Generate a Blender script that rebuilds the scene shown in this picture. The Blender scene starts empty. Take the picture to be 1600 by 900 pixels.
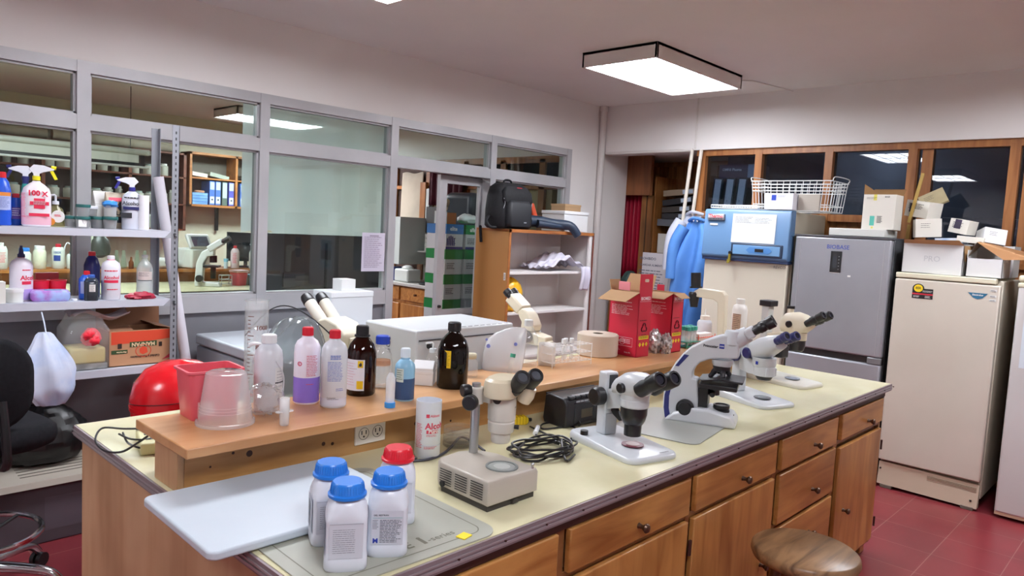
import bpy, math, random
from mathutils import Vector, Matrix, Euler
SC = bpy.context.scene
COL = SC.collection
PI = math.pi
R = math.radians

# ---------------------------------------------------------------- camera
CAMZ, FPX = 1.6, 1132.6
_pi, _ro, _ya = 0.08285, 0.05283, 0.75757
_f = Vector((math.cos(_ya)*math.cos(_pi), math.sin(_ya)*math.cos(_pi), -math.sin(_pi)))
_r = Vector((math.sin(_ya), -math.cos(_ya), 0)); _u = _r.cross(_f)
_r, _u = _r*math.cos(_ro)+_u*math.sin(_ro), -_r*math.sin(_ro)+_u*math.cos(_ro)
cam = bpy.data.objects.new('camera', bpy.data.cameras.new('camera'))
COL.objects.link(cam)
cam.data.sensor_width = 36; cam.data.lens = FPX/1600*36
cam.data.clip_start = .05; cam.data.clip_end = 60
cam.matrix_world = Matrix(((_r.x, _u.x, -_f.x, 0), (_r.y, _u.y, -_f.y, 0), (_r.z, _u.z, -_f.z, CAMZ), (0, 0, 0, 1)))
SC.camera = cam
# ---------------------------------------------------------------- light and exposure
W = bpy.data.worlds.new('world'); SC.world = W; W.use_nodes = True
W.node_tree.nodes['Background'].inputs[0].default_value = (.8, .85, 1, 1)
W.node_tree.nodes['Background'].inputs[1].default_value = .25
SC.view_settings.view_transform = 'Standard'; SC.view_settings.look = 'None'
SC.view_settings.gamma = 1; SC.view_settings.use_curve_mapping = False
SC.view_settings.exposure = 0.58
SC.cycles.max_bounces = 12; SC.cycles.diffuse_bounces = 7; SC.cycles.glossy_bounces = 4
SC.cycles.transmission_bounces = 8; SC.cycles.transparent_max_bounces = 24
SC.cycles.caustics_reflective = False; SC.cycles.caustics_refractive = False
SC.cycles.sample_clamp_indirect = 4
LAMP_POWER = 20.0

# ---------------------------------------------------------------- measuring: a photo pixel on a known plane of the room
def ray(x, y): return _f + _r*((x-800)/FPX) - _u*((y-450)/FPX)
def pz(x, y, z=.9):
    d = ray(x, y); t = (z-CAMZ)/d.z; return Vector((d.x*t, d.y*t, z))
def px(x, y, X):
    d = ray(x, y); t = X/d.x; return Vector((X, d.y*t, CAMZ+d.z*t))
def py(x, y, Y):
    d = ray(x, y); t = Y/d.y; return Vector((d.x*t, Y, CAMZ+d.z*t))
def mpp(p): return (Vector(p)-Vector((0, 0, CAMZ))).dot(_f)/FPX
def face(p, extra=0): return math.atan2(p[1], p[0])-PI/2+R(extra)
def zat(p, y):          # height above floor seen at image row y, straight above ground point p
    lo, hi = -1., 4.
    for _ in range(40):
        m = (lo+hi)/2; v = Vector((p[0], p[1], m-CAMZ)); yy = 450-FPX*v.dot(_u)/v.dot(_f)
        if yy > y: lo = m
        else: hi = m
    return lo
def side(pts, p0, rot):  # photo outline points on the vertical plane through p0 whose normal is local x -> local (y,z)
    n = Vector((math.cos(rot), math.sin(rot), 0)); o = []
    for x, y in pts:
        d = ray(x, y); t = Vector((p0[0], p0[1], 0)).dot(n)/d.dot(n); P = d*t+Vector((0, 0, CAMZ))
        q = P-Vector((p0[0], p0[1], 0)); o.append((-q.x*math.sin(rot)+q.y*math.cos(rot), q.z-p0[2]))
    return o

# ---------------------------------------------------------------- materials
_M = {}
def lin(c):
    if isinstance(c, str): c = [int(c[i:i+2], 16)/255 for i in (0, 2, 4)]
    return tuple(v/12.92 if v <= .04045 else ((v+.055)/1.055)**2.4 for v in c)+(1,)
def new(name):
    m = bpy.data.materials.new(name); m.use_nodes = True
    return m, m.node_tree, m.node_tree.nodes, m.node_tree.links
def pm(c, rough=.5, metal=0., **k):
    key = ('pm', c, rough, metal, tuple(sorted(k.items())))
    if key in _M: return _M[key]
    m, t, n, l = new('paint_'+str(c)); b = n['Principled BSDF']
    b.inputs['Base Color'].default_value = lin(c); b.inputs['Roughness'].default_value = rough; b.inputs['Metallic'].default_value = metal
    for a, v in k.items(): b.inputs[a.replace('_', ' ')].default_value = v
    nz = n.new('ShaderNodeTexNoise'); nz.inputs['Scale'].default_value = 30
    mr = n.new('ShaderNodeMapRange'); mr.inputs[3].default_value = max(0, rough-.06); mr.inputs[4].default_value = min(1, rough+.06)
    l.new(nz.outputs[0], mr.inputs[0]); l.new(mr.outputs[0], b.inputs['Roughness'])
    _M[key] = m; return m
def wood(c1, c2, scale=(1.2, 14, 14), rough=.4, dark=None, knots=0):
    key = ('wood', c1, c2, scale, rough, dark)
    if key in _M: return _M[key]
    m, t, n, l = new('wood_'+c1); b = n['Principled BSDF']; b.inputs['Roughness'].default_value = rough
    tc = n.new('ShaderNodeTexCoord'); mp = n.new('ShaderNodeMapping'); mp.inputs['Scale'].default_value = scale
    oi = n.new('ShaderNodeObjectInfo'); va = n.new('ShaderNodeVectorMath'); va.operation = 'ADD'
    mul = n.new('ShaderNodeVectorMath'); mul.operation = 'SCALE'; cmb = n.new('ShaderNodeCombineXYZ')
    for i in range(3): l.new(oi.outputs['Random'], cmb.inputs[i])
    l.new(cmb.outputs[0], mul.inputs[0]); mul.inputs['Scale'].default_value = 13
    l.new(tc.outputs['Object'], va.inputs[0]); l.new(mul.outputs[0], va.inputs[1]); l.new(va.outputs[0], mp.inputs[0])
    nz = n.new('ShaderNodeTexNoise'); nz.inputs['Scale'].default_value = 1.6; nz.inputs['Detail'].default_value = 9; nz.inputs['Distortion'].default_value = .8
    l.new(mp.outputs[0], nz.inputs[0])
    cr = n.new('ShaderNodeValToRGB'); e = cr.color_ramp.elements
    e[0].position = .3; e[0].color = lin(c2); e[1].position = .62; e[1].color = lin(c1)
    l.new(nz.outputs[0], cr.inputs[0])
    n2 = n.new('ShaderNodeTexNoise'); n2.inputs['Scale'].default_value = 2.2; n2.inputs['Detail'].default_value = 3; l.new(va.outputs[0], n2.inputs[0])
    r2 = n.new('ShaderNodeValToRGB'); r2.color_ramp.elements[0].position = .35; r2.color_ramp.elements[0].color = lin(dark or c2)
    r2.color_ramp.elements[1].position = .55; r2.color_ramp.elements[1].color = (1, 1, 1, 1)
    l.new(n2.outputs[0], r2.inputs[0])
    mx = n.new('ShaderNodeMix'); mx.data_type = 'RGBA'; mx.blend_type = 'MULTIPLY'; mx.inputs[0].default_value = .35
    l.new(cr.outputs[0], mx.inputs[6]); l.new(r2.outputs[0], mx.inputs[7]); l.new(mx.outputs[2], b.inputs['Base Color'])
    bp = n.new('ShaderNodeBump'); bp.inputs['Strength'].default_value = .12; l.new(nz.outputs[0], bp.inputs['Height']); l.new(bp.outputs[0], b.inputs['Normal'])
    _M[key] = m; return m
def mott(c1, c2, scale=4, rough=.5, lo=.35, hi=.65, detail=5, bump=0, metal=0, stretch=(1, 1, 1), spec=.5):
    key = ('mott', c1, c2, scale, rough, lo, hi, stretch, metal)
    if key in _M: return _M[key]
    m, t, n, l = new('mottle_'+str(c1)); b = n['Principled BSDF']; b.inputs['Roughness'].default_value = rough; b.inputs['Metallic'].default_value = metal
    b.inputs['Specular IOR Level'].default_value = spec
    tc = n.new('ShaderNodeTexCoord'); mp = n.new('ShaderNodeMapping'); mp.inputs['Scale'].default_value = stretch
    nz = n.new('ShaderNodeTexNoise'); nz.inputs['Scale'].default_value = scale; nz.inputs['Detail'].default_value = detail
    l.new(tc.outputs['Object'], mp.inputs[0]); l.new(mp.outputs[0], nz.inputs[0])
    cr = n.new('ShaderNodeValToRGB'); e = cr.color_ramp.elements; e[0].position = lo; e[0].color = lin(c1); e[1].position = hi; e[1].color = lin(c2)
    l.new(nz.outputs[0], cr.inputs[0]); l.new(cr.outputs[0], b.inputs['Base Color'])
    if bump:
        bp = n.new('ShaderNodeBump'); bp.inputs['Strength'].default_value = bump; l.new(nz.outputs[0], bp.inputs['Height']); l.new(bp.outputs[0], b.inputs['Normal'])
    _M[key] = m; return m
def glass(c='ffffff', rough=.02, ior=1.45, body=0., bc='ffffff'):
    """thin clear pane or vessel wall: see-through, fresnel mirror, an optional milky body"""
    key = ('glass', c, rough, ior, body, bc)
    if key in _M: return _M[key]
    m, t, n, l = new('glass_'+c); n.remove(n['Principled BSDF']); out = n['Material Output']
    tr = n.new('ShaderNodeBsdfTransparent'); tr.inputs[0].default_value = lin(c)
    gl = n.new('ShaderNodeBsdfGlossy'); gl.inputs['Roughness'].default_value = rough
    fr = n.new('ShaderNodeFresnel'); ge = n.new('ShaderNodeNewGeometry'); io = n.new('ShaderNodeMapRange')
    io.inputs[3].default_value = ior; io.inputs[4].default_value = 1/ior; l.new(ge.outputs['Backfacing'], io.inputs[0]); l.new(io.outputs[0], fr.inputs[0])   # same mirror strength from both sides
    mx = n.new('ShaderNodeMixShader'); l.new(fr.outputs[0], mx.inputs[0]); l.new(gl.outputs[0], mx.inputs[2])
    if body:
        df = n.new('ShaderNodeBsdfDiffuse'); df.inputs[0].default_value = lin(bc); tl = n.new('ShaderNodeBsdfTranslucent'); tl.inputs[0].default_value = lin(bc)
        dm = n.new('ShaderNodeMixShader'); l.new(df.outputs[0], dm.inputs[1]); l.new(tl.outputs[0], dm.inputs[2])
        bm_ = n.new('ShaderNodeMixShader'); bm_.inputs[0].default_value = body; l.new(tr.outputs[0], bm_.inputs[1]); l.new(dm.outputs[0], bm_.inputs[2])
        l.new(bm_.outputs[0], mx.inputs[1])
    else: l.new(tr.outputs[0], mx.inputs[1])
    l.new(mx.outputs[0], out.inputs[0]); _M[key] = m; return m
def emit(c, s):
    key = ('em', c, s)
    if key in _M: return _M[key]
    m, t, n, l = new('glow'); b = n['Principled BSDF']; b.inputs['Base Color'].default_value = (.8, .8, .8, 1)
    b.inputs['Emission Color'].default_value = lin(c); b.inputs['Emission Strength'].default_value = s
    _M[key] = m; return m

# ---------------------------------------------------------------- meshes
_TX = {}
def glyphs(s, bold=0., align='LEFT'):
    if (s, bold, align) in _TX: return _TX[(s, bold, align)]
    c = bpy.data.curves.new('t', 'FONT'); c.body = s; c.size = 1; c.offset = bold; c.align_x = align; c.resolution_u = 2
    o = bpy.data.objects.new('t', c); COL.objects.link(o)
    dg = bpy.context.evaluated_depsgraph_get(); me = bpy.data.meshes.new_from_object(o.evaluated_get(dg))
    r = ([v.co.copy() for v in me.vertices], [tuple(p.vertices) for p in me.polygons])
    bpy.data.objects.remove(o); bpy.data.curves.remove(c); bpy.data.meshes.remove(me)
    _TX[(s, bold, align)] = r; return r
class MB:
    def __init__(s): s.v = []; s.f = []; s.m = []; s.T = Matrix()
    def add(s, vs, fs, m=0):
        b = len(s.v); s.v += [s.T @ Vector(v) for v in vs]; s.f += [tuple(i+b for i in f) for f in fs]; s.m += [m]*len(fs); return s
    def box(s, x0, x1, y0, y1, z0, z1, m=0):
        v = [(x, y, z) for z in (z0, z1) for y in (y0, y1) for x in (x0, x1)]
        return s.add(v, [(0, 2, 3, 1), (4, 5, 7, 6), (0, 1, 5, 4), (2, 6, 7, 3), (0, 4, 6, 2), (1, 3, 7, 5)], m)
    def bc(s, c, d, rot=(0, 0, 0), m=0):
        M = Matrix.Translation(c) @ Euler(rot).to_matrix().to_4x4(); x, y, z = [q/2 for q in d]
        v = [M @ Vector((a*x, b*y, e*z)) for e in (-1, 1) for b in (-1, 1) for a in (-1, 1)]
        return s.add(v, [(0, 2, 3, 1), (4, 5, 7, 6), (0, 1, 5, 4), (2, 6, 7, 3), (0, 4, 6, 2), (1, 3, 7, 5)], m)
    def rings(s, rs, m=0, cap0=True, cap1=True, closed=True):
        n = len(rs[0]); v = [p for r in rs for p in r]; f = []
        for i in range(len(rs)-1):
            for j in range(n if closed else n-1): k = (j+1) % n; f.append((i*n+j, i*n+k, (i+1)*n+k, (i+1)*n+j))
        if cap0: f.append(tuple(range(n))[::-1])
        if cap1: f.append(tuple((len(rs)-1)*n+j for j in range(n)))
        return s.add(v, f, m)
    def frame(s, a, b):
        d = (Vector(b)-Vector(a)).normalized(); x = d.orthogonal().normalized() if abs(d.z) > .999 else Vector((0, 0, 1)).cross(d).normalized()
        return d, x, d.cross(x)
    def cyl(s, a, b, r0, r1=None, n=24, m=0, caps=True):
        r1 = r0 if r1 is None else r1; d, x, y = s.frame(a, b); A, B = Vector(a), Vector(b)
        rg = [[P+x*(math.cos(2*PI*i/n)*r)+y*(math.sin(2*PI*i/n)*r) for i in range(n)] for P, r in ((A, r0), (B, r1))]
        return s.rings(rg, m, caps, caps)
    def turn(s, a, b, prof, n=28, m=0, cap0=True, cap1=True):   # lathe along a->b; prof = [(distance, radius)]
        d, x, y = s.frame(a, b); A = Vector(a)
        rg = [[A+d*t+x*(math.cos(2*PI*i/n)*r)+y*(math.sin(2*PI*i/n)*r) for i in range(n)] for t, r in prof]
        return s.rings(rg, m, cap0, cap1)
    def lathe(s, prof, c=(0, 0, 0), n=32, m=0, cap0=True, cap1=True, sx=1, sy=1, p=2.):   # prof = [(r,z)]; p>2 squares the plan
        rg = []
        for r, z in prof:
            q = []
            for i in range(n):
                a = 2*PI*(i+.5)/n; ca, sa = math.cos(a), math.sin(a); k = (abs(ca)**p+abs(sa)**p)**(-1/p)
                q.append((c[0]+r*ca*k*sx, c[1]+r*sa*k*sy, c[2]+z))
            rg.append(q)
        return s.rings(rg, m, cap0, cap1)
    def tube(s, pts, r, n=8, m=0, sm=True, caps=True):
        P = [Vector(p) for p in pts]
        if sm and len(P) > 2: P = spline(P)
        rs = r if isinstance(r, list) else None; rg = []; pn = None
        for i, p in enumerate(P):
            d = (P[min(i+1, len(P)-1)]-P[max(i-1, 0)]).normalized()
            if pn is None: x = d.orthogonal().normalized()
            else: x = (pn-d*pn.dot(d)); x = x.normalized() if x.length > 1e-6 else d.orthogonal().normalized()
            pn = x; y = d.cross(x)
            rr = r if rs is None else rs[0]+(rs[-1]-rs[0])*i/(len(P)-1)
            rg.append([p+x*(math.cos(2*PI*j/n)*rr)+y*(math.sin(2*PI*j/n)*rr) for j in range(n)])
        return s.rings(rg, m, caps, caps)
    def prism(s, poly, a, b, ax='z', m=0):   # poly in the other two axes, from a to b along ax
        def q(u, v, w): return {'z': (u, v, w), 'x': (w, u, v), 'y': (u, w, v)}[ax]
        n = len(poly); v = [q(*p, a) for p in poly]+[q(*p, b) for p in poly]
        f = [tuple(range(n))[::-1], tuple(range(n, 2*n))]+[(i, (i+1) % n, n+(i+1) % n, n+i) for i in range(n)]
        return s.add(v, f, m)
    def grid(s, fn, nu, nv, m=0, wrap=False):
        v = [fn(i/nu, j/nv) for j in range(nv+1) for i in range(nu+1)]; w = nu+1
        return s.add(v, [(j*w+i, j*w+i+1, (j+1)*w+i+1, (j+1)*w+i) for j in range(nv) for i in range(nu)], m)
    def ball(s, c, r, n=20, k=12, m=0, noise=0, seed=0, lo=-1):
        rx, ry, rz = (r, r, r) if not isinstance(r, (tuple, list)) else r; rd = random.Random(seed); rg = []
        for j in range(1, k):
            t = PI*j/k; q = []
            for i in range(n):
                a = 2*PI*i/n; e = 1+noise*(rd.random()*2-1); z = max(lo, -math.cos(t)*e)
                q.append((c[0]+rx*math.sin(t)*math.cos(a)*e, c[1]+ry*math.sin(t)*math.sin(a)*e, c[2]+rz*z))
            rg.append(q)
        return s.rings(rg, m)
    def patch(s, mp, u0, u1, v0, v1, m=0, h=0., n=None):   # rectangle on a surface map
        n = n or (1 if mp.flat else max(1, int(abs(u1-u0)/mp.step)+1))
        return s.grid(lambda a, b: mp(u0+(u1-u0)*a, v0+(v1-v0)*b, h), n, 1, m)
    def text(s, mp, t, u, v, size, m=0, h=.0004, bold=0., align='LEFT', rot=0, sx=1.):
        vs, fs = glyphs(t, bold, align); c_, s_ = math.cos(rot), math.sin(rot)
        return s.add([mp(u+(q.x*sx*c_-q.y*s_)*size, v+(q.x*sx*s_+q.y*c_)*size, h) for q in vs], fs, m)
    def lines(s, mp, u0, u1, v0, v1, n, m=0, h=.0003, fill=.5, seed=1, gap=.25):
        rd = random.Random(seed); dv = (v1-v0)/n
        for i in range(n):
            v = v0+dv*i; u = u0; e = u1-(u1-u0)*rd.random()*gap
            while u < e:
                w = min((.06+.2*rd.random())*(u1-u0), e-u); s.patch(mp, u, u+w, v, v+dv*fill, m, h, 1); u += w+(u1-u0)*.025
        return s
    def build(s, name, mats, parent=None, bevel=0, ang=35, seg=2, loc=None, rot=None, sub=0, solid=0, flat=False, nolimit=False):
        me = bpy.data.meshes.new(name); me.from_pydata([tuple(v) for v in s.v], [], s.f)
        for m in (mats if isinstance(mats, (list, tuple)) else [mats]): me.materials.append(m)
        me.polygons.foreach_set('material_index', s.m); me.update()
        if not flat:
            me.polygons.foreach_set('use_smooth', [True]*len(s.f))
            try: me.set_sharp_from_angle(angle=R(ang))
            except Exception: pass
        o = bpy.data.objects.new(name, me); COL.objects.link(o)
        if solid: d = o.modifiers.new('s', 'SOLIDIFY'); d.thickness = solid; d.offset = 0
        if bevel:
            d = o.modifiers.new('b', 'BEVEL'); d.width = bevel; d.segments = seg; d.limit_method = 'ANGLE'; d.angle_limit = R(35); d.harden_normals = False
        if sub: d = o.modifiers.new('u', 'SUBSURF'); d.levels = sub; d.render_levels = sub
        if parent: o.parent = parent
        if loc: o.location = loc
        if rot is not None: o.rotation_euler = rot if isinstance(rot, tuple) else (0, 0, rot)
        return o
def spline(P, k=6):
    o = []; n = len(P)
    for i in range(n-1):
        a, b, c, d = P[max(i-1, 0)], P[i], P[i+1], P[min(i+2, n-1)]
        for j in range(k):
            t = j/k; o.append(.5*((2*b)+(c-a)*t+(2*a-5*b+4*c-d)*t*t+(3*b-a-3*c+d)*t**3))
    return o+[P[-1]]
class Flat:
    flat = True; step = 9
    def __init__(s, o, u, v): s.o, s.u, s.v = Vector(o), Vector(u).normalized(), Vector(v).normalized(); s.n = s.u.cross(s.v)
    def __call__(s, u, v, h=0): return s.o+s.u*u+s.v*v+s.n*h
FR = lambda x=0, y=0, z=0: Flat((x, y, z), (1, 0, 0), (0, 0, 1))     # front face (looks to -y)
TOP = lambda x=0, y=0, z=0: Flat((x, y, z), (1, 0, 0), (0, 1, 0))
LEFT = lambda x=0, y=0, z=0: Flat((x, y, z), (0, -1, 0), (0, 0, 1))   # looks to -x
class Round:                                                         # round a vertical cylinder, u=0 at its front
    flat = False
    def __init__(s, r, z=0, c=(0, 0), a=0, sy=1): s.r, s.z, s.c, s.a, s.sy, s.step = r, z, c, a, sy, r*.25
    def __call__(s, u, v, h=0):
        t = s.a+u/s.r; return Vector((s.c[0]+(s.r+h)*math.sin(t), s.c[1]-(s.r*s.sy+h)*math.cos(t), s.z+v))
def tag(o, label, cat, group=None, kind=None):
    if label: o['label'] = label
    if cat: o['category'] = cat
    if group: o['group'] = group
    if kind: o['kind'] = kind
    return o
def thing(name, label, cat, loc=(0, 0, 0), rot=0, group=None, kind=None):
    o = bpy.data.objects.new(name, None); COL.objects.link(o); o.location = loc; o.empty_display_size = .05
    o.rotation_euler = rot if isinstance(rot, tuple) else (0, 0, rot)
    return tag(o, label, cat, group, kind)
def lab(o, t): o['label'] = t; return o
def struct(o, label=None): o['kind'] = 'structure'; (label and o.__setitem__('label', label)); return o
def copy_tree(o, loc, rot=None, label=None):
    c = o.copy(); COL.objects.link(c); c.location = loc
    if rot is not None: c.rotation_euler = rot if isinstance(rot, tuple) else (0, 0, rot)
    if label: c['label'] = label
    for ch in list(o.children):
        d = ch.copy(); COL.objects.link(d); d.parent = c
        for g in list(ch.children): e = g.copy(); COL.objects.link(e); e.parent = d
    return c
def rrect(w, d, r, n=5, cx=0, cy=0):   # rounded rectangle outline
    o = []
    for sx, sy, a0 in ((1, 1, 0), (-1, 1, 90), (-1, -1, 180), (1, -1, 270)):
        for i in range(n+1):
            a = R(a0+90*i/n); o.append((cx+sx*(w/2-r)+r*math.cos(a), cy+sy*(d/2-r)+r*math.sin(a)))
    return o
def slab(mb, w, d, h, r, z=0, cx=0, cy=0, m=0, n=5): return mb.prism(rrect(w, d, r, n, cx, cy), z, z+h, 'z', m)
WHITE = pm('e8e8e6', .35); OFFW = pm('ddd6c2', .4); BLACK = pm('17171a', .4); DKGREY = pm('3a3b40', .5)
CHROME = pm('c9ccd0', .18, 1.0); STEEL = pm('b4b6b8', .32, 1.0); GLASS = glass('fafdfc', .01); RED = pm('cf1f2e', .4)
INK = pm('2a2c33', .7); REDINK = pm('c8283c', .7); BLUEINK = pm('3556a8', .7); PAPER = pm('e9e9e6', .7); CARD = pm('a98257', .85)
YELLOW = pm('f0cf20', .5); BLUE = pm('2f7fd8', .35)
# ================================================================ the setting
WALLM = mott('dad6d4', 'e0dddb', 1.5, .85); CEILM = mott('d6d2d0', 'dcd8d6', 1.2, .9)
ALU = mott('a4a3a6', 'b0afb2', 3, .45, metal=.15); GREYP = mott('74747a', '7e7e84', 2, .6)
OW = wood('a87040', '875228', (14, 14, 1.2), .4, '6b4020'); OWH = wood('a87040', '875228', (14, 1.2, 14), .4, '6b4020')
CZ = 2.82; YG = 4.38; XW = 5.8
def tiles():
    m, t, n, l = new('red_floor_tiles'); b = n['Principled BSDF']; b.inputs['Roughness'].default_value = .3
    tc = n.new('ShaderNodeTexCoord'); mp = n.new('ShaderNodeMapping'); mp.inputs['Location'].default_value = (.075, .04, 0)
    br = n.new('ShaderNodeTexBrick'); br.offset = 0; br.inputs['Scale'].default_value = 1; br.inputs['Brick Width'].default_value = .31
    br.inputs['Row Height'].default_value = .31; br.inputs['Mortar Size'].default_value = .0022; br.inputs['Mortar Smooth'].default_value = .3
    br.inputs['Color1'].default_value = lin('933a40'); br.inputs['Color2'].default_value = lin('873239'); br.inputs['Mortar'].default_value = lin('a8786f')
    l.new(tc.outputs['Object'], mp.inputs[0]); l.new(mp.outputs[0], br.inputs[0])
    nz = n.new('ShaderNodeTexNoise'); nz.inputs['Scale'].default_value = 2.5; nz.inputs['Detail'].default_value = 6; l.new(tc.outputs['Object'], nz.inputs[0])
    cr = n.new('ShaderNodeValToRGB'); cr.color_ramp.elements[0].position = .3; cr.color_ramp.elements[0].color = (.5, .5, .5, 1); cr.color_ramp.elements[1].position = .7
    l.new(nz.outputs[0], cr.inputs[0]); mx = n.new('ShaderNodeMix'); mx.data_type = 'RGBA'; mx.blend_type = 'MULTIPLY'; mx.inputs[0].default_value = .6
    l.new(br.outputs[0], mx.inputs[6]); l.new(cr.outputs[0], mx.inputs[7]); l.new(mx.outputs[2], b.inputs['Base Color']); return m
struct(MB().box(-2.6, 9.2, -1.8, 10, -.1, 0).build('floor', tiles()))
struct(MB().box(-2.6, 9.2, -1.8, 10, CZ, CZ+.1).build('ceiling', CEILM))
struct(MB().box(-2.7, -2.6, -1.8, 10, 0, CZ).build('wall_west', WALLM))
struct(MB().box(-2.6, 9.2, -1.9, -1.8, 0, CZ).build('wall_near', WALLM))
# partition wall: lintel, parapet, return pier beside the bookcase
w = MB().box(-2.6, 5.34, YG, YG+.12, 2.36, CZ).box(-2.6, 3.28, YG+.02, YG+.1, 0, 1.02, 1).box(5.34, XW+.02, YG, YG+.14, 0, CZ).box(XW+.02, 6.27, YG, YG+.1, 0, 2.41)
w.box(4.37, 5.34, YG+.02, YG+.1, 0, 1.02, 1)
struct(w.build('wall_left', [WALLM, GREYP]), 'white lintel and grey parapet that hold the glazed partition')
# aluminium frame of the partition
YA, YB = YG-.005, YG+.085
fr = MB()
for x in (.28, 1.243, 2.272, 3.292, 4.322, 5.315, -.7, -1.7): fr.box(x-.032, x+.032, YA-.003, YB+.003, 1.02 if x < 3.29 or x > 4.4 else 0, 2.36)
fr.box(-2.6, 5.35, YA, YB, 2.30, 2.36); fr.box(-2.6, 5.35, YA, YB, 2.0, 2.08)
fr.box(-2.6, 3.3, YA, YB, .985, 1.09); fr.box(4.33, 5.35, YA, YB, .985, 1.09)
for a, b in ((.28, 1.243), (1.243, 2.272), (2.272, 3.292), (-.7, .28), (3.292, 4.322), (4.322, 5.315)):     # slim glazing beads
    for z0, z1 in ((1.09, 2.0), (2.08, 2.30)):
        if z0 < 2 and 3.2 < a < 4: continue
        a2, b2 = a+.032, b-.032
        fr.box(a2, a2+.012, YA+.02, YB-.02, z0, z1).box(b2-.012, b2, YA+.02, YB-.02, z0, z1).box(a2, b2, YA+.02, YB-.02, z0, z0+.012).box(a2, b2, YA+.02, YB-.02, z1-.012, z1)
tf = struct(fr.build('window_1', ALU), 'grey aluminium frame of the glazed partition')
for k, (a, b) in enumerate(((-.668, .248), (.312, 1.211), (1.275, 2.24), (2.304, 3.26), (3.324, 4.29), (4.354, 5.283))):
    for z0, z1 in ((1.102, 1.988), (2.092, 2.288)):
        if z0 < 2 and k == 4: continue
        MB().box(a+.012, b-.012, YG+.038, YG+.042, z0, z1).build('pane', glass('e6efec', .01, 1.5), tf)
# sliding door leaf of the partition (parked half open) and its fixed jamb
d = thing('door_1', 'grey aluminium sliding door standing half open beside the paper cartons', None, (0, 0, 0), kind='structure')
dl = MB().box(3.83, 3.905, YG+.09, YG+.13, .02, 1.995).box(4.27, 4.33, YG+.09, YG+.13, .02, 1.995).box(3.9, 4.28, YG+.09, YG+.13, 1.93, 1.995).box(3.9, 4.28, YG+.09, YG+.13, .02, .12).box(3.9, 4.28, YG+.09, YG+.13, .85, .9)
dl.build('frame', ALU, d, bevel=.002); MB().box(3.9, 4.27, YG+.108, YG+.112, .9, 1.93).build('pane', GLASS, d)
MB().box(3.9, 4.27, YG+.1, YG+.115, .12, .85).build('kick_panel', ALU, d)
MB().cyl((3.865, YG+.09, .93), (3.865, YG+.07, .93), .012).build('lock', BLACK, d)
# right wall: beam over the wooden windows, wainscot below, opening to the passage
w = MB().box(XW, XW+.25, -1.8, YG+.1, 2.37, CZ).box(XW+.1, XW+.2, -1.8, 3.12, 0, 1.66, 1)
struct(w.build('wall_right', [WALLM, wood('a8662c', '7e431a', (9, 9, .8), .45)]), 'white beam above a board wainscot behind the refrigerators')
wr = MB().box(XW+.03, XW+.12, -1.8, 3.34, 2.32, 2.37).box(XW+.03, XW+.12, 1.59, 3.34, 1.78, 1.835)
for y in (3.28, 2.76, 2.185, 1.59, .97, .36, -.3): wr.box(XW+.026, XW+.124, y-.03, y+.03, .9 if y > 1.6 else 0, 2.34)
wr.box(XW+.03, XW+.12, .4, 1.59, 1.5, 1.54)
for y in (1.5, .88): wr.box(XW+.06, XW+.13, y-.035, y+.035, 0, 2.34)
w2 = struct(wr.build('window_2', OW), 'varnished wooden window frame along the right wall')
for y0, y1 in ((2.79, 3.25), (2.215, 2.73), (1.62, 2.155), (1.0, 1.56), (.39, .94)):
    MB().box(XW+.075, XW+.079, y0, y1, 1.835, 2.32).build('pane', glass('c2ccd8', .01, 1.6), w2)
MB().box(XW+.075, XW+.079, .39, 1.56, 1.54, 1.832).build('pane', glass('c2ccd8', .01, 1.6), w2)
# vertical boards of the wainscot
bd = MB(); y = 3.3
while y > 1.6: bd.box(XW+.085, XW+.105, y-.078, y, .0, 1.785); y -= .08
bd.box(XW+.085, XW+.105, -1.7, 1.55, 0, 1.5)
struct(bd.build('trim_1', wood('b58048', '8f5c2c', (9, 9, .8), .45), bevel=.004), 'vertical varnished boards under the wooden windows')
# dark store behind the windows
st = MB().box(7.3, 7.35, -1.8, 4.3, 0, CZ).box(XW+.25, 7.3, 3.3, 3.35, 0, 1.2)
struct(st.build('wall_store', mott('5d656e', '747b84', 3, .9)), 'dark wall of the store seen through the wooden windows')
# passage beyond the opening: board walls, low ceiling
pw = MB().box(6.95, 7.0, 3.3, 4.6, 0, 2.4)
y = 4.6
while y > 3.3: pw.box(6.92, 6.955, y-.095, y-.005, 0, 2.35); y -= .1
pw.box(6.2, 7.0, 4.58, 4.64, 0, 2.41, 0).box(6.28, 6.33, 4.1, 4.58, 2.0, 2.41, 1)
struct(pw.build('wall_passage', [wood('b8854c', '90602e', (9, 9, .8), .5), wood('8f5a36', '6e4226', (9, 9, .8), .5)]), 'brown board lining of the passage beyond the opening')
struct(MB().box(XW+.2, 7.3, 3.2, 4.64, 2.40, 2.44).build('ceiling_passage', CEILM), 'low white ceiling of the passage')
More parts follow.
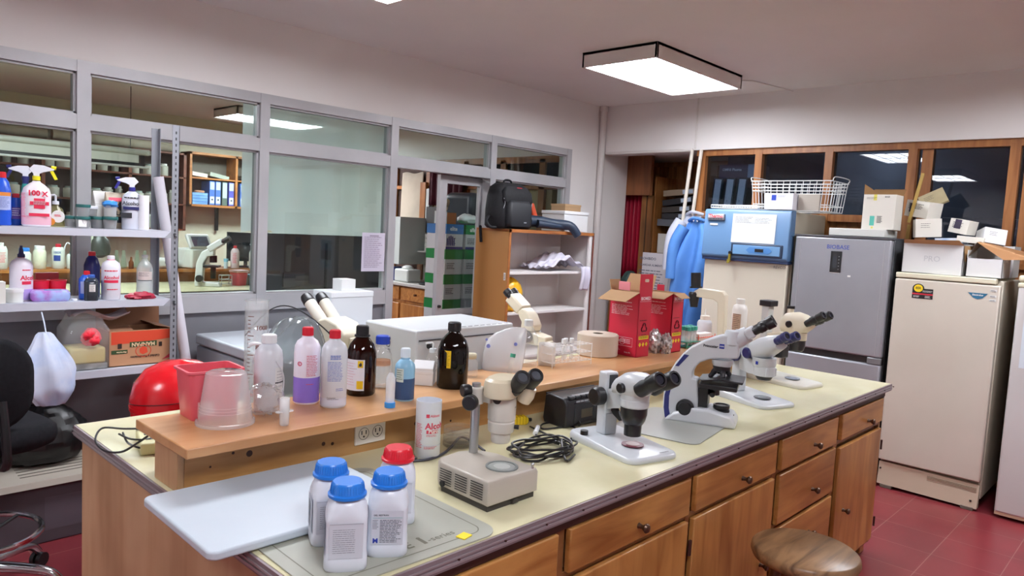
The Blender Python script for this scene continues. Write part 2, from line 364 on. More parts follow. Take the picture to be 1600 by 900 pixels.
# conduits and corner pipe
def conduit(name, pts, label, r=.011, cat='conduit'):
    mb = MB().tube(pts, r, 8, sm=False); return tag(mb.build(name, pm('cfcac6', .5)), label, cat)
p = MB().cyl((XW-.035, YG-.035, 0), (XW-.035, YG-.035, CZ), .034, n=20); p.cyl((XW-.035, YG-.035, CZ-.05), (XW-.035, YG-.035, CZ), .042, n=20)
tag(p.build('corner_pipe', pm('c6c0be', .5)), 'white vertical pipe running up the corner beside the bookcase', 'pipe')
tag(MB().tube([(XW-.015, YG-.08, 2.368), (XW-.015, 3.36, 2.368)], .014, sm=False).build('conduit', pm('cfcac6', .5)), 'horizontal white conduit under the beam over the passage opening', 'conduit')
tag(MB().tube([(XW-.02, 3.36, 2.37), (XW+.005, 3.42, 1.75), (XW+.01, 3.46, 1.0), (XW+.01, 3.46, 0)], .016, sm=False).build('conduit', pm('d8d2c6', .5)), 'leaning white conduit, left one of the pair beside the coats', 'conduit')
tag(MB().tube([(XW-.02, 3.27, 2.37), (XW-.01, 3.32, 1.75), (XW, 3.36, 1.0), (XW, 3.36, 0)], .016, sm=False).build('conduit', pm('d8d2c6', .5)), 'leaning white conduit, right one of the pair beside the coats', 'conduit')
tag(MB().tube([(XW-.008, 3.34, CZ), (XW-.008, 3.34, 2.38)], .008, sm=False).build('conduit', pm('cfcac6', .5)), 'thin white conduit dropping from ceiling down the beam', 'conduit')
# second room beyond the glass
FARW = mott('cfc7b0', 'd6cfba', 1.5, .85)
struct(MB().box(-2.6, 9.2, 9.8, 9.9, 0, CZ).build('wall_back', FARW), 'cream far wall of the room beyond the glass')
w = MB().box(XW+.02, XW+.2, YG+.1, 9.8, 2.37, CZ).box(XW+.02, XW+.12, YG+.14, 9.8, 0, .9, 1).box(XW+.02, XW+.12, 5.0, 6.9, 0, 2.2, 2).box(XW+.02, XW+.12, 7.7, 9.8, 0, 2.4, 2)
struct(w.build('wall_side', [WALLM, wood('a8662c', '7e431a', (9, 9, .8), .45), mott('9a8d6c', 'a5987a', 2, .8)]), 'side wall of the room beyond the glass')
wr = MB().box(XW-.02, XW+.1, YG+.14, 7.8, 2.30, 2.37)
for y in (4.6, 5.12, 5.7, 6.3, 6.98, 7.66): wr.box(XW-.02, XW+.1, y-.04, y+.04, .9, 2.34)
wr.box(XW-.02, XW+.1, 4.5, 7.7, 2.02, 2.06)
w3 = struct(wr.build('window_3', OW), 'wooden window frame on the side wall beyond the glass')
for y0, y1 in ((5.16, 5.66), (5.74, 6.26), (4.64, 5.08)): MB().box(XW+.01, XW+.014, y0, y1, 2.06, 2.3).build('pane', pm('20242a', .05), w3)
# second far room: reach of the opening between the frames
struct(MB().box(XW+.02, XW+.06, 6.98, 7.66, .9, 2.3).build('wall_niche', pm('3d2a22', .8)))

# ---------------------------------------------------------------- ceiling lamps
def lamp(label, cx, cy, w=1.16, d=.6, power=1., rot=0):
    t = thing('ceiling_lamp', label, 'lamp', (cx, cy, CZ-.1), rot, 'louvred fluorescent ceiling lamps')
    h = MB().box(-w/2, w/2, -d/2, -d/2+.018, 0, .1).box(-w/2, w/2, d/2-.018, d/2, 0, .1).box(-w/2, -w/2+.018, -d/2, d/2, 0, .1).box(w/2-.018, w/2, -d/2, d/2, 0, .1).box(-w/2, w/2, -d/2, d/2, .08, .1)
    h.build('housing', mott('d6d0ca', 'dcd7d2', 3, .5), t, bevel=.002)
    MB().box(-w/2+.02, w/2-.02, -d/2+.02, d/2-.02, .012, .02).build('diffuser', emit('f3f7ff', LAMP_POWER*power), t)
    lv = MB()
    for i in range(1, 4): y = -d/2+d*i/4; lv.box(-w/2+.018, w/2-.018, y-.002, y+.002, .004, .011)
    lv.box(-.002, .002, -d/2+.018, d/2-.018, .004, .011)
    lv.build('louvre', pm('e4ded8', .4), t); return t
lamp('bright ceiling lamp hanging over the far end of the bench', 4.555, 2.91)
lamp('ceiling lamp above the near end of the bench, out of the frame', 1.75, 2.9)
lamp('ceiling lamp behind the camera on the left', -1.2, 3.0)
lamp('ceiling lamp in front of the refrigerators, out of the frame', 4.42, .36)
lamp('ceiling lamp above the camera', .4, -.2)
lamp('ceiling lamp lit in the room beyond the glass', 4.42, 8.35, power=2.5)
lamp('small unseen lamp added to brighten the store behind the wooden windows', 6.75, 2.2, .5, .3, .8)  # added fill light, out of view, lifts the files and store wall
lamp('unseen lamp added to brighten the left part of the room beyond the glass', 1.6, 6.4, power=2.3)  # added fill light kept behind the lintel, brightens the far room
tag(MB().tube([(5.02, 2.66, CZ-.05), (5.3, 2.6, CZ-.012), (XW, 2.5, CZ-.012)], .005, sm=False).build('lamp_cable', pm('cfcac6', .5)), 'thin pale cable from the ceiling lamp along the ceiling', 'cable')
# ================================================================ the laboratory bench
BT = .9                                             # bench top height
X0, X1, Y0, Y1 = .70, 4.06, 1.10, 2.56
PINE = wood('ba8448', '935b2a', (1.3, 12, 12), .35, '7f5a38'); PINEV = wood('ba8448', '965e2c', (9, 9, 1.2), .35, '7f5a38')
PALEV = wood('c4a079', 'b08a62', (9, 9, 1.2), .5, '9b7a56')
DARKW = pm('3c1f17', .5)
CREAM = mott('c6c09a', 'd6d1ae', 2.6, .22, detail=8)
bench = thing('lab_bench', 'long wooden laboratory bench with cream laminate top and drawers', 'bench', (0, 0, 0))
MB().box(X0+.03, X1-.04, Y0+.05, Y1-.06, .08, .86).box(X0+.06, X1-.1, Y0+.1, Y1-.1, .0, .08).build('carcass', PALEV, bench)
for x in (X0+.03, X1-.1):
    for y in (Y0+.05, Y1-.12): MB().box(x, x+.06, y, y+.06, 0, .085).build('leg', PINEV, bench, bevel=.003)
MB().box(X0+.006, X1-.006, Y0+.006, Y1-.006, .872, BT).build('countertop', CREAM, bench)
e = MB()
for z0, z1, o, m in ((.866, .8985, 0, 0), (.872, .878, .0025, 1), (.884, .888, .0025, 1)):
    e.box(X0-o, X1+o, Y0-o, Y0+.006, z0, z1, m).box(X0-o, X0+.006, Y0, Y1, z0, z1, m).box(X0-o, X1+o, Y1-.006, Y1+o, z0, z1, m).box(X1-.006, X1+o, Y0, Y1, z0, z1, m)
for k in range(24): e.cyl((X0+.05+k*.145, Y0+.002, .8815), (X0+.05+k*.145, Y0-.0035, .8815), .0028, n=8, m=2)
e.build('edge_trim', [pm('85777b', .4, .2), pm('a39a9e', .3, .4), DARKW], bench)
MB().box(X0+.02, X1-.03, Y0+.02, Y0+.05, .835, .868).box(X0+.02, X0+.05, Y0+.05, Y1-.05, .835, .868).build('dark_rail', DARKW, bench)
MB().box(X0+.012, X0+.03, Y0+.035, Y1-.05, .02, .862).build('end_panel', wood('b89472', 'a47c58', (9, 5, .9), .5, '977254'), bench, bevel=.002)
st = MB()
for x0, x1 in ((X0+.03, .74), (1.405, 1.441), (2.064, 2.09), (2.715, 2.752), (3.36, 3.405), (4.0, 4.022)): st.box(x0, x1, Y0+.03, Y0+.055, .06, .84)
st.box(X0+.03, 4.022, Y0+.031, Y0+.055, .69, .71).box(X0+.03, 4.022, Y0+.031, Y0+.055, .06, .085).box(2.752, 3.36, Y0+.031, Y0+.055, .47, .485).box(2.752, 3.36, Y0+.031, Y0+.055, .26, .275)
st.build('face_frame', wood('95643a', '7a4c28', (1.3, 12, 12), .4, '63401f'), bench)
KN = pm('5a4334', .35, .6)
def knob(par, x, z, y=Y0+.012):
    MB().turn((x, y, z), (x, y-.035, z), [(0, .009), (.006, .007), (.014, .006), (.02, .011), (.027, .0145), (.033, .011), (.035, .004)], n=18).build('knob', KN, par)
def front(name, x0, x1, z0, z1, kx, kz, hinge=None, grain=PINE):
    o = MB().box(x0+.004, x1-.004, Y0+.012, Y0+.032, z0, z1).build(name, grain, bench, bevel=.004); knob(o, kx, kz)
    if hinge:
        for z in (z0+.09, z1-.09): MB().cyl((hinge, Y0+.01, z-.025), (hinge, Y0+.01, z+.025), .005, n=8).build('hinge', DARKW, o)
    return o
front('drawer', .745, 1.403, .712, .832, 1.08, .77); front('drawer', 1.443, 2.062, .712, .832, 1.765, .757)
front('drawer', 2.092, 2.713, .712, .832, 2.424, .754); front('drawer', 2.754, 3.358, .708, .832, 3.086, .755)
front('drawer', 3.407, 3.998, .712, .832, 3.763, .75)
front('drawer', 2.754, 3.358, .487, .69, 3.101, .558); front('drawer', 2.754, 3.358, .277, .468, 3.101, .37); front('drawer', 2.754, 3.358, .087, .258, 3.101, .17)
front('door', .745, 1.403, .087, .69, 1.33, .37, .76, PINEV); front('door', 1.443, 2.062, .087, .69, 1.98, .37, 2.07, PINEV)
front('door', 2.092, 2.713, .087, .69, 2.632, .368, 2.075, PINEV); front('door', 3.407, 3.998, .087, .675, 3.512, .362, 4.01, PINEV)
# riser shelf with its double outlet
RT = 1.035
rs = thing('riser_shelf', 'raised wooden shelf running along the middle of the bench top', 'shelf', (0, 0, 0))
MB().box(.704, 3.74, 1.70, 2.03, RT-.026, RT).build('top_board', wood('cd9f70', 'bd8856', (1.1, 9, 12), .3, 'bb8a5e'), rs, bevel=.003)
MB().box(.735, 3.68, 1.785, 1.807, BT, RT-.026).build('front_panel', wood('c69a64', 'a87640', (1.1, 12, 12), .45, '7e5834'), rs)
MB().box(.717, .735, 1.785, 1.93, BT, RT-.026).build('side_panel', PALEV, rs, bevel=.002)
MB().box(3.68, 3.70, 1.785, 1.93, BT, RT-.026).build('side_panel', PALEV, rs, bevel=.002)
MB().box(.735, 3.68, 1.91, 1.93, BT, RT-.026).build('back_panel', PALEV, rs)
kn = MB()
for x, z, r in ((.86, .975, .004), (.905, .965, .009), (.80, .95, .003), (.79, .985, .003), (1.13, .95, .006), (1.16, .945, .005), (1.47, .955, .007), (1.62, .94, .004)): kn.cyl((x, 1.786, z), (x, 1.7845, z), r, n=12)
kn.build('knots', pm('3a1d12', .6), rs)['kind'] = 'stuff'
op = MB().box(1.235, 1.345, 1.779, 1.786, .925, .992).build('power_outlet', pm('e9e6de', .4), rs, bevel=.002)
so = MB()
for cx in (1.265, 1.315):
    for k in range(20):
        a, b = 2*PI*k/20, 2*PI*(k+1)/20
        so.tube([(cx+.018*math.cos(a), 1.779, .958+.018*math.sin(a)), (cx+.018*math.cos(b), 1.779, .958+.018*math.sin(b))], .0009, 4, sm=False)
    so.box(cx-.009, cx-.0065, 1.7775, 1.78, .956, .968).box(cx+.0065, cx+.009, 1.7775, 1.78, .956, .968).cyl((cx, 1.78, .949), (cx, 1.7775, .949), .0028, n=10)
so.build('socket', INK, op)

# ================================================================ refrigerators along the right wall (local front = -y, x runs to image right)
def feet(t, w, d, z=0): 
    for sx in (-1, 1):
        for y in (.05, d-.08): MB().cyl((sx*(w/2-.05), y, 0), (sx*(w/2-.05), y, .05), .016, n=12).build('foot', BLACK, t)
FX = 5.18
# tall freezer with blue control head
w = .685
t = thing('laboratory_freezer', 'tall cream freezer with a blue control head, behind the coats', 'freezer', (FX, 2.5, 0), -PI/2)
MB().box(-w/2, w/2, .05, .62, .04, 1.82).build('cabinet', pm('b9b2a0', .45), t, bevel=.006); feet(t, w, .6)
MB().box(-w/2+.01, w/2-.012, .0, .052, .1, 1.445).build('door', pm('cfc9b8', .4), t, bevel=.008)
MB().text(FR(w/2-.115, -.001, 1.405), 'REVCO', 0, 0, .028, bold=.02).build('lettering', pm('8a8a8a', .4), t)
h = MB().prism([(.06, 1.462), (-.03, 1.455), (-.045, 1.475), (-.03, 1.81), (-.02, 1.826), (.06, 1.832)], -w/2, w/2-.0, 'x').build('control_head', pm('5c80a8', .35), t, bevel=.008)
MB().box(-w/2, w/2, -.03, .055, 1.438, 1.46).build('head_base', pm('2b3f66', .4), t, bevel=.004)
sl = lambda x, z: Flat((x, -.0465+(z-1.475)*.045, z), (1, 0, 0), (0, .045, 1))
p = MB().patch(sl(-w/2+.24, 1.58), 0, .34, 0, .215, 0, .002).patch(sl(-w/2+.26, 1.72), 0, .16, .0, .06, 1, .0025)
p.lines(sl(-w/2+.26, 1.73), 0, .14, 0, .05, 5, 2, .003, .25, 4).lines(sl(-w/2+.42, 1.73), .0, .13, 0, .045, 4, 2, .003, .25, 5)
p.build('notice_sheet', [pm('dfe4e6', .4), pm('cfd3d3', .5), pm('7a7f86', .6)], h)
p = MB().box(-.095, .305, -.05, -.035, 1.478, 1.575).build('control_panel', pm('27364e', .4), h, bevel=.006)
MB().patch(Flat((-.075, -.0505, 1.493), (1, 0, 0), (0, 0, 1)), 0, .36, 0, .068).build('panel_face', pm('86bde8', .35), p) if False else MB().box(-.078, .288, -.053, -.048, 1.492, 1.562).build('panel_face', pm('6f9cc8', .35), h, bevel=.002)
MB().prism([(.03, 1.527), (.055, 1.505), (.205, 1.505), (.23, 1.527), (.205, 1.549), (.055, 1.549)], -.056, -.052, 'y').build('display_surround', pm('4f86c4', .35), h)
MB().box(.1, .165, -.059, -.055, 1.516, 1.54).build('display', BLACK, h, bevel=.001)
b = MB().box(-w/2+.035, -w/2+.175, -.05, -.03, 1.742, 1.79).build('badge', pm('9a9da6', .3, .6), h, bevel=.003)
b2 = MB().patch(Flat((-w/2+.042, -.0505, 1.762), (1, 0, 0), (0, 0, 1)), 0, .126, 0, .022, 1, .0).text(Flat((-w/2+.105, -.0508, 1.765), (1, 0, 0), (0, 0, 1)), 'Thermo', 0, -.004, .036, bold=.03, align='CENTER')
b2.lines(Flat((-w/2+.045, -.0508, 1.748), (1, 0, 0), (0, 0, 1)), 0, .12, 0, .008, 1, 2, .0002, .8)
b2.build('lettering', [pm('c8283a', .4), pm('e0dfe2', .4), DKGREY], b)
MB().box(-w/2+.055, -w/2+.12, -.0395, -.037, 1.703, 1.718).build('sticker', PAPER, h)
k = MB().cyl((-.09, -.052, 1.5), (-.09, -.07, 1.5), .013, n=14).box(-.098, -.082, -.075, -.06, 1.43, 1.49, 1).box(-.108, -.09, -.074, -.064, 1.42, 1.45, 1)
k.build('lock', [BLACK, pm('a99a3c', .35, .6)], h)
# silver refrigerator
w = .648
t = thing('refrigerator', 'silver two-door refrigerator with a black display', 'refrigerator', (FX, 1.808, 0), -PI/2)
MB().box(-w/2, w/2, .06, .62, .05, 1.655).build('cabinet', pm('55575c', .4, .3), t, bevel=.004); feet(t, w, .6)
SIL = mott('989aa0', 'a8aab2', 1.2, .3, metal=.3)
u = MB().box(-w/2+.004, w/2-.004, 0, .056, .86, 1.65).build('upper_door', SIL, t, bevel=.012, seg=3)
l_ = MB().box(-w/2+.004, w/2-.004, 0, .056, .1, .815).build('lower_door', SIL, t, bevel=.012, seg=3)
MB().box(-w/2+.002, w/2-.002, .018, .058, .812, .862).build('door_gap', pm('2b2526', .5), t)
MB().box(w/2-.09, w/2-.003, -.002, .04, .815, .858).build('handle_end', pm('8d8f94', .3, .5), t, bevel=.004)
MB().box(-w/2-.002, w/2+.002, .0, .6, 1.65, 1.664).build('top_trim', pm('4a4b50', .4), t, bevel=.003)
d = MB().box(-.062, .012, -.004, .01, 1.41, 1.557).build('display', BLACK, u, bevel=.002)
q = MB().patch(FR(-.045, -.0045, 1.44), 0, .028, 0, .085, 0)
for k in range(5): q.patch(FR(-.008, -.0045, 1.43+k*.022), 0, .007, 0, .005, 1)
q.build('screen', [pm('3a3d42', .2), pm('8b8d90', .5)], u)
MB().text(FR(-.095, -.0005, 1.572), 'BIOBASE', 0, 0, .04, bold=.012).build('lettering', pm('4458a8', .4), u)
MB().patch(FR(-.06, -.0005, 1.405), 0, .065, 0, .01).build('tape_scrap', PAPER, u); MB().patch(FR(.06, -.0005, 1.385), 0, .02, 0, .012).build('tape_scrap', PAPER, u)
for x in (-w/2+.045, w/2-.045): MB().box(x-.002, x+.002, -.0015, .002, .88, 1.63).build('door_ridge', pm('b5b7bb', .3, .4), u)
# cream single-door freezer
w = .59
CR = mott('c9c2b4', 'd2cbbe', 1.5, .35); CRT = pm('d8d3ba', .4)
def upright(label, cy, w, hh, grille=True):
    t = thing('upright_freezer', label, 'freezer', (FX, cy, 0), -PI/2)
    MB().box(-w/2, w/2, .065, .62, .07, hh-.012).build('cabinet', mott('b5ae9e', 'c6bfb0', 2, .5), t, bevel=.006)
    MB().box(-w/2+.002, w/2-.03, .0, .62, hh-.034, hh).build('top', CRT, t, bevel=.006)
    return t
t = upright('cream upright freezer with a yellow and black sticker on its door', 1.153, w, 1.445)
dr = MB().box(-w/2+.002, w/2-.004, 0, .06, .19, 1.405).build('door', CR, t, bevel=.008, seg=3)
g = MB()
g.prism([(.02, .17), (.05, .17), (.06, .02), (.012, .02)], -w/2+.004, w/2-.008, 'x')
for k in range(6): g.box(0, w/2-.02, .0135+k*.0012, .02, .145-k*.009, .149-k*.009, 1)
g.box(-w/2+.012, -w/2+.022, .01, .02, .12, .13, 2).box(w/2-.05, w/2-.038, .01, .02, .06, .07, 2)
go = g.build('kick_grille', [pm('cbbfa8', .5), pm('9d917c', .5), BLACK], t, bevel=.003)
go.rotation_euler = (0, R(.8), 0)
for sx in (-1, 1): MB().box(sx*(w/2-.06)-.035, sx*(w/2-.06)+.035, .01, .1, 0, .022).build('foot', pm('6b655a', .5), t, bevel=.003)
st = MB(); F = FR(-.185, -.001, 1.285)
for a, b, c, d_, m in ((0, .12, 0, .065, 0), (0, .12, .025, .034, 1)): st.patch(F, a, b, c, d_, m, .0005+.0003*m)
st.lines(F, .008, .05, .008, .022, 2, 3, .0012, .4, 2).lines(F, .075, .11, .006, .022, 3, 3, .0012, .4, 3).lines(F, .06, .115, .044, .056, 2, 3, .0012, .35, 7)
st.prism([(-.185+.034+.034*math.cos(a*PI/12), 1.35+.03*math.sin(a*PI/12)) for a in range(24)], -.0017, -.0012, 'y', 0)
st.prism([(-.185+.034+.026*math.cos(a*PI/12), 1.35+.024*math.sin(a*PI/12)) for a in range(24)], -.0024, -.0018, 'y', 2)
st.text(FR(-.185+.034, -.0024, 1.345), 'EER', 0, 0, .02, 0, bold=.02, align='CENTER')
st.build('energy_sticker', [BLACK, pm('c8283c', .5), YELLOW, PAPER], dr)
st = MB().prism([(.125, 1.352), (.23, 1.352), (.205, 1.322), (.178, 1.314), (.155, 1.322)], -.0016, -.001, 'y', 0).text(FR(.178, -.002, 1.336), 'Electrolux', 0, 0, .014, 1, bold=.02, align='CENTER')
st.build('brand_mark', [pm('2a6a8c', .4), PAPER], dr)
for z in (1.37, 1.335, 1.31): MB().patch(FR(.24, -.001, z-.003), 0, .035, 0, .014, 0, .0003).lines(FR(.243, -.001, z), 0, .028, 0, .009, 2, 1, .0008, .4, int(z*100)).build('sticker', [pm('dadbd8', .5), DKGREY], dr)
# freezer at the image edge
t = upright('cream freezer at the right edge of the photo, poster on its door', .475, .6, 1.475)
dr = MB().box(-.298, .298, 0, .06, .04, 1.43).build('door', mott('c6c4c2', 'cfcdcb', 1.5, .35), t, bevel=.01, seg=3)
MB().box(-.302, .302, -.004, .08, 1.44, 1.478).build('lid_lip', CRT, t, bevel=.012, seg=3)
MB().box(-.302, .302, -.004, .06, 1.405, 1.435).build('upper_trim', CRT, t, bevel=.008)
MB().box(-.298, .298, .006, .06, .02, .045).build('base_trim', pm('cdb89c', .5), t, bevel=.004)
MB().cyl((-.235, 0, 1.27), (-.235, -.02, 1.27), .016, n=16).build('lock', STEEL, dr)
po = MB().patch(FR(-.255, -.0012, .93), 0, .3, 0, .42, 0).patch(FR(-.225, -.0012, .96), 0, .25, .0, .1, 1, .0006).patch(FR(-.225, -.0012, 1.06), 0, .25, 0, .12, 2, .0006).patch(FR(-.225, -.0012, 1.18), 0, .25, 0, .13, 3, .0006)
po.build('poster', [pm('d3dee6', .3), mott('7fb2cf', 'cfe3ec', 14, .3), pm('54494c', .4), mott('9ec2d8', '2d5a7c', 12, .3)], dr)

# ================================================================ bookcase with open shelves
bk = thing('bookcase', 'open wooden bookcase with white shelves beside the corner pipe', 'bookcase', (0, 0, 0))
a, b, y0, y1, zt = 4.14, 5.24, 3.98, 4.355, 1.568
OCH = mott('a5713a', 'b07c42', 2, .5, stretch=(1, 1, .3)); WH = mott('c9c3c0', 'd3cdca', 1.5, .6); ORE = wood('b0713c', '8f5428', (1.3, 9, 9), .4)
MB().box(a, a+.02, y0, y1, 0, zt).build('side_panel', OCH, bk); MB().box(b-.02, b, y0, y1, 0, zt).build('side_panel', WH, bk)
MB().box(a, b, y0, y1, zt, zt+.02).build('top_panel', ORE, bk, bevel=.002)
MB().box(a+.02, b-.02, y1-.01, y1, 0, zt).box(a+.62, a+.626, y1-.012, y1-.008, .1, zt).build('back_panel', [WH], bk)
for z in (1.245, .915, .55, .1): MB().box(a+.02, b-.055, y0+.01, y1-.01, z-.02, z).build('shelf', pm('dedad8', .5), bk, bevel=.002)
e = MB().box(a, a+.022, y0-.008, y0, 0, zt+.02).box(a, b, y0-.008, y0, zt-.004, zt+.022).box(b-.01, b, y0-.008, y0, 0, zt+.02, 1).box(b-.055, b-.012, y0, y0+.02, 0, zt, 2)
e.build('edging', [ORE, pm('6e2f1c', .5), pm('e4e0de', .5)], bk)
MB().patch(LEFT(a-.001, y0+.035, 1.18), 0, .022, 0, .06).lines(LEFT(a-.0012, y0+.033, 1.185), 0, .018, 0, .05, 8, 1, .0004, .5, 3, .1).build('barcode', [PAPER, INK], bk)

# ================================================================ slotted-angle metal shelf
ms = thing('metal_shelving', 'white metal shelving on grey slotted posts by the window', 'shelving', (0, 0, 0))
xr, ys, yb = 1.555, 3.95, 4.2
def post(x, y, sx, sy, top=2.04):
    m = MB().box(min(x, x+sx*.036), max(x, x+sx*.036), min(y, y+sy*.003), max(y, y+sy*.003), 0, top).box(min(x, x+sx*.003), max(x, x+sx*.003), min(y, y+sy*.036), max(y, y+sy*.036), 0, top)
    z = .05
    while z < top-.02:
        yy = y-.0008 if sy > 0 else y+.0008
        m.bc((x+sx*.018, yy, z), (.007, .001, .014), m=1); xx = x+.0008 if sx < 0 else x-.0008
        m.bc((xx, y+sy*.018, z), (.001, .007, .014), m=1); z += .032
    m.build('post', [pm('8d9097', .45, .3), pm('3a3b40', .7)], ms)
post(xr+.02, ys, -1, 1); post(xr+.02, yb+.04, -1, -1); post(-.42, ys, 1, 1); post(-.42, yb+.04, 1, -1)
SW = pm('c2c5d0', .35)
for z in (1.487, 1.128, .777):
    s_ = MB().box(-.42, xr-.015, ys+.004, yb+.036, z-.003, z).box(-.42, xr-.015, ys+.004, ys+.007, z-.036, z).box(-.42, xr-.015, yb+.033, yb+.036, z-.036, z)
    s_.box(-.42, xr-.015, ys+.004, ys+.016, z-.037, z-.034); s_.build('shelf', SW, ms, bevel=.0015)
    MB().prism([(xr-.05, z-.036), (xr+.016, z-.036), (xr+.016, z+.005), (xr-.01, z+.005)], ys+.001, ys+.0045, 'y').cyl((xr-.0, ys-.002, z-.015), (xr-.0, ys-.009, z-.015), .006, n=6, m=1).cyl((xr+.004, ys-.002, z-.03), (xr+.004, ys-.009, z-.03), .006, n=6, m=1).build('bracket', [pm('a9acb4', .4, .3), DKGREY], ms)
# grey chest behind the bench
c = thing('chest_freezer', 'grey chest freezer with a pale lid behind the measuring cylinder', 'freezer', (0, 0, 0))
gx0, gx1, gy0, gy1 = 1.825, 3.1, 3.35, 4.31
MB().box(gx0+.008, gx1-.008, gy0+.008, gy1, .03, .8).build('body', pm('9fa3ab', .45), c, bevel=.01); MB().box(gx0, gx1, gy0, gy1, .81, .872).build('lid', pm('b9bec6', .4), c, bevel=.012, seg=3)
for x in (gx0+.06, gx1-.06):
    for y in (gy0+.06, gy1-.06): MB().cyl((x, y, 0), (x, y, .035), .02, n=12).build('foot', BLACK, c)
# low cabinet under the metal shelving
c = thing('storage_chest', 'low grey chest with a ribbed pale lid on the floor under the shelving', 'chest', (0, 0, 0))
MB().box(-.34, 1.16, 3.83, 4.3, .0, .29).build('body', mott('4a4348', '565057', 3, .5), c, bevel=.006)
l_ = MB().prism([(3.79, .285), (4.32, .285), (4.32, .335), (4.0, .33), (3.8, .315)], -.35, 1.17, 'x', 0)
for k in range(5): l_.box(.84, 1.15, 3.87+k*.035, 3.876+k*.035, .32, .3235+k*.0026, 1)
l_.build('lid', [pm('a49c90', .5), pm('5f5850', .6)], c, bevel=.003)
MB().patch(FR(.93, 3.829, .06), 0, .16, 0, .16).build('panel', pm('5b555d', .45), c)
# ================================================================ microscopes on the bench
def eyes(t, o, ang, L, r, sep, mats, grow=1.15, prof=None, yaw=0, tube=None):
    """two eyepieces side by side, pointing forward (-y) and up by ang"""
    for s in (-1, 1):
        a = Vector(o)+Vector((s*sep/2, 0, 0)); yw = R(yaw+s*2); d = Vector((math.sin(yw)*math.cos(R(ang)), -math.cos(yw)*math.cos(R(ang)), math.sin(R(ang)))); m = MB()
        if tube: m.turn(a-d*tube, a, [(0, r*.95), (tube, r*.95)], m=1)
        m.turn(a, a+d*L, prof or [(0, r*.82), (L*.25, r*.85), (L*.3, r), (L*.5, r), (L*.53, r*.93), (L*.6, r*.93), (L*.66, r*grow), (L*.97, r*grow), (L, r*grow*.92), (L, r*.7), (L*.96, r*.66)], cap1=False)
        m.cyl(a+d*L*.94, a+d*L*.955, r*.67, m=2); m.build('eyepiece', mats, t)
EYB = [BLACK, pm('d9d9d6', .35), pm('2a2d38', .05)]
def disc(t, c, r, ring, mid, z):
    m = MB().lathe([(r, 0), (r, .002)], (c[0], c[1], z), 40, 0).lathe([(r*.62, 0), (r*.62, .0026)], (c[0], c[1], z), 40, 1); return m.build('stage_plate', [ring, mid], t)
# --- nearest: cream head on a round post over a lit box stand
t = thing('stereo_microscope', 'cream stereo microscope on a round steel post over a vented box stand', 'microscope', (1.32, 1.30, BT), 0, 'microscopes on the bench')
BX = mott('aba498', 'b4ada1', 3, .4)
b = MB(); pl = [(-.091, -.094), (.092, -.094), (.094, .06), (.075, .115), (.02, .14), (-.06, .13), (-.083, .10)]
b.rings([[(x*1.0, y, .016) for x, y in pl], [(x, y, .068) for x, y in pl], [(x*.96, y*.96, .078) for x, y in pl]])
bo = b.build('stand', BX, t, bevel=.003)
v = MB()
for g in range(3):
    for k in range(7): v.patch(LEFT(-.0915, .085-g*.058, .028), 0, .045, k*.0062, k*.0062+.003, 0, .0004)
v.build('vent_slots', pm('2f2d2c', .6), bo)
MB().prism([(x*.93, y*.93) for x, y in pl], 0, .017).box(.0, .02, -.0945, -.08, .003, .013).build('stand_base', pm('3a3733', .6), t)
m = MB().lathe([(.043, 0), (.043, .003), (.036, .003), (.036, .0005)], (.02, -.03, .078), 40, 0, cap1=False).lathe([(.036, .0), (.036, .0012)], (.02, -.03, .078), 36, 1).lathe([(.022, 0), (.022, .0018)], (.02, -.03, .078), 30, 2)
m.build('stage_glass', [pm('7d8583', .3), pm('a9b0ad', .1), pm('c2c8c6', .08)], t)
m = MB().cyl((.075, -.088, .078), (.075, -.088, .086), .0035).ball((.075, -.088, .088), .005); m.build('clamp_screw', CHROME, t)
MB().cyl((-.093, .07, .03), (-.098, .07, .03), .008).build('side_switch', BLACK, t)
MB().cyl((.045, .105, .07), (.045, .105, .272), .0125, n=28).build('post', STEEL, t)
hx, hy = .098, .055
m = MB().cyl((.045, .105, .215), (.045, .105, .262), .021, n=24).box(.05, hx, hy, .1, .222, .25)
m.build('focus_block', pm('c6c2b8', .4), t, bevel=.003)
for a, bb, r in (((.0, .085, .225), (.028, .1, .225), .0215), ((.005, .12, .252), (.03, .112, .252), .0175), ((.06, .035, .235), (.075, .06, .24), .013)): MB().turn(a, bb, [(0, r*.85), (.004, r), (.02, r), (.024, r*.9), (.03, r*.6)], n=22).build('focus_knob', BLACK, t, bevel=.001)
hd = MB().turn((hx, hy, .110), (hx, hy, .30), [(0, .024), (.004, .0265), (.028, .0275), (.03, .034), (.034, .036), (.058, .0375), (.06, .0362), (.063, .0362), (.065, .0385), (.1, .0392), (.135, .0385)], n=40)
ho = hd.build('head', mott('c2beb4', 'c9c5bb', 3, .35), t)
MB().text(Round(.0392, .21, (hx, hy), .3), 'OLYMPUS', 0, 0, .006, bold=.02).text(Round(.0385, .186, (hx, hy), .55), 'SZ30', 0, 0, .006, bold=.02).build('lettering', INK, ho)
MB().turn((hx+.022, hy-.03, .155), (hx+.03, hy-.042, .155), [(0, .006), (.012, .0065)], n=14).build('screw', BLACK, t)
c = MB(); R_ = Euler((0, 0, R(20))).to_matrix()
for q, (w_, d_, z_) in enumerate(((.05, .036, .238), (.062, .045, .245), (.064, .047, .272), (.058, .042, .284), (.04, .03, .289))): pass
c.rings([[Vector((hx, hy, 0))+R_ @ Vector((x*s_, y*s_, z_)) for x, y in rrect(.128, .088, .042, 6)] for s_, z_ in ((.85, .238), (.97, .242), (1, .25), (1, .272), (.95, .285), (.8, .292))])
c.build('head_cap', pm('d3c9ae', .3), t)
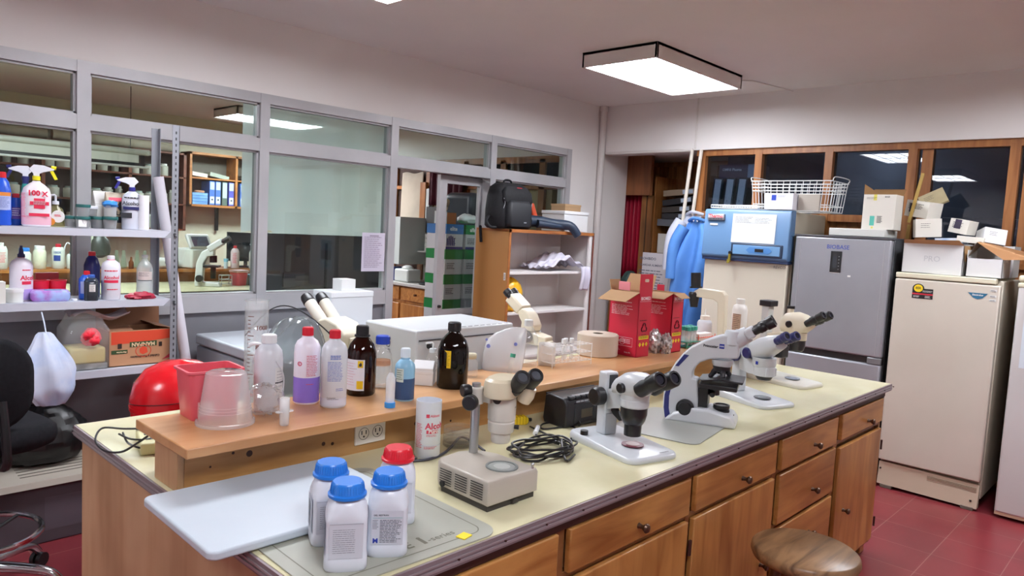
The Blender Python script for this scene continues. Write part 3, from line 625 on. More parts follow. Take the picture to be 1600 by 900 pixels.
m = MB().turn((hx+.045, hy-.035, .225), (hx+.052, hy-.052, .268), [(0, .02), (.02, .024), (.046, .02)], n=24); m.build('prism_housing', pm('d3c9ae', .3), t)
eyes(t, (hx+.028, hy-.04, .266), 38, .072, .02, .048, [BLACK, BLACK, pm('50555c', .05)], 1.0, yaw=-24, prof=[(-.012, .0185), (.0, .021), (.014, .022), (.016, .0195), (.034, .019), (.036, .0215), (.067, .022), (.072, .02), (.072, .014), (.068, .0135)])
# --- white stereo microscope with black nose
def slabscope(label, c, rot, w, d, h, ring, mid, dc, bodym):
    t = thing('stereo_microscope', label, 'microscope', (c[0], c[1], BT), rot, 'microscopes on the bench')
    m = MB(); pl = rrect(w, d, .035, 6)
    m.rings([[(x*s_, y*s_*1.0, z*(1 if y > -d*.25 else .62)) for x, y in pl] for s_, z in ((.985, 0), (1, .006), (1, .018), (.975, h*.9), (.93, h))])
    m.build('base', bodym, t, ang=50); disc(t, dc, .036, ring, mid, h*.84); return t
WS = mott('bfc4c8', 'c8ccd0', 3, .3)
t = slabscope('white stereo microscope with a maroon stage ring, beside the coiled cable', (1.962, 1.325), R(-14), .205, .335, .03, pm('6d3340', .4), pm('b8a6a4', .3), (.0, -.055), WS)
bx = t.children[0]
m = MB().prism([(-.02, .03), (.024, .03), (.024, .245), (.012, .262), (-.012, .262), (-.02, .24)], -.027, .027, 'y') if False else MB().box(-.026, .026, .062, .105, .025, .238)
m.build('column', WS, t, bevel=.006); MB().box(-.014, .02, .0575, .066, .155, .23).build('column_inset', pm('2e3034', .4), t, bevel=.002)
MB().box(-.02, .026, .058, .064, .028, .1).build('column_plate', pm('9ea2a5', .3, .4), t, bevel=.002)
m = MB().cyl((-.085, .09, .028), (-.085, .09, .042), .013, n=18); m.build('power_knob', BLACK, t)
for s in (-1, 1): MB().turn((s*.026, .075, .158), (s*.07, .075, .158), [(0, .012), (.006, .012), (.008, .03), (.036, .031), (.042, .026), (.044, .01)], n=28).build('focus_knob', BLACK, t)
m = MB().prism([(.06, .115), (.06, .185), (-.01, .18), (-.03, .155), (-.012, .135), (.03, .125)], -.022, .022, 'x').turn((0, -.05, .148), (0, -.05, .178), [(0, .044), (.004, .047), (.026, .047), (.03, .044)], n=36)
m.build('carrier_arm', WS, t, bevel=.003)
MB().prism([(.056, .13), (.03, .125), (.0, .09), (.012, .085), (.045, .1), (.056, .11)], -.006, .006, 'x').build('lever', BLACK, t, bevel=.002)
MB().turn((0, -.05, .155), (0, -.05, .055), [(0, .044), (.03, .043), (.05, .038), (.062, .031), (.064, .028), (.1, .0275), (.1, .02), (.09, .018)], n=36, cap1=False).build('objective', pm('1c1c20', .3), t)
MB().lines(Round(.0285, .08, (0, -.05), -.5), 0, .02, 0, .004, 1, 0, .0005, .9, 5).build('lettering', pm('c8c8c8', .5), t) if False else None
h = MB(); sec = [(.012, .048, .178, .222), (.0, .052, .178, .238), (-.03, .055, .178, .258), (-.065, .052, .178, .262), (-.095, .044, .19, .257), (-.115, .036, .205, .25)]
h.rings([[( w_*math.cos(a)*(abs(math.cos(a))**3+abs(math.sin(a))**3)**(-1/3), y, (z0+z1)/2+(z1-z0)/2*math.sin(a)*(abs(math.cos(a))**3+abs(math.sin(a))**3)**(-1/3)) for a in [2*PI*(k+.5)/28 for k in range(28)]] for y, w_, z0, z1 in sec])
h.cyl((0, -.05, .176), (0, -.05, .2), .047, n=36)
h.build('head', WS, t, ang=50)
for s in (-1, 1): MB().turn((s*.045, -.045, .212), (s*.066, -.045, .212), [(0, .016), (.016, .017), (.02, .014)], n=22).build('zoom_knob', BLACK, t)
eyes(t, (.004, -.108, .222), 30, .092, .021, .056, EYB, 1.1, prof=[(-.012, .026), (.012, .025), (.022, .022), (.038, .022), (.042, .026), (.086, .0265), (.092, .023), (.092, .017), (.088, .016)])
MB().lines(TOP(.03, -.15, .021), 0, .04, 0, .006, 1, 0, .0004, .9, 3, .1).build('base_mark', DKGREY, t)
# --- compound microscope, outline measured from the photo on its own upright plane
q = lambda *P: [(880+a/3.4625, 480+b/3.4625) for a, b in P]
c0, r0 = (2.475, 1.315, BT), R(22)
t = thing('compound_microscope', 'large white compound microscope with a dark blue stripe down its arm', 'microscope', c0, r0, 'microscopes on the bench')
WC = mott('c2c6ca', 'cacdd0', 3, .28)
arm = side(q((548, 603), (538, 540), (541, 470), (553, 410), (575, 350), (608, 298), (650, 248), (690, 216), (740, 192), (800, 168), (860, 153), (905, 150), (940, 172), (948, 205), (952, 235), (948, 280), (900, 283), (850, 278), (790, 283), (740, 300), (715, 325), (700, 350), (697, 383), (728, 390), (732, 540), (700, 560), (620, 603)), c0, r0)
a0 = min(arm, key=lambda v: v[1])[1]; arm = [(y, max(z, .003)) for y, z in arm]
MB().prism(arm, .0, .062, 'x').build('arm', WC, t, bevel=.006, seg=3)
st = MB().prism(side(q((550, 597), (580, 599), (571, 545), (573, 480), (588, 418), (570, 413), (549, 470), (544, 540)), c0, r0), -.001, .063, 'x').prism(side(q((606, 316), (624, 320), (682, 260), (655, 254)), c0, r0), -.001, .063, 'x')
st.build('stripe', pm('2b2f6e', .35), t)
foot = [(y, max(z, 0)) for y, z in side(q((548, 604), (600, 560), (700, 538), (790, 545), (870, 572), (912, 582), (934, 618), (936, 652), (892, 664), (700, 640)), c0, r0)]
m = MB().prism(foot, -.035, .1, 'x'); m.build('foot', WC, t, bevel=.01, seg=3)
L = lambda a, b: side(q((a, b)), c0, r0)[0]
def pt(a, b, x=.03): y, z = L(a, b); return Vector((x, y, z))
m = MB().turn(pt(858, 290), pt(858, 290)+Vector((0, 0, -.028)), [(0, .04), (.016, .038), (.028, .03)], n=32); m.build('nose_collar', WC, t)
n_ = MB(); o = pt(852, 322); n_.turn(o+Vector((0, 0, .012)), o-Vector((0, .004, .02)), [(0, .028), (.012, .034), (.03, .03), (.036, .014)], n=30)
for k in range(4):
    a = R(90*k+200); d = Vector((math.cos(a)*.55, math.sin(a)*.55, -.8)).normalized(); s_ = o+Vector((math.cos(a)*.016, math.sin(a)*.016, -.01)); Lk = (.042, .034, .03, .046)[k]
    n_.turn(s_, s_+d*Lk, [(0, .011), (Lk*.5, .011), (Lk*.55, .0095), (Lk*.9, .009), (Lk, .005)], n=16)
n_.build('nosepiece', pm('232327', .3), t)
s0 = pt(733, 384); s1 = pt(980, 402)
m = MB().prism(side(q((733, 384), (870, 392), (975, 412), (980, 400), (930, 392), (870, 380)), c0, r0), -.045, .1, 'x')
m.box(-.055, .11, L(950, 400)[0], L(745, 400)[0], L(740, 420)[1]-.002, L(740, 398)[1])
m.build('stage', pm('1b1b1e', .35), t, bevel=.003)
m = MB().box(-.005, .07, L(782, 500)[0], L(732, 500)[0], L(740, 535)[1], L(740, 400)[1]).cyl(pt(812, 430), pt(812, 482), .02, n=22).cyl((.04, L(812, 430)[0], L(812, 470)[1]), (-.02, L(812, 430)[0], L(812, 470)[1]), .01, n=14)
m.build('condenser', pm('1b1b1e', .35), t, bevel=.002)
MB().turn((-.001, *L(662, 541)), (-.035, *L(662, 541)), [(0, .02), (.004, .033), (.018, .034), (.02, .026), (.034, .024), (.035, .015)], n=32).build('focus_knob', BLACK, t)
MB().turn((.063, *L(662, 541)), (.097, *L(662, 541)), [(0, .02), (.004, .033), (.018, .034), (.02, .026), (.034, .024), (.035, .015)], n=32).build('focus_knob', BLACK, t)
o = pt(850, 566); MB().turn(o-Vector((0, 0, .004)), o+Vector((0, 0, .022)), [(0, .031), (.008, .031), (.01, .027), (.014, .0305), (.026, .0305), (.026, .024), (.022, .023)], n=32).build('field_lamp', BLACK, t)
MB().box(.02, .034, L(925, 600)[0]+.003, L(905, 600)[0], L(910, 598)[1]-.004, L(910, 598)[1]+.006).build('switch', BLACK, t)
h = MB().turn(pt(915, 205), pt(915, 205)+Vector((0, 0, .05)), [(0, .036), (.03, .036), (.05, .03)], n=32)
e0, e1 = pt(930, 185), pt(1040, 128); d_ = (e1-e0).normalized(); ang = math.degrees(math.atan2(d_.z, -d_.y))
h.turn(e0-d_*.03, e1-d_*.03, [(0, .03), (.02, .034), (.05, .033), ((e1-e0).length, .03)], n=32)
h.build('head', WC, t, ang=50)
MB().bc(tuple(e1-d_*.022), (.085, .035, .04), (R(-ang)+0, 0, 0)).build('eyepiece_bridge', WC, t, bevel=.008, seg=3)
eyes(t, tuple(e1-d_*.008), ang, .082, .019, .06, EYB, 1.12)
MB().text(Flat((-.0015, L(758, 212)[0], L(758, 212)[1]), (0, -1, 0), (0, 0, 1)), 'Primostar 1', 0, 0, .0135, bold=.03).build('lettering', INK, t)
f = Flat((-.002, L(858, 224)[0], L(858, 224)[1]), (0, -1, 0), (0, 0, 1))
MB().patch(f, -.009, .009, 0, .017).text(f, 'ZEISS', 0, .006, .0068, 1, .0006, .02, 'CENTER').build('logo', [pm('1c2f96', .4), PAPER], t)
# --- white stereo microscope with blue eyepieces
t = slabscope('white stereo microscope with dark blue eyepieces, behind the compound microscope', (3.03, 1.38), R(-18), .2, .33, .03, pm('5b6068', .3), pm('8e9499', .2), (0, -.06), WS)
NAVY = pm('23265e', .35)
MB().box(-.026, .026, .06, .105, .025, .3).build('column', WS, t, bevel=.006)
for s in (-1, 1): MB().turn((s*.024, .08, .19), (s*.07, .08, .19), [(0, .014), (.008, .03), (.036, .031), (.044, .024)], n=28).build('focus_knob', NAVY, t)
for s in (-1, 1): MB().turn((s*.024, .0, .212), (s*.062, .0, .212), [(0, .014), (.005, .024), (.03, .024), (.036, .018)], n=28).build('zoom_knob', NAVY, t)
m = MB().prism([(.06, .13), (.06, .2), (.0, .19), (-.05, .165), (-.1, .16), (-.1, .125), (.0, .12)], -.03, .03, 'x').turn((0, -.06, .122), (0, -.06, .165), [(0, .045), (.04, .045), (.043, .042)], n=36)
m.build('carrier_arm', WS, t, bevel=.004)
MB().turn((0, -.06, .13), (0, -.06, .105), [(0, .036), (.015, .035), (.025, .028)], n=30).build('objective', pm('1c1c20', .3), t)
h = MB().turn((0, -.055, .16), (0, -.055, .2), [(0, .046), (.01, .05), (.04, .05)], n=36)
sec = [(.02, .044, .195, .235), (.0, .05, .19, .262), (-.04, .052, .188, .285), (-.08, .05, .205, .30), (-.12, .042, .235, .308), (-.14, .036, .25, .305)]
h.rings([[(w_*math.cos(a)*(abs(math.cos(a))**3+abs(math.sin(a))**3)**(-1/3), y, (z0+z1)/2+(z1-z0)/2*math.sin(a)*(abs(math.cos(a))**3+abs(math.sin(a))**3)**(-1/3)) for a in [2*PI*(k+.5)/28 for k in range(28)]] for y, w_, z0, z1 in sec])
h.build('head', WS, t, ang=50)
f = Flat((-.0502, -.06, .172), (0, -1, 0), (0, 0, 1)); MB().patch(f, -.007, .007, 0, .014).build('logo', pm('1c2f96', .4), t)
eyes(t, (0, -.135, .283), 30, .065, .019, .056, [NAVY, WS, pm('2a2d38', .05)], 1.1)
# --- cream stereo microscope at the far end
t = slabscope('cream stereo microscope with black eyepieces at the far end of the bench', (3.575, 1.47), R(-10), .2, .34, .032, pm('7e8894', .3), pm('a8b0ba', .2), (.0, -.05), mott('c6c4ba', 'cecbc0', 3, .3))
MB().box(-.024, .024, .1, .14, .02, .38).build('column', pm('bfc0be', .3), t, bevel=.003); MB().box(-.035, .035, .085, .15, .37, .4).build('column_cap', BLACK, t, bevel=.004)
CS = pm('d8d0bb', .35)
m = MB().prism([(.1, .17), (.1, .235), (.03, .25), (-.02, .245), (-.09, .25), (-.09, .225), (-.02, .215), (.03, .175)], -.022, .022, 'x').turn((0, -.06, .222), (0, -.06, .25), [(0, .042), (.028, .042)], n=32); m.build('carrier_arm', CS, t, bevel=.003)
MB().turn((0, -.06, .222), (0, -.06, .165), [(0, .038), (.025, .038), (.05, .032), (.057, .024)], n=30).build('objective', pm('26262a', .3), t)
for s in (-1, 1): MB().turn((s*.03, .06, .14), (s*.075, .06, .14), [(0, .02), (.006, .032), (.04, .032), (.045, .025)], n=26).build('focus_knob', BLACK, t)
MB().box(-.03, .03, .0, .1, .12, .18).build('focus_block', pm('232327', .4), t, bevel=.006)
h = MB(); sec = [(.02, .04, .255, .33), (.0, .05, .252, .35), (-.05, .053, .25, .36), (-.09, .05, .255, .352), (-.12, .04, .28, .335), (-.135, .034, .295, .325)]
h.rings([[(w_*math.cos(a)*(abs(math.cos(a))**3+abs(math.sin(a))**3)**(-1/3), y, (z0+z1)/2+(z1-z0)/2*math.sin(a)*(abs(math.cos(a))**3+abs(math.sin(a))**3)**(-1/3)) for a in [2*PI*(k+.5)/28 for k in range(28)]] for y, w_, z0, z1 in sec])
h.cyl((0, -.06, .245), (0, -.06, .26), .042, n=32); h.build('head', CS, t, ang=50)
for s in (-1, 1): MB().turn((s*.045, -.04, .3), (s*.064, -.04, .3), [(0, .016), (.014, .017), (.018, .014)], n=22).build('zoom_knob', BLACK, t)
MB().cyl((0, -.01, .35), (0, -.01, .372), .015, n=18).cyl((0, -.01, .372), (0, -.01, .385), .019, n=18, m=1).build('photo_port', [CS, BLACK], t)
eyes(t, (0, -.125, .315), 32, .095, .018, .056, EYB, 1.1, prof=[(-.01, .018), (.02, .018), (.022, .021), (.04, .021), (.042, .018), (.055, .018), (.058, .021), (.09, .0215), (.095, .018), (.095, .013), (.09, .012)])
# --- cream microscope behind the bottles, eyepieces to the window side
o = pz(535, 560, .9); o = Vector((1.585, 2.42, BT))
t = thing('stereo_microscope', 'cream microscope behind the red-capped bottles, white tubes tipped black', 'microscope', o, PI+R(6), 'microscopes on the bench')
slab(MB(), .13, .26, .03, .03).build('base', CS, t, bevel=.004); MB().box(-.03, .03, .05, .11, .03, .25).build('column', CS, t, bevel=.005)
hd = MB().prism([(.09, .2), (.1, .26), (.05, .3), (-.02, .315), (-.075, .3), (-.09, .25), (-.08, .2)], -.055, .055, 'x'); hd.build('head', pm('ded9c4', .35), t, bevel=.01, seg=3)
MB().turn((0, -.02, .2), (0, -.02, .12), [(0, .04), (.05, .036), (.08, .024)], n=26).build('objective', BLACK, t)
MB().patch(Flat((.0555, -.07, .265), (0, 1, 0), (0, 0, 1)), 0, .018, 0, .02).build('logo', pm('1c2f96', .4), t)
MB().lines(Flat((.0555, .01, .255), (0, 1, .2), (0, 0, 1)), 0, .06, 0, .012, 1, 0, .0005, .9, 3).build('lettering', DKGREY, t)
eyes(t, (0, -.075, .305), 40, .125, .021, .065, [pm('e2dfd2', .35), pm('e2dfd2', .35), pm('2a2d38', .05)], 1, prof=[(-.02, .022), (.0, .024), (.085, .023), (.09, .018)])
for s in (-1, 1):
    a = Vector((s*.0325, -.075, .305)); yw = R(s*2); d = Vector((math.sin(yw)*math.cos(R(40)), -math.cos(yw)*math.cos(R(40)), math.sin(R(40))))
    MB().turn(a+d*.085, a+d*.125, [(0, .0225), (.004, .025), (.03, .023), (.04, .019), (.04, .013), (.036, .012)], n=26).build('eyecup', BLACK, t)
# --- cream microscope near the bookcase
t = thing('stereo_microscope', 'cream microscope with a bent binocular tube in front of the bookcase side', 'microscope', (2.66, 2.36, BT), PI+R(8), 'microscopes on the bench')
slab(MB(), .2, .26, .03, .03).build('base', CS, t, bevel=.004); MB().box(-.028, .028, .05, .11, .03, .16).build('column', CS, t, bevel=.005)
MB().prism([(.1, .13), (.1, .18), (.0, .2), (-.05, .195), (-.06, .15), (0, .135)], -.035, .035, 'x').build('carrier_arm', CS, t, bevel=.008)
MB().prism([(.02, .195), (.03, .225), (.0, .28), (-.04, .31), (-.075, .295), (-.06, .26), (-.045, .24), (-.05, .2)], -.04, .04, 'x').build('head', CS, t, bevel=.008, seg=3)
MB().bc((0, -.095, .325), (.085, .1, .055), (R(-38), 0, 0)).build('binocular_tube', CS, t, bevel=.01, seg=3)
for s in (-1, 1): MB().turn((s*.026, -.12, .355), (s*.027, -.155, .385), [(0, .019), (.02, .019), (.022, .021), (.045, .02), (.046, .013)], n=22).build('eyepiece', BLACK, t)
for s in (-1, 1): MB().turn((s*.03, .0, .17), (s*.06, .0, .17), [(0, .02), (.006, .026), (.03, .026)], n=22).build('focus_knob', BLACK, t)
# --- inverted microscope with black lamp house
o = Vector((3.86, 2.06, BT))
t = thing('inverted_microscope', 'cream inverted microscope, black lamp hanging from its bent arm', 'microscope', o, R(0), 'microscopes on the bench')
CI = pm('d9d1bd', .4); P = side([(1086, 455), (1086, 463), (1117, 468), (1123, 473), (1122, 530), (1133, 530), (1136, 462), (1131, 455), (1095, 450)], o, 0)
MB().prism(P, -.02, .02, 'x').build('arm', CI, t, bevel=.006, seg=3)
zz = lambda a, b: Vector((0, *side([(a, b)], o, 0)[0]))
MB().cyl(zz(1087.5, 449), zz(1087.5, 426), .029, n=28).cyl(zz(1087.5, 450), zz(1087.5, 447.5), .036, n=28).build('lamp_house', BLACK, t)
MB().turn(zz(1085, 456), zz(1084, 482), [(0, .028), (.012, .034), (.07, .024), (.09, .022)], n=28).build('condenser', pm('1b1b1e', .3), t)
MB().box(-.1, .1, -.12, .16, 0, .05).box(-.1, .1, -.03, .16, .05, .1).build('body', CI, t, bevel=.01); MB().box(-.09, .09, -.02, .15, .1, .106).build('stage', BLACK, t)
# --- coated microscope under a plastic dust cover
o = Vector((1.33, 2.33, BT)); rd = random.Random(4); cv = MB(); rg = []
for z, w_, d_, cx in ((0, .155, .15, 0), (.1, .15, .14, .0), (.2, .135, .13, 0), (.26, .11, .11, .02), (.31, .07, .08, .03), (.335, .03, .05, .03)):
    rg.append([(cx+w_*math.cos(2*PI*k/24)*(1+.34*(rd.random()-.5)), d_*math.sin(2*PI*k/24)*(1+.34*(rd.random()-.5)), z+.04*(rd.random()-.5)*(z > 0)) for k in range(24)])
cv.rings(rg); t = cv.build('dust_cover', glass('d2d6d8', .12, 1.4, .42, '9ea4a8') if True else glass('fdfefe', .12, 1.45, .5, 'f4f6f8'), sub=1, loc=o, rot=.3)
tag(t, 'grey translucent plastic dust cover with the letters CS, behind the white wash bottle', 'cover')
MB().text(Flat((.03, -.137, .2), (1, 0, .0), (0, 0, 1)), 'CS', 0, 0, .035, bold=.01).build('lettering', INK, t)
tag(MB().tube([(1.2, 2.42, 1.17), (1.28, 2.40, 1.26), (1.36, 2.38, 1.27), (1.44, 2.3, 1.20), (1.485, 2.2, 1.1), (1.49, 2.16, 1.0), (1.45, 2.13, .905)], .0025, 6).build('cable', BLACK), 'thin black cable looping over the plastic dust cover', 'cable')
# ================================================================ things on the bench top
ST = RT                                              # riser board height
PE = pm('d4d8df', .3, Subsurface_Weight=.0); PEC = glass('fdfefe', .15, 1.45, .35, 'f4f6f8'); AMB = glass('6a2a08', .03, 1.5, .25, '3a1404'); AMB2 = glass('2a1a08', .03, 1.5, .45, '1c1008')
CLR = glass('fdfefe', .02, 1.45, .06, 'f4f6f8')
def bot(name, label, P, prof, mats, cap, capm, group=None, rot=None, p=2., sx=1, sy=1, cat='bottle', liq=None, n=36, ribs=True):
    """bottle: prof=[(r,z)] body, cap=(r,z0,z1)"""
    t = thing(name, label, cat, P, face(P) if rot is None else rot, group)
    b = MB(); b.lathe(prof, n=n, sx=sx, sy=sy, p=p); bo = b.build('body', mats, t, ang=50)
    if cap:
        r, z0, z1 = cap; c = MB(); c.turn((0, 0, z0), (0, 0, z1), [(0, r), ((z1-z0)*.9, r*.97), (z1-z0, r*.85)], n=28)
        if ribs:
            for k in range(28): a = 2*PI*k/28; c.box(-.0006, .0006, -.0006, .0006, 0, 0) if False else c.cyl((r*.985*math.cos(a), r*.985*math.sin(a), z0+.001), (r*.975*math.cos(a), r*.975*math.sin(a), z1-(z1-z0)*.12), .0009, n=4)
        c.build('cap', capm, t)
    if liq:
        zt, m, k = liq; pts = [(r*k, max(z, .004)) for r, z in prof if z < zt]+[(max(r for r, z in prof)*k, zt)]
        MB().lathe(pts, n=n, sx=sx, sy=sy, p=p).build('liquid', m, t, ang=50)
    return t, bo
# white chemical jars
def jar(label, P, rot, capc, pattern, h=1.):
    t = thing('chemical_bottle', label, 'bottle', P, rot, 'white chemical bottles on the bench mat'); t.scale = (1.09, 1.09, 1.06)
    w = .0385; b = MB(); WJ = pm('d0d5de', .3)
    sec = [(.8, 0, 5), (.97, .003, 5), (1.02, .008, 6), (1.02, .026, 6), (.985, .029, 6), (.985, .098, 6), (1.0, .104, 5), (.98, .112, 3.4), (.92, .121, 2.6), (.84, .130, 2.1), (.72, .136, 2), (.66, .139, 2), (.66, .15, 2)]
    rg = []
    for s_, z, p in sec:
        rg.append([(w*s_*math.cos(a)*(abs(math.cos(a))**p+abs(math.sin(a))**p)**(-1/p), w*s_*math.sin(a)*(abs(math.cos(a))**p+abs(math.sin(a))**p)**(-1/p), z*h+((.006*abs(math.cos(2*a))**2-.003) if .1 < z < .125 else 0)) for a in [2*PI*(k+.5)/48 for k in range(48)]])
    b.rings(rg); bo = b.build('body', WJ, t, ang=40)
    c = MB().turn((0, 0, .137*h), (0, 0, .166*h), [(0, .0335), (.0015, .0355), (.0065, .0355), (.008, .0315), (.009, .0312), (.026, .029), (.029, .0265)], n=44)
    for k in range(36):
        a = 2*PI*k/36; c.cyl((.0315*math.cos(a), .0315*math.sin(a), .147*h), (.0292*math.cos(a), .0292*math.sin(a), .162*h), .0007, n=4)
    c.build('cap', capc, t)
    F = Flat((-.030, -.0384, .03), (1, 0, 0), (0, 0, 1)); Sd = Flat((-.0384, .030, .03), (0, -1, 0), (0, 0, 1))
    for mp, sd in ((F, 1), (Sd, 9)):
        l = MB().patch(mp, 0, .06, 0, .068, 0, .0004)
        if pattern == 'text' and sd == 1:
            l.lines(mp, .016, .057, .05, .003, 15, 1, .0008, .4, 7).text(mp, 'M', .003, .004, .013, 2, .0008, .04).lines(mp, .002, .013, .05, .03, 6, 1, .0008, .3, 3).text(mp, 'DEL RESTRAN', .004, .058, .0045, 1, .0008, .02).patch(mp, .002, .058, .054, .0546, 3, .0008)
        elif pattern == 'bars' and sd == 9:
            for k in range(26): l.patch(mp, .012, .044, .006+k*.002, .006+k*.002+(.0008 if k % 3 else .0013), 1, .0008)
        else:
            l.lines(mp, .006, .046, .056, .008, 12, 1, .0008, .16, 11+sd, .05); l.patch(mp, 0, .06, .066, .0664, 1, .0008)
        l.build('label', [pm('c6cad4', .5), pm('4c505a', .6), pm('2136a0', .5), pm('2a9fa0', .5)], bo)
    return t
CB = pm('2477d2', .3)
P = pz(539, 882); jar('white chemical bottle with a blue cap, nearest of the four on the grey mat', P, R(-33), CB, 'plain')
P = pz(604, 860); jar('white chemical bottle with a blue cap, purple letter and dense text label', P, R(-38), CB, 'text', 1.0)
P = pz(514, 843); jar('white chemical bottle with a blue cap, half hidden behind the nearest one', P, R(-25), CB, 'bars')
P = pz(618, 812); jar('white chemical bottle with the red cap', P, R(-35), pm('d21f30', .3), 'plain')
# cutting board
c1, c2, c3 = pz(228, 787, .935), pz(350, 872, .935), pz(495, 722, .935)
t = MB(); ang = math.atan2(c2.y-c1.y, c2.x-c1.x)
bd = rrect(.50, .385, .022, 6)
t.prism(bd, 0, .02)
o = t.build('cutting_board', mott('bac6d0', 'c6d0d9', 2, .35), bevel=.005, seg=3, loc=(.868, 1.553, .905), rot=R(-1))
tag(o, 'thick white plastic cutting board overhanging the near left end of the bench', 'cutting board')
# grey mats
MAT = mott('98998c', 'a1a295', 2.5, .45)
def outline(mb, pts, w, z, m):
    for a, b in zip(pts, pts[1:]+pts[:1]):
        d = Vector((b[0]-a[0], b[1]-a[1], 0)); 
        if d.length < 1e-6: continue
        n = Vector((-d.y, d.x, 0)).normalized()*w/2; A, B = Vector((*a, z)), Vector((*b, z)); mb.add([A+n, A-n, B-n, B+n], [(0, 1, 2, 3)], m)
m = MB().prism(rrect(.47, .56, .05, 8), 0, .003); outline(m, rrect(.41, .50, .03, 8), .003, .0034, 1)
F = Flat((.05, -.225, .0034), (1, 0, 0), (0, 1, 0))
m.text(F, 'SE', -.06, 0, .04, 1, 0, .03).text(F, 'i', .002, 0, .05, 1, 0, .05).text(F, '-series', .018, 0, .028, 1, 0, .01)
o = m.build('desk_mat', [MAT, pm('6e6e5e', .5)], loc=(.955, 1.395, BT+.0005), rot=R(-2)); tag(o, 'large grey desk mat with a printed border line under the chemical bottles', 'mat')
P = pz(725, 838, BT+.004); o = MB().bc((0, 0, .001), (.03, .024, .002)).build('sticky_note', pm('f2d51e', .5), loc=P, rot=.2); tag(o, 'small yellow sticky note on the corner of the grey mat', 'note')
m = MB().prism(rrect(.42, .33, .04, 8), 0, .003, m=0); o = m.build('desk_mat', mott('93958f', '9c9e98', 2.5, .4), loc=(2.36, 1.37, BT+.0005), rot=R(10)); tag(o, 'grey mat lying under the compound microscope', 'mat')
# alcohol tube bottle without a cap
def alc(label, P, h, r, capless=False, group=None, cap=RED, liq=None, purple=False, text='Alcohol', sub='Puro', sx=1, rot=None, neck=.3, name='alcohol_bottle'):
    pf = [(r*.9, 0), (r, .006), (r, h*.97), (r*.96, h*.97), (r*.95, .02)] if capless else [(r*.9, 0), (r, .006), (r, h*.72), (r*.95, h*.79), (r*.7, h*.86), (r*.4, h*.9), (r*.4, h*.93)]
    t, bo = bot(name, label, P, pf, PE if not purple else glass('fdfefe', .2, 1.45, .62, 'f4f6f8'), None if capless else (r*.42, h*.91, h), cap, group, liq=liq, rot=rot)
    mp = Round(r, 0, a=.35)
    l = MB().text(mp, text, -.022, h*.52, .026, 0, .0006, .03).patch(mp, -.018, .02, h*.44, h*.5, 0, .0006).text(mp, sub, -.012, h*.45, .016, 1, .0012, .03).lines(mp, -.018, .02, h*.42, h*.38, 2, 0, .0006, .4, 2).lines(mp, -.024, .02, h*.22, h*.17, 3, 0, .0006, .4, 4)
    l.text(mp, 'Abbott', -.008, h*.72, .011, 0, .0006, .02).patch(mp, -.02, -.01, h*.71, h*.77, 0, .0006)
    l.lines(Round(r, 0, a=-.75), -.012, .012, h*.6, h*.18, 16, 0, .0006, .4, 5); l.build('label', [pm('cf3a54', .6), PAPER], bo); return t
P = pz(667, 712); alc('open white alcohol bottle with red print standing on the bench by the riser', P, .178, .0385, True, liq=(.042, pm('c3cee0', .25), 1.004))
# petri dishes
P = pz(714, 695); t = thing('petri_dish_stack', 'stack of clear petri dishes beside the open alcohol bottle', 'petri dishes', P, 0)
for k in range(5): MB().lathe([(.044, .0), (.046, .002), (.046, .011), (.0445, .011), (.0435, .003)], (.001*(k % 2), 0, k*.0122), 36, cap1=False).build('petri_dish', CLR, t)
# cables
BLK = pm('1e1d1f', .35)
rd = random.Random(3); m = MB(); P = pz(848, 708); pts = []
for k in range(72):
    a = 2*PI*k/12+.25; rr = .085+.02*math.sin(k*1.3)+.012*rd.random(); pts.append((P.x+rr*1.15*math.cos(a)+.012*math.sin(k*.4), P.y+rr*.75*math.sin(a), BT+.004+.0045*(k//12)+.003*(1+math.sin(k*1.7))))
pts = [(P.x+.14, P.y+.16, BT+.004), (P.x+.1, P.y+.1, BT+.006)]+pts+[(P.x-.02, P.y-.11, BT+.01), (P.x+.06, P.y-.08, BT+.004)]
o = m.tube(pts, .0036, 7).build('coiled_cable', BLK); tag(o, 'long black power cable coiled on the bench between two microscopes', 'cable')
e = pts[0]; MB().tube([(e[0]-.02, e[1]-.02, BT+.009), (e[0]+.05, e[1]+.03, BT+.008)], .0085, 10, sm=False).build('connector', pm('d9dde0', .4), o)
P = pz(812, 663); t = thing('yellow_adapter', 'yellow plug adapter lying on the bench behind the vented box microscope', 'plug', P, R(-20))
m = MB().prism([(-.03, 0), (.022, 0), (.03, .008), (.03, .022), (.02, .03), (-.024, .03), (-.034, .02), (-.034, .008)], -.014, .014, 'y'); m.build('body', pm('e5c621', .5), t, bevel=.004)
for k in range(4): MB().box(-.02+k*.012, -.016+k*.012, -.0155, .0155, .002, .0315).build('rib', pm('cdaf18', .5), t)
MB().cyl((.028, 0, .016), (.045, 0, .014), .007, n=12).build('cable_end', BLK, t)
A = lambda *q: [tuple(pz(x, y, BT)+Vector((0, 0, .004))) for x, y in q]
o = MB().tube(A((828, 668), (860, 683), (880, 692), (900, 680), (893, 668), (850, 672), (848, 664), (875, 660)), .003, 7).build('black_cable', BLK); tag(o, 'thin black cord trailing from the yellow adapter to the radio', 'cable')
P = pz(905, 668); m = MB().tube([(P.x, P.y, BT+.01), (P.x+.015, P.y+.03, BT+.03), (P.x+.02, P.y+.04, BT+.045)], [.008, .005], 8, sm=False)
o = m.build('power_plug', BLK); tag(o, 'small black plug standing by the radio', 'plug')
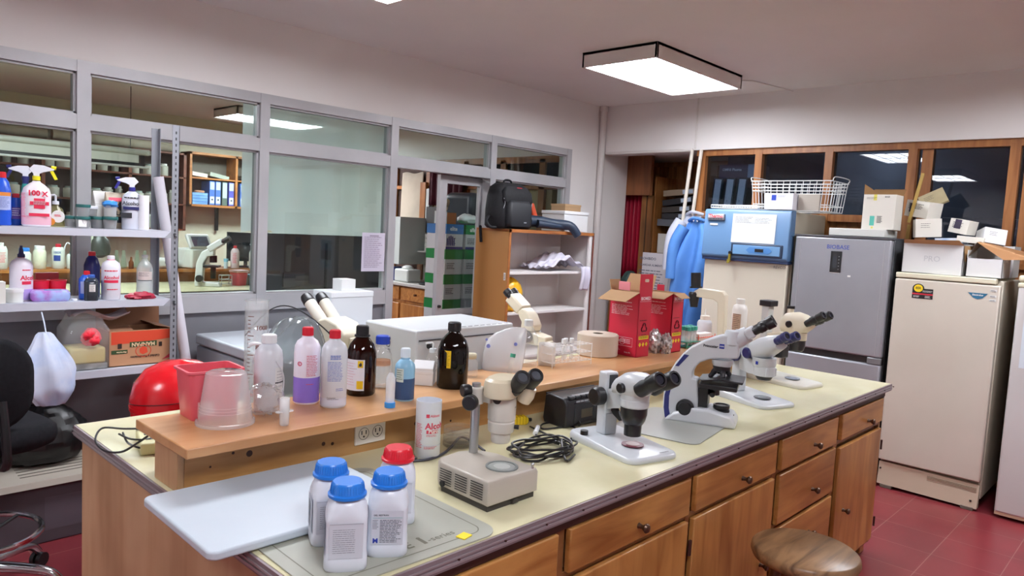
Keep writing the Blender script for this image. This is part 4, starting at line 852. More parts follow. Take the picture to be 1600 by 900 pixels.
o = MB().tube(A((644, 722), (668, 720), (690, 712), (705, 700))+[tuple(pz(720, 692)+Vector((0, 0, .02))), tuple(pz(740, 698)+Vector((0, 0, .012))), tuple(pz(757, 707)+Vector((0, 0, .005)))], .0042, 8).build('grey_cable', pm('3b3d47', .4)); tag(o, 'dark grey cord from behind the red-capped bottle to the vented box microscope', 'cable')
P = pz(644, 722); tag(MB().cyl((P.x-.012, P.y+.004, BT+.012), (P.x+.015, P.y, BT+.007), .011, .006, n=12).build('power_plug', BLK), 'black plug end behind the red-capped chemical bottle', 'plug')
# power strip at the left end
t = thing('power_strip', 'cream power strip with black cords on the left end of the bench', 'power strip', (.80, 2.20, BT), R(75))
MB().box(-.09, .09, -.028, .028, 0, .035).build('body', pm('d3cf9f', .4), t, bevel=.005)
for k in range(3): MB().box(-.05+k*.05, -.036+k*.05, -.012, .012, .035, .0365).build('socket', BLK, t)
MB().box(.06, .085, -.02, .02, .034, .05).build('plug_block', pm('c8c49a', .4), t, bevel=.003)
o = MB().tube([tuple(pz(a, b, z)) for a, b, z in ((238, 669, .95), (195, 670, .93), (160, 669, .92), (149, 688, .91), (163, 704, .905), (190, 706, .91), (215, 692, .94), (240, 675, .97))], .0032, 8).build('black_cable', BLK); tag(o, 'black cord looping out over the left end of the bench top', 'cable')
o = MB().tube([tuple(pz(a, b, z)) for a, b, z in ((186, 678, .94), (205, 686, .94), (238, 687, .93))], .003, 6).tube([tuple(pz(a, b, z)) for a, b, z in ((192, 676, .945), (200, 692, .93), (220, 700, .92), (240, 700, .91))], .003, 6).build('black_cable', BLK); tag(o, 'pair of short black cords on the cream power strip', 'cable')
# radio
P = (2.125, 1.622, BT); t = thing('radio_cassette_player', 'black portable radio cassette player in front of the riser shelf', 'radio', P, R(-4)); t.scale = (1, 1, .9)
MB().prism([(-.06, .005), (-.045, 0), (.05, 0), (.058, .02), (.05, .115), (.03, .125), (-.045, .118), (-.06, .09)], -.145, .145, 'x').build('body', pm('1c1c20', .35), t, bevel=.006, seg=3)
MB().prism([(.008+.0, .0), (0, 0)], 0, 0) if False else None
b = MB().bc((-.04, -.0585, .055), (.13, .008, .085), (R(-2), 0, 0)); bo = b.build('cassette_door', pm('26262b', .25), t, bevel=.004)
MB().patch(FR(-.07, -.0635, .035), 0, .06, 0, .035).build('cassette_window', pm('51493a', .2), bo)
for k in range(6): MB().box(-.12+k*.028, -.098+k*.028, -.055, -.035, .112, .124).build('key', pm('2d2e33', .3), t, bevel=.002)
MB().bc((-.02, -.04, .123), (.16, .012, .004)).build('key_trim', pm('a8abb0', .3, .6), t)
MB().cyl((.09, -.06, .055), (.09, -.064, .055), .042, n=32).build('speaker_grille', pm('4a4d55', .6), t)
MB().lines(FR(-.1, -.0622, .1), 0, .12, 0, .008, 1, 0, .0005, .9, 3, .1).build('lettering', pm('9a9ca2', .5), t)
MB().tube([(-.13, .052, .1), (-.13, .058, .116), (.13, .058, .116), (.13, .052, .1)], .004, 8, sm=False).build('handle', pm('232327', .4), t)

# ================================================================ things on the riser shelf
# red sharps box, open
P = tuple(pz(301, 660, ST)+Vector((.066, .052, 0))); t = thing('sharps_container', 'open red square plastic container at the left end of the riser shelf', 'container', P, R(-3))
RD = glass('ff5f6e', .3, 1.4, .93, 'e2384c')
m = MB(); q = lambda s_, z: [(x*s_, y*s_*.8, z) for x, y in rrect(1, 1, .1, 3)]
m.rings([q(.122, 0), q(.126, .004), q(.145, .128), q(.157, .13), q(.157, .136), q(.142, .136), q(.12, .006)], cap1=True); bo = m.build('body', pm('e0606e', .35), t, ang=40)
F = Flat((-.03, -.0605, .012), (1, 0, 0), (0, -.11, 1)); F = Flat((-.05, -.0512, .012), (1, 0, 0), (0, -.06, 1)); MB().patch(F, 0, .045, 0, .04, 0, .0004).lines(F, .003, .042, .034, .004, 7, 1, .0008, .35, 4).build('label', [pm('e4a9ae', .5), PAPER], bo)
# upturned clear tub
P = tuple(pz(352, 660, ST)); t = thing('plastic_tub', 'clear plastic tub turned upside down beside the red container', 'tub', P, 0)
m = MB().lathe([(.072, 0), (.0755, .001), (.0755, .008), (.07, .01), (.069, .02), (.054, .128), (.052, .137), (.045, .1405), (.0, .1405)], n=44, cap0=False, cap1=False); m.build('body', glass('fdfefe', .08, 1.45, .4, 'f4f6f8'), t)
MB().lathe([(.0762, .0), (.0765, .004), (.0762, .0085)], n=44, cap0=False, cap1=False).build('rim', glass('fdfefe', .1, 1.45, .5, 'f4f6f8'), t)
for z in (.035, .043, .051): MB().lathe([(.0685-.14*(z-.02), z), (.0695-.14*(z-.02), z+.001), (.0683-.14*(z-.02), z+.002)], n=44, cap0=False, cap1=False).build('ridge', glass('fdfefe', .1, 1.45, .5, 'f4f6f8'), t)
# crumpled clear bag
rd = random.Random(8); m = MB(); m.ball((0, 0, .04), (.055, .045, .045), 26, 16, noise=.16, seed=5, lo=-.86)
P = tuple(pz(412, 655, ST)+Vector((.02, .04, .004))); o = m.build('plastic_bag', glass('fdfefe', .05, 1.45, .22, 'f4f6f8'), loc=P, rot=.3, ang=20); tag(o, 'crumpled clear plastic bag between the upturned tub and the wash bottle', 'bag')
# syringe
P = pz(444, 664, ST); t = thing('syringe', 'clear syringe barrel standing on its end at the riser edge', 'syringe', P, 0)
MB().lathe([(.0115, 0), (.0135, .03), (.0135, .075), (.0125, .075), (.0125, .003)], n=24, cap1=False).build('barrel', glass('fdfefe', .08, 1.45, .45, 'f4f6f8'), t)
MB().prism(rrect(.05, .018, .008, 5), .036, .039).build('flange', glass('fdfefe', .08, 1.45, .6, 'f4f6f8'), t)
# white wash bottle
P = pz(418, 640, ST); t, bo = bot('wash_bottle', 'milky white side-arm wash bottle left of the red-capped bottles', P, [(.036, 0), (.04, .006), (.04, .15), (.037, .175), (.026, .19), (.019, .195), (.019, .2)], PE, (.021, .198, .222), pm('e6e8ea', .35))
MB().tube([(-.02, 0, .192), (-.04, 0, .195), (-.055, 0, .19)], [.004, .006], 8).build('side_arm', pm('e6e8ea', .35), t)
MB().patch(Round(.0405, 0, a=.85), -.015, .02, .05, .13, 0, .0004).lines(Round(.0405, 0, a=.85), -.01, .016, .12, .06, 7, 1, .0008, .4, 3).patch(Round(.0405, 0, a=.85), -.015, .02, .084, .088, 2, .0009).build('label', [pm('dcdcdc', .5), pm('b9b9bd', .5), INK], bo)
MB().tube([(.02, -.035, .15), (.037, -.028, .12), (.043, -.012, .09), (.04, -.01, .04)], .002, 6).build('seam', PE, t)
# measuring cylinders
P = (1.13, 2.20, BT); t = thing('measuring_cylinder', 'tall clear measuring cylinder with brown graduation marks', 'cylinder', P, face(P))
MB().lathe([(.05, 0), (.052, .008), (.04, .016), (.037, .02), (.037, .42), (.041, .425), (.035, .425), (.034, .022)], n=36, cap1=False).build('body', glass('fdfefe', .03, 1.45, .14, 'f4f6f8'), t)
g = MB(); mp = Round(.037, 0, a=-.45)
for k in range(26): g.patch(mp, -.012, -.012+(.02 if k % 5 == 0 else .01), .06+k*.0125, .0625+k*.0125, 0, .0004)
for k, s_ in enumerate(('200', '400', '600', '800', '1000')): g.text(Round(.037, 0, a=.1), s_, -.006, .08+k*.0625, .02, 0, .0005, .03)
g.build('graduations', pm('77524a', .6), t)
MB().lathe([(.028, .02), (.029, .3), (.027, .33), (.012, .34)], n=24).build('inner_bottle', glass('fdfefe', .03, 1.45, .12, 'f4f6f8'), t)
# two big disinfectant bottles
def carboy(label, P, purple, ink, title):
    r = .039; pf = [(r*.92, 0), (r, .006), (r, .155), (r*.96, .175), (r*.78, .19), (r*.46, .2), (r*.42, .206)]
    t, bo = bot('disinfectant_bottle', label, P, pf, pm('ece6f2', .3) if purple else PE, (.0165, .207, .232), pm('d01f34', .35), 'red-capped disinfectant bottles', liq=(.082, pm('8d74d2', .25), 1.004) if purple else (.03, pm('d6dcec', .25), 1.003))
    mp = Round(r, 0, a=.12); l = MB()
    if purple: l.lines(mp, -.006, .03, .15, .085, 13, 0, .0006, .4, 5).text(Round(r, 0, a=-.6), 'O', -.007, .118, .02, 0, .0006, .02).lines(Round(r, 0, a=-.6), -.004, .004, .128, .12, 3, 0, .0006, .5, 3).lines(mp, -.006, .02, .064, .06, 1, 0, .0008, .5, 5)
    else: l.lines(mp, -.016, .016, .16, .146, 3, 0, .0006, .55, 5, .1).lines(mp, -.024, .024, .14, .08, 14, 0, .0006, .35, 6).lines(mp, .002, .026, .06, .05, 2, 0, .0006, .35, 7).text(mp, 'Contenido', -.024, .03, .006, 1, .0006, .01).lines(mp, -.024, .024, .028, .026, 1, 1, .0006, .5, 2)
    l.build('label', [ink, INK], bo); return t
carboy('red-capped bottle half full of violet liquid on the riser shelf', pz(478, 628, ST), True, pm('c8506c', .6), '')
carboy('red-capped translucent bottle with blue print, right of the violet one', pz(518, 634, ST)+Vector((.005, 0, 0)), False, pm('4e62b8', .6), '')
# amber bottles
def amber(label, P, m, r, h, capc, lbl, p=2., collar=True):
    pf = [(r*.9, 0), (r, .008), (r, h*.55), (r*.97, h*.62), (r*.8, h*.73), (r*.55, h*.8), (r*.38, h*.84), (r*.36, h*.89)]
    t, bo = bot('amber_bottle', label, P, pf, m, (r*.42, h*.87, h), capc, 'amber glass reagent bottles', p=p)
    if collar: MB().lathe([(r*.52, h*.84), (r*.52, h*.865)], n=28).build('collar', BLACK, t)
    return t, bo
P = pz(563, 615, ST); t, bo = amber('amber glass bottle with a white label, flame sign and yellow square', P, AMB, .048, .225, BLACK, 1)
mp = Round(.0485, 0, a=-.15); l = MB().patch(mp, -.05, .018, .02, .12, 0, .0004).patch(mp, -.004, .013, .095, .117, 1, .0009).patch(mp, -.006, .014, .026, .052, 1, .0009).lines(mp, -.045, -.01, .108, .03, 9, 2, .0009, .12, 3).patch(mp, -.03, -.006, .09, .0908, 3, .0009)
l.prism([], 0, 0) if False else None
fl = [(.0, -.006), (.004, -.004), (.005, .0), (.003, .004), (.001, .008), (-.002, .003), (-.005, .001), (-.004, -.004)]
l.add([mp(.0045+x, .105+y, .0014) for x, y in fl], [tuple(range(8))], 3).patch(mp, -.001, .01, .0985, .0995, 3, .0014)
l.build('label', [pm('dcdce2', .5), pm('e6bf12', .5), pm('cf7d8c', .5), INK], bo)
P = pz(706, 604, ST); t, bo = amber('nearly black amber bottle with a yellow label, behind the nearest microscope', P, AMB2, .054, .228, BLACK, 2, 2.6, False)
mp = Round(.0555, 0, a=-.42); MB().patch(mp, -.02, .016, .075, .135, 0, .001).lines(mp, -.017, .013, .129, .08, 9, 1, .0015, .25, 5).build('label', [pm('e2bd14', .5), pm('7a6a1c', .6)], bo)
# clear bottle with blue cap
P = pz(600, 608, ST)+Vector((.01, .03, 0)); t, bo = bot('media_bottle', 'clear glass media bottle with a blue screw cap and amber tinge', P, [(.03, 0), (.034, .006), (.034, .09), (.031, .115), (.022, .135), (.0185, .14), (.0185, .15)], glass('fdfefe', .02, 1.45, .12, 'f4f6f8'), (.0235, .15, .178), pm('2546b8', .35), liq=(.075, glass('fdfefe', .05, 1.45, .25, 'f4f6f8'), .93))
MB().lathe([(.03, .078), (.028, .095)], n=30, cap0=False, cap1=False).build('residue', glass('e8b48c', .2, 1.3, .4, 'd9a07a'), t)
# blue solution bottle
P = pz(631, 624, ST); t, bo = bot('solution_bottle', 'plastic bottle half full of dark blue solution with white cap', P, [(.03, 0), (.032, .005), (.032, .105), (.03, .115), (.02, .127), (.0145, .131), (.0145, .138)], pm('8dbfdc', .25), (.0155, .137, .166), pm('d6e2ea', .35), liq=(.072, pm('33517a', .25), 1.004))
mp = Round(.0325, 0, a=-.3); MB().patch(mp, -.02, .006, .062, .105, 0, .0006).lines(mp, -.018, .003, .1, .066, 5, 1, .001, .35, 3).build('label', [pm('c9d6cf', .5), pm('5b7a6c', .6)], bo)
# conical tube with blue tip
P = pz(609, 636, ST); t = thing('sample_tube', 'upright clear tube with a bright blue base in front of the blue bottle', 'tube', P, 0)
MB().lathe([(.0165, 0), (.0165, .014), (.015, .016)], n=24).build('base', pm('2f8fdd', .35), t); MB().lathe([(.014, .012), (.0145, .09), (.010, .1), (.006, .106)], n=24).build('barrel', glass('fdfefe', .08, 1.45, .45, 'f4f6f8'), t)
# pump bottle + white box
P = (1.70, 1.985, ST); t, bo = bot('pump_bottle', 'small clear pump dispenser bottle left of the dark amber bottle', P, [(.026, 0), (.028, .005), (.028, .065), (.022, .085), (.012, .095), (.011, .1)], CLR, (.013, .1, .115), pm('e6eaea', .35))
MB().tube([(0, 0, .115), (0, 0, .132), (-.004, 0, .136), (-.028, 0, .132)], .0035, 8, sm=False).build('pump_head', pm('e6eaea', .35), t)
P = pz(664, 598, ST); o = MB().prism([(-.05, 0), (.05, 0), (.05, .055), (-.02, .085), (-.05, .06)], -.036, .036, 'y').box(-.052, .052, -.038, .038, .04, .052).build('tissue_box', pm('e2e3e3', .5), loc=P, rot=R(40), bevel=.002); tag(o, 'small plain white box with a sloping top left of the dark amber bottle', 'box')
# jars and glassware right of it
P = (1.86, 1.95, ST); t = thing('glass_jar', 'small square glass jar with a beige stopper behind the nearest microscope', 'jar', P, face(P))
MB().lathe([(.024, 0), (.026, .004), (.026, .055), (.02, .062), (.02, .066)], p=4, n=32).build('body', glass('fdfefe', .03, 1.45, .15, 'f4f6f8'), t); MB().turn((-.02, 0, .078), (.02, 0, .078), [(0, .01), (.01, .013), (.034, .012), (.04, .008)], n=16).build('stopper', pm('c9c3a8', .5), t)
P = (1.79, 2.0, ST); t = thing('glass_beaker', 'clear glass beaker half hidden by the dark amber bottle', 'beaker', P, 0); MB().lathe([(.024, 0), (.025, .003), (.025, .075), (.027, .078), (.024, .078), (.0235, .004)], n=28, cap1=False).build('body', CLR, t)
# translucent jug / bag and clear bottle
P = (2.05, 1.97, ST); m = MB(); rg = []
for z, w_, d_, cx in ((0, .075, .04, 0), (.01, .08, .042, 0), (.07, .082, .04, .005), (.12, .078, .03, .012), (.15, .062, .02, .03), (.168, .04, .01, .05), (.175, .025, .006, .06)):
    rg.append([(cx+w_*math.cos(a)*(abs(math.cos(a))**4+abs(math.sin(a))**4)**-.25, d_*math.sin(a)*(abs(math.cos(a))**4+abs(math.sin(a))**4)**-.25, z) for a in [2*PI*(k+.5)/32 for k in range(32)]])
m.rings(rg); t = m.build('plastic_pouch', glass('fdfefe', .2, 1.45, .5, 'eceef2'), loc=P, rot=face(P, -8)); tag(t, 'milky plastic pouch with blue marks behind the nearest microscope', 'pouch')
for x, z, r in ((.055, .115, .007), (-.052, .1, .008), (-.06, .125, .005)): MB().prism([(x+r*math.cos(a*PI/8), z+r*math.sin(a*PI/8)) for a in range(16)], -.047, -.044, 'y').build('blue_mark', pm('7b86cf', .5), t)
P = (2.21, 1.985, ST); t, bo = bot('clear_bottle', 'tall clear ribbed plastic bottle with white cap behind the pouch', P, [(.04, 0), (.043, .006), (.043, .11), (.038, .13), (.02, .158), (.0155, .163), (.0155, .168)], glass('fdfefe', .04, 1.45, .14, 'f4f6f8'), (.018, .165, .192), pm('dfe2e0', .35), p=2.6)
P = (1.985, 1.87, ST); t = thing('test_tube', 'small clear tube with a green cap standing behind the eyepieces', 'tube', P, (0, R(12), 0)); MB().lathe([(.008, 0), (.009, .004), (.009, .075)], n=18).build('barrel', CLR, t); MB().lathe([(.0105, .074), (.0105, .088)], n=18).build('cap', pm('3f9a80', .4), t)
# folded paper and wire rack
P = (2.27, 1.93, ST); o = MB().grid(lambda u, v: (-.035+.07*u, .01*math.sin(u*5), v*.1), 8, 3).build('paper_sheet', pm('e6e4de', .6), loc=P, rot=face(P, 15), solid=.001); tag(o, 'cream card standing upright left of the wire tube rack', 'card')
P = (2.37, 1.905, ST); t = thing('tube_rack', 'white wire test tube rack with three tiers holding clear tubes', 'rack', P, R(-6)); WI = pm('e4e6e6', .35)
m = MB(); L_, D_ = .115, .036
for sx in (-1, 1):
    for sy in (-1, 1): MB().tube([(sx*L_, sy*D_, 0), (sx*L_, sy*D_, .092)], .0017, 6, sm=False).build('leg', WI, t)
for z in (.02, .055, .088):
    m = MB().tube([(-L_, -D_, z), (L_, -D_, z), (L_, D_, z), (-L_, D_, z), (-L_, -D_, z)], .0016, 6, sm=False)
    for k in range(1, 10): x = -L_+2*L_*k/10; m.tube([(x, -D_, z), (x, D_, z)], .0009, 5, sm=False)
    for k in range(1, 3): y = -D_+2*D_*k/3; m.tube([(-L_, y, z), (L_, y, z)], .0009, 5, sm=False)
    m.build('wire_tier', WI, t)
for k, (x, y) in enumerate(((-.02, 0), (.005, .012), (.028, 0))):
    P2 = t.location+Vector((x*math.cos(R(-6)), y+x*math.sin(R(-6)), .022)); tt = thing('test_tube', 'clear capped tube standing in the white wire rack, %s of three' % ('leftmost', 'middle', 'rightmost')[k], 'tube', P2, 0, 'tubes in the wire rack')
    MB().lathe([(.005, 0), (.0075, .006), (.0075, .075)], n=16).build('barrel', glass('fdfefe', .05, 1.45, .35, 'f4f6f8'), tt); MB().lathe([(.0095, .07), (.0095, .088), (.008, .09)], n=16).build('cap', pm('dfe3e2', .4), tt)
# big roll
P = (2.70, 1.99, ST); t = thing('paper_roll', 'large beige industrial paper roll standing on end on the riser shelf', 'paper roll', P, 0)
MB().lathe([(.025, .001), (.092, .001), (.095, .004), (.095, .096), (.09, .1), (.025, .1)], n=48, cap0=False, cap1=False).build('paper', mott('bfb1a0', 'c8baa9', 6, .8), t); MB().lathe([(.022, .0), (.025, .0), (.025, .1), (.022, .1)], n=30, cap0=False, cap1=False).lathe([(.0225, .05), (.001, .05)], n=30, m=1, cap0=False, cap1=False).build('core', [pm('6a5546', .8), pm('3b2d26', .8)], t)
# red biohazard cartons
def carton(label, P, rot, h=.265, flaps=1):
    t = thing('biohazard_carton', label, 'carton', P, rot, 'red biohazard cartons on the riser shelf'); w, d = .082, .05; RC = pm('c0203a', .45); KR = pm('a8845e', .85)
    m = MB()
    for a in ((-w, -w+.003, -d, d), (w-.003, w, -d, d), (-w, w, -d, -d+.003), (-w, w, d-.003, d)): m.box(*a, 0, h)
    m.box(-w, w, -d, d, 0, .004); bo = m.build('body', RC, t)
    m = MB()
    for a in ((-w+.003, -w+.0035, -d+.003, d-.003), (w-.0035, w-.003, -d+.003, d-.003), (-w+.003, w-.003, -d+.003, -d+.0035), (-w+.003, w-.003, d-.0035, d-.003)): m.box(*a, .004, h)
    m.build('inner_faces', KR, bo)
    # left face carries the long text, front face the hazard sign (front = -y is the narrow side in view)
    F = LEFT(-w-.0006, d, 0) if False else FR(-w, -d-.0006, 0); l = MB()
    l.lines(F, .03, .13, h*.84, h*.82, 1, 0, .0004, .7, 3, .3).lines(F, .012, .14, h*.78, h*.62, 7, 0, .0004, .3, 4, .4)
    for a, b, c, e in ((.025, .14, .085, .0865), (.025, .14, .045, .0465)): l.patch(F, a, b, c, e, 0, .0004)
    l.patch(F, .025, .0262, .045, .0865, 0, .0004).patch(F, .139, .14, .045, .0865, 0, .0004).text(F, 'BIOMED', .032, .062, .017, 0, .0004, .02).lines(F, .095, .13, .078, .055, 3, 0, .0004, .4, 8)
    outline_pts = [(.083+.014*math.cos(a*PI/9), .066+.014*math.sin(a*PI/9)) for a in range(18)]
    for a, b in zip(outline_pts, outline_pts[1:]+outline_pts[:1]): l.tube([F(*a, .0006), F(*b, .0006)], .0009, 4, sm=False)
    l.lines(F, .012, .075, .03, .016, 3, 0, .0004, .3, 9).text(F, 'Bolsa 30L', .098, .014, .009, 0, .0004, .02)
    l.build('side_print', [pm('e3c9cf', .6)], bo)
    F = Flat((w+.0006, -d, 0), (0, 1, 0), (0, 0, 1)); l = MB()
    F2 = F
    l.patch(F2, .012, .09, .082, .098, 1, .0004).lines(F2, .016, .086, .096, .084, 2, 2, .0009, .5, 3, .1).text(F2, 'BIOMED', .05, h*.885, .021, 0, .0006, .03, 'CENTER').patch(F2, .005, .095, h*.86, h*.864, 0, .0004)
    for k in range(3):
        a = .024+k*.026; l.add([F2(a-.01, .058, .0008), F2(a, .047, .0008), F2(a+.01, .058, .0008), F2(a, .069, .0008)], [(0, 1, 2, 3)], 1).text(F2, '!', a, .053, .012, 2, .0014, .02, 'CENTER')
    for k in range(3):
        a0 = PI/2+k*2*PI/3
        for j in range(9):
            a, b = a0-1.9+j*.42, a0-1.9+(j+1)*.42; cx, cy = .05+.0115*math.cos(a0), .135+.0115*math.sin(a0)
            l.tube([F2(cx+.0105*math.cos(a), cy+.0105*math.sin(a), .0012), F2(cx+.0105*math.cos(b), cy+.0105*math.sin(b), .0012)], .0024, 4, sm=False, m=2)
    l.lines(F2, .03, .07, .105, .1, 1, 2, .0006, .6, 4, .1).lines(F2, .012, .08, .172, .166, 1, 2, .0004, .5, 5)
    l.build('hazard_print', [pm('e3c9cf', .6), pm('e8d522', .5), pm('4a0d18', .6)], bo)
    # flaps: (hinge line, direction)
    def flap(a, b, dr, ln, inset, both=True):
        a, b, dr = Vector(a), Vector(b), Vector(dr).normalized()*ln; e = (b-a)*inset; n_ = (b-a).cross(dr).normalized()*.0012
        v = [a, b, b+dr-e, a+dr+e]; MB().add([p+n_ for p in v]+[p-n_ for p in v], [(0, 1, 2, 3), (7, 6, 5, 4), (0, 4, 5, 1), (1, 5, 6, 2), (2, 6, 7, 3), (3, 7, 4, 0)]).build('flap', KR, t)
    if flaps == 1:
        flap((-w, -d, h), (w, -d, h), (-.1, -1, -.45), .1, .03); flap((-w, d, h), (w, d, h), (.0, .5, 1), .085, .05); flap((-w, -d, h), (-w, d, h), (-.4, .0, 1), .05, .1)
        m = MB().box(w-.003, w, -d, d, h, h+.085); m.build('front_panel', RC, t); MB().prism(rrect(.032, .014, .006, 4, 0, h+.055), w-.0005, w+.0012, 'x').build('hand_slot', pm('cfb9a6', .6), t)
        m = MB().box(-w+.01, -w*.1, -.004, .0, h, h+.04).build('inner_flap', pm('e08a90', .5), t)
    else:
        flap((-w, -d, h), (w, -d, h), (.0, -1, -.35), .08, .03); flap((w, -d, h), (w, d, h), (1, 0, -.55), .045, .1); MB().box(-w+.01, -w+.05, d-.004, d+.001, h, h+.03).build('tab', RC, t)
    return t
P = (2.90, 1.775, ST); carton('red biohazard carton with its kraft flaps open, nearer of the two', tuple(pz(994, 559, ST)+Vector((.05, .083, 0))), R(-91), .30, 1)
carton('red biohazard carton half hidden behind the nearer one', tuple(pz(1046, 552, ST)+Vector((.052, .084, 0))), R(-90), .29, 2)
# foil bags
for k, (a, b, s_, lb) in enumerate(((1022, 548, 1., 'clear bag of small wrapped items, left of two between the red cartons'), (1040, 549, .85, 'crumpled foil bag leaning on the farther red carton'))):
    P = pz(a, b+3, ST); m = MB().ball((0, 0, .05*s_), (.04*s_, .03*s_, .06*s_), 22, 16, noise=.22, seed=k+3, lo=-.84); o = m.build('foil_bag', mott('8a8482', 'e8e2e0', 40, .15, metal=.4), loc=P, ang=20); tag(o, lb, 'bag', 'bags between the red cartons')
P = pz(1027, 540, ST)+Vector((0, .02, 0)); t = thing('reagent_bottle', 'small bottle with a navy cap standing behind the foil bags', 'bottle', P, 0); MB().lathe([(.02, 0), (.022, .004), (.022, .07), (.017, .08)], n=24).build('body', PEC, t); MB().lathe([(.022, .08), (.022, .104), (.02, .106)], n=24).build('cap', pm('24408c', .4), t)
# green rack with capped tubes
P = (3.33, 1.88, ST); t = thing('tube_rack', 'green tube rack beside the farther red carton', 'rack', P, R(-5)); GR = pm('2f8a70', .4)
for z in (.004, .028): 
    m = MB().box(-.06, .06, -.035, .035, z, z+.004); m.build('tier', GR, t, bevel=.001)
for sx in (-1, 1):
    for sy in (-1, 1): MB().box(sx*.058-.003, sx*.058+.003, sy*.033-.003, sy*.033+.003, 0, .032).build('leg', GR, t)
tb = thing('centrifuge_tube', 'clear green-capped tube at the front left corner of the green rack', 'tube', P, 0, 'green-capped tubes in the green rack')
MB().lathe([(.004, 0), (.012, .012), (.0125, .085)], n=20).build('barrel', glass('fdfefe', .05, 1.45, .35, 'f4f6f8'), tb); MB().lathe([(.0155, .08), (.0155, .098), (.014, .1)], n=20).build('cap', pm('2f9a86', .4), tb)
first = True
for x, y, wh in ((-.04, -.017, ''), (-.008, -.017, 'second in the front row'), (.026, -.017, 'third in the front row'), (.045, .018, 'at the back right corner'), (-.03, .018, 'at the back left corner'), (.008, .018, 'in the middle of the back row')):
    L2 = (P[0]+x, P[1]+y, ST+.009)
    if first: tb.location = L2; first = False
    else: copy_tree(tb, L2, label='clear green-capped tube %s of the green rack' % wh)
# orange rack, wash bottle
P = (3.47, 1.88, ST); t = thing('tube_rack', 'orange wire rack full of white caps between green rack and wash bottle', 'rack', P, R(-5)); OR = pm('e2502c', .45)
for z in (.01, .045):
    m = MB()
    for k in range(9): m.tube([(-.075+k*.01875, -.03, z), (-.075+k*.01875, .03, z)], .0016, 5, sm=False)
    m.tube([(-.075, -.03, z), (.075, -.03, z), (.075, .03, z), (-.075, .03, z), (-.075, -.03, z)], .002, 6, sm=False); m.build('wire_tier', OR, t)
for sx in (-1, 1):
    for sy in (-1, 1): MB().tube([(sx*.075, sy*.03, 0), (sx*.075, sy*.03, .06)], .002, 6, sm=False).build('leg', OR, t)
MB().box(-.06, .06, -.022, .022, .012, .064).build('tip_tray', pm('e4dcd8', .5), t, bevel=.003)
P = (3.62, 1.95, ST); t, bo = bot('wash_bottle', 'white squeeze wash bottle with a thin spout in front of the inverted microscope', P, [(.036, 0), (.04, .006), (.04, .1), (.034, .112), (.022, .118)], PE, (.026, .117, .14), pm('e0d8cc', .4)); MB().tube([(0, 0, .14), (0, 0, .178)], [.005, .002], 8, sm=False).build('spout', pm('e4e2dc', .4), t)
# white bottle with brown label
P = (3.67, 1.775, ST); t, bo = bot('squeeze_bottle', 'white plastic bottle with a brown printed label in front of the tall freezer', P, [(.036, 0), (.04, .006), (.04, .19), (.034, .212), (.02, .222), (.02, .226)], pm('e3e0da', .35), (.0235, .226, .25), pm('dfdcd6', .35))
mp = Round(.0405, 0, a=-.25); MB().patch(mp, -.03, .018, .04, .17, 0, .0004).lines(mp, -.028, .014, .168, .05, 12, 1, .0008, .25, 4).build('label', [pm('b89c86', .5), pm('5c463c', .6)], bo)
P = (3.58, 2.30, BT); o = MB().box(-.12, .12, -.09, .09, 0, .09).box(-.13, .13, -.095, .095, .092, .112, 1).build('slide_box', [pm('d6d4d0', .4), pm('23252e', .35)], loc=P, rot=R(-4), bevel=.004); tag(o, 'white box with a dark lid behind the green tube rack', 'box')
# white tabletop appliance behind the riser
t = thing('tabletop_incubator', 'white box-shaped laboratory appliance with vent slots behind the riser shelf', 'incubator', (1.96, 2.245, BT), 0)
MB().box(-.26, .26, -.165, .165, .012, .3).build('body', mott('c0c4c6', 'c8ccce', 3, .3), t, bevel=.008, seg=3)
m = MB()
for k in range(9): m.bc((-.05+k*.034, -.156, .3003), (.022, .004, .001))
m.build('vent_slots', DKGREY, t)
m = MB()
for i in range(10):
    for k in range(8): m.bc((-.2+i*.007, -.1655, .09+k*.009), (.004, .001, .005))
m.build('vent_grid', DKGREY, t)
MB().box(-.25, .25, -.17, -.163, .26, .264).build('front_seam', DKGREY, t); MB().turn((-.2, -.165, .24), (-.2, -.19, .24), [(0, .012), (.018, .01), (.025, .006)], n=18).build('knob', BLACK, t)
MB().text(Flat((-.261, .02, .26), (0, 0, -1), (0, -1, 0)), 'SDF', 0, 0, .04, bold=.0).build('lettering', INK, t)
for sx in (-1, 1):
    for sy in (-1, 1): MB().cyl((sx*.22, sy*.13, 0), (sx*.22, sy*.13, .014), .014, n=12).build('foot', BLACK, t)
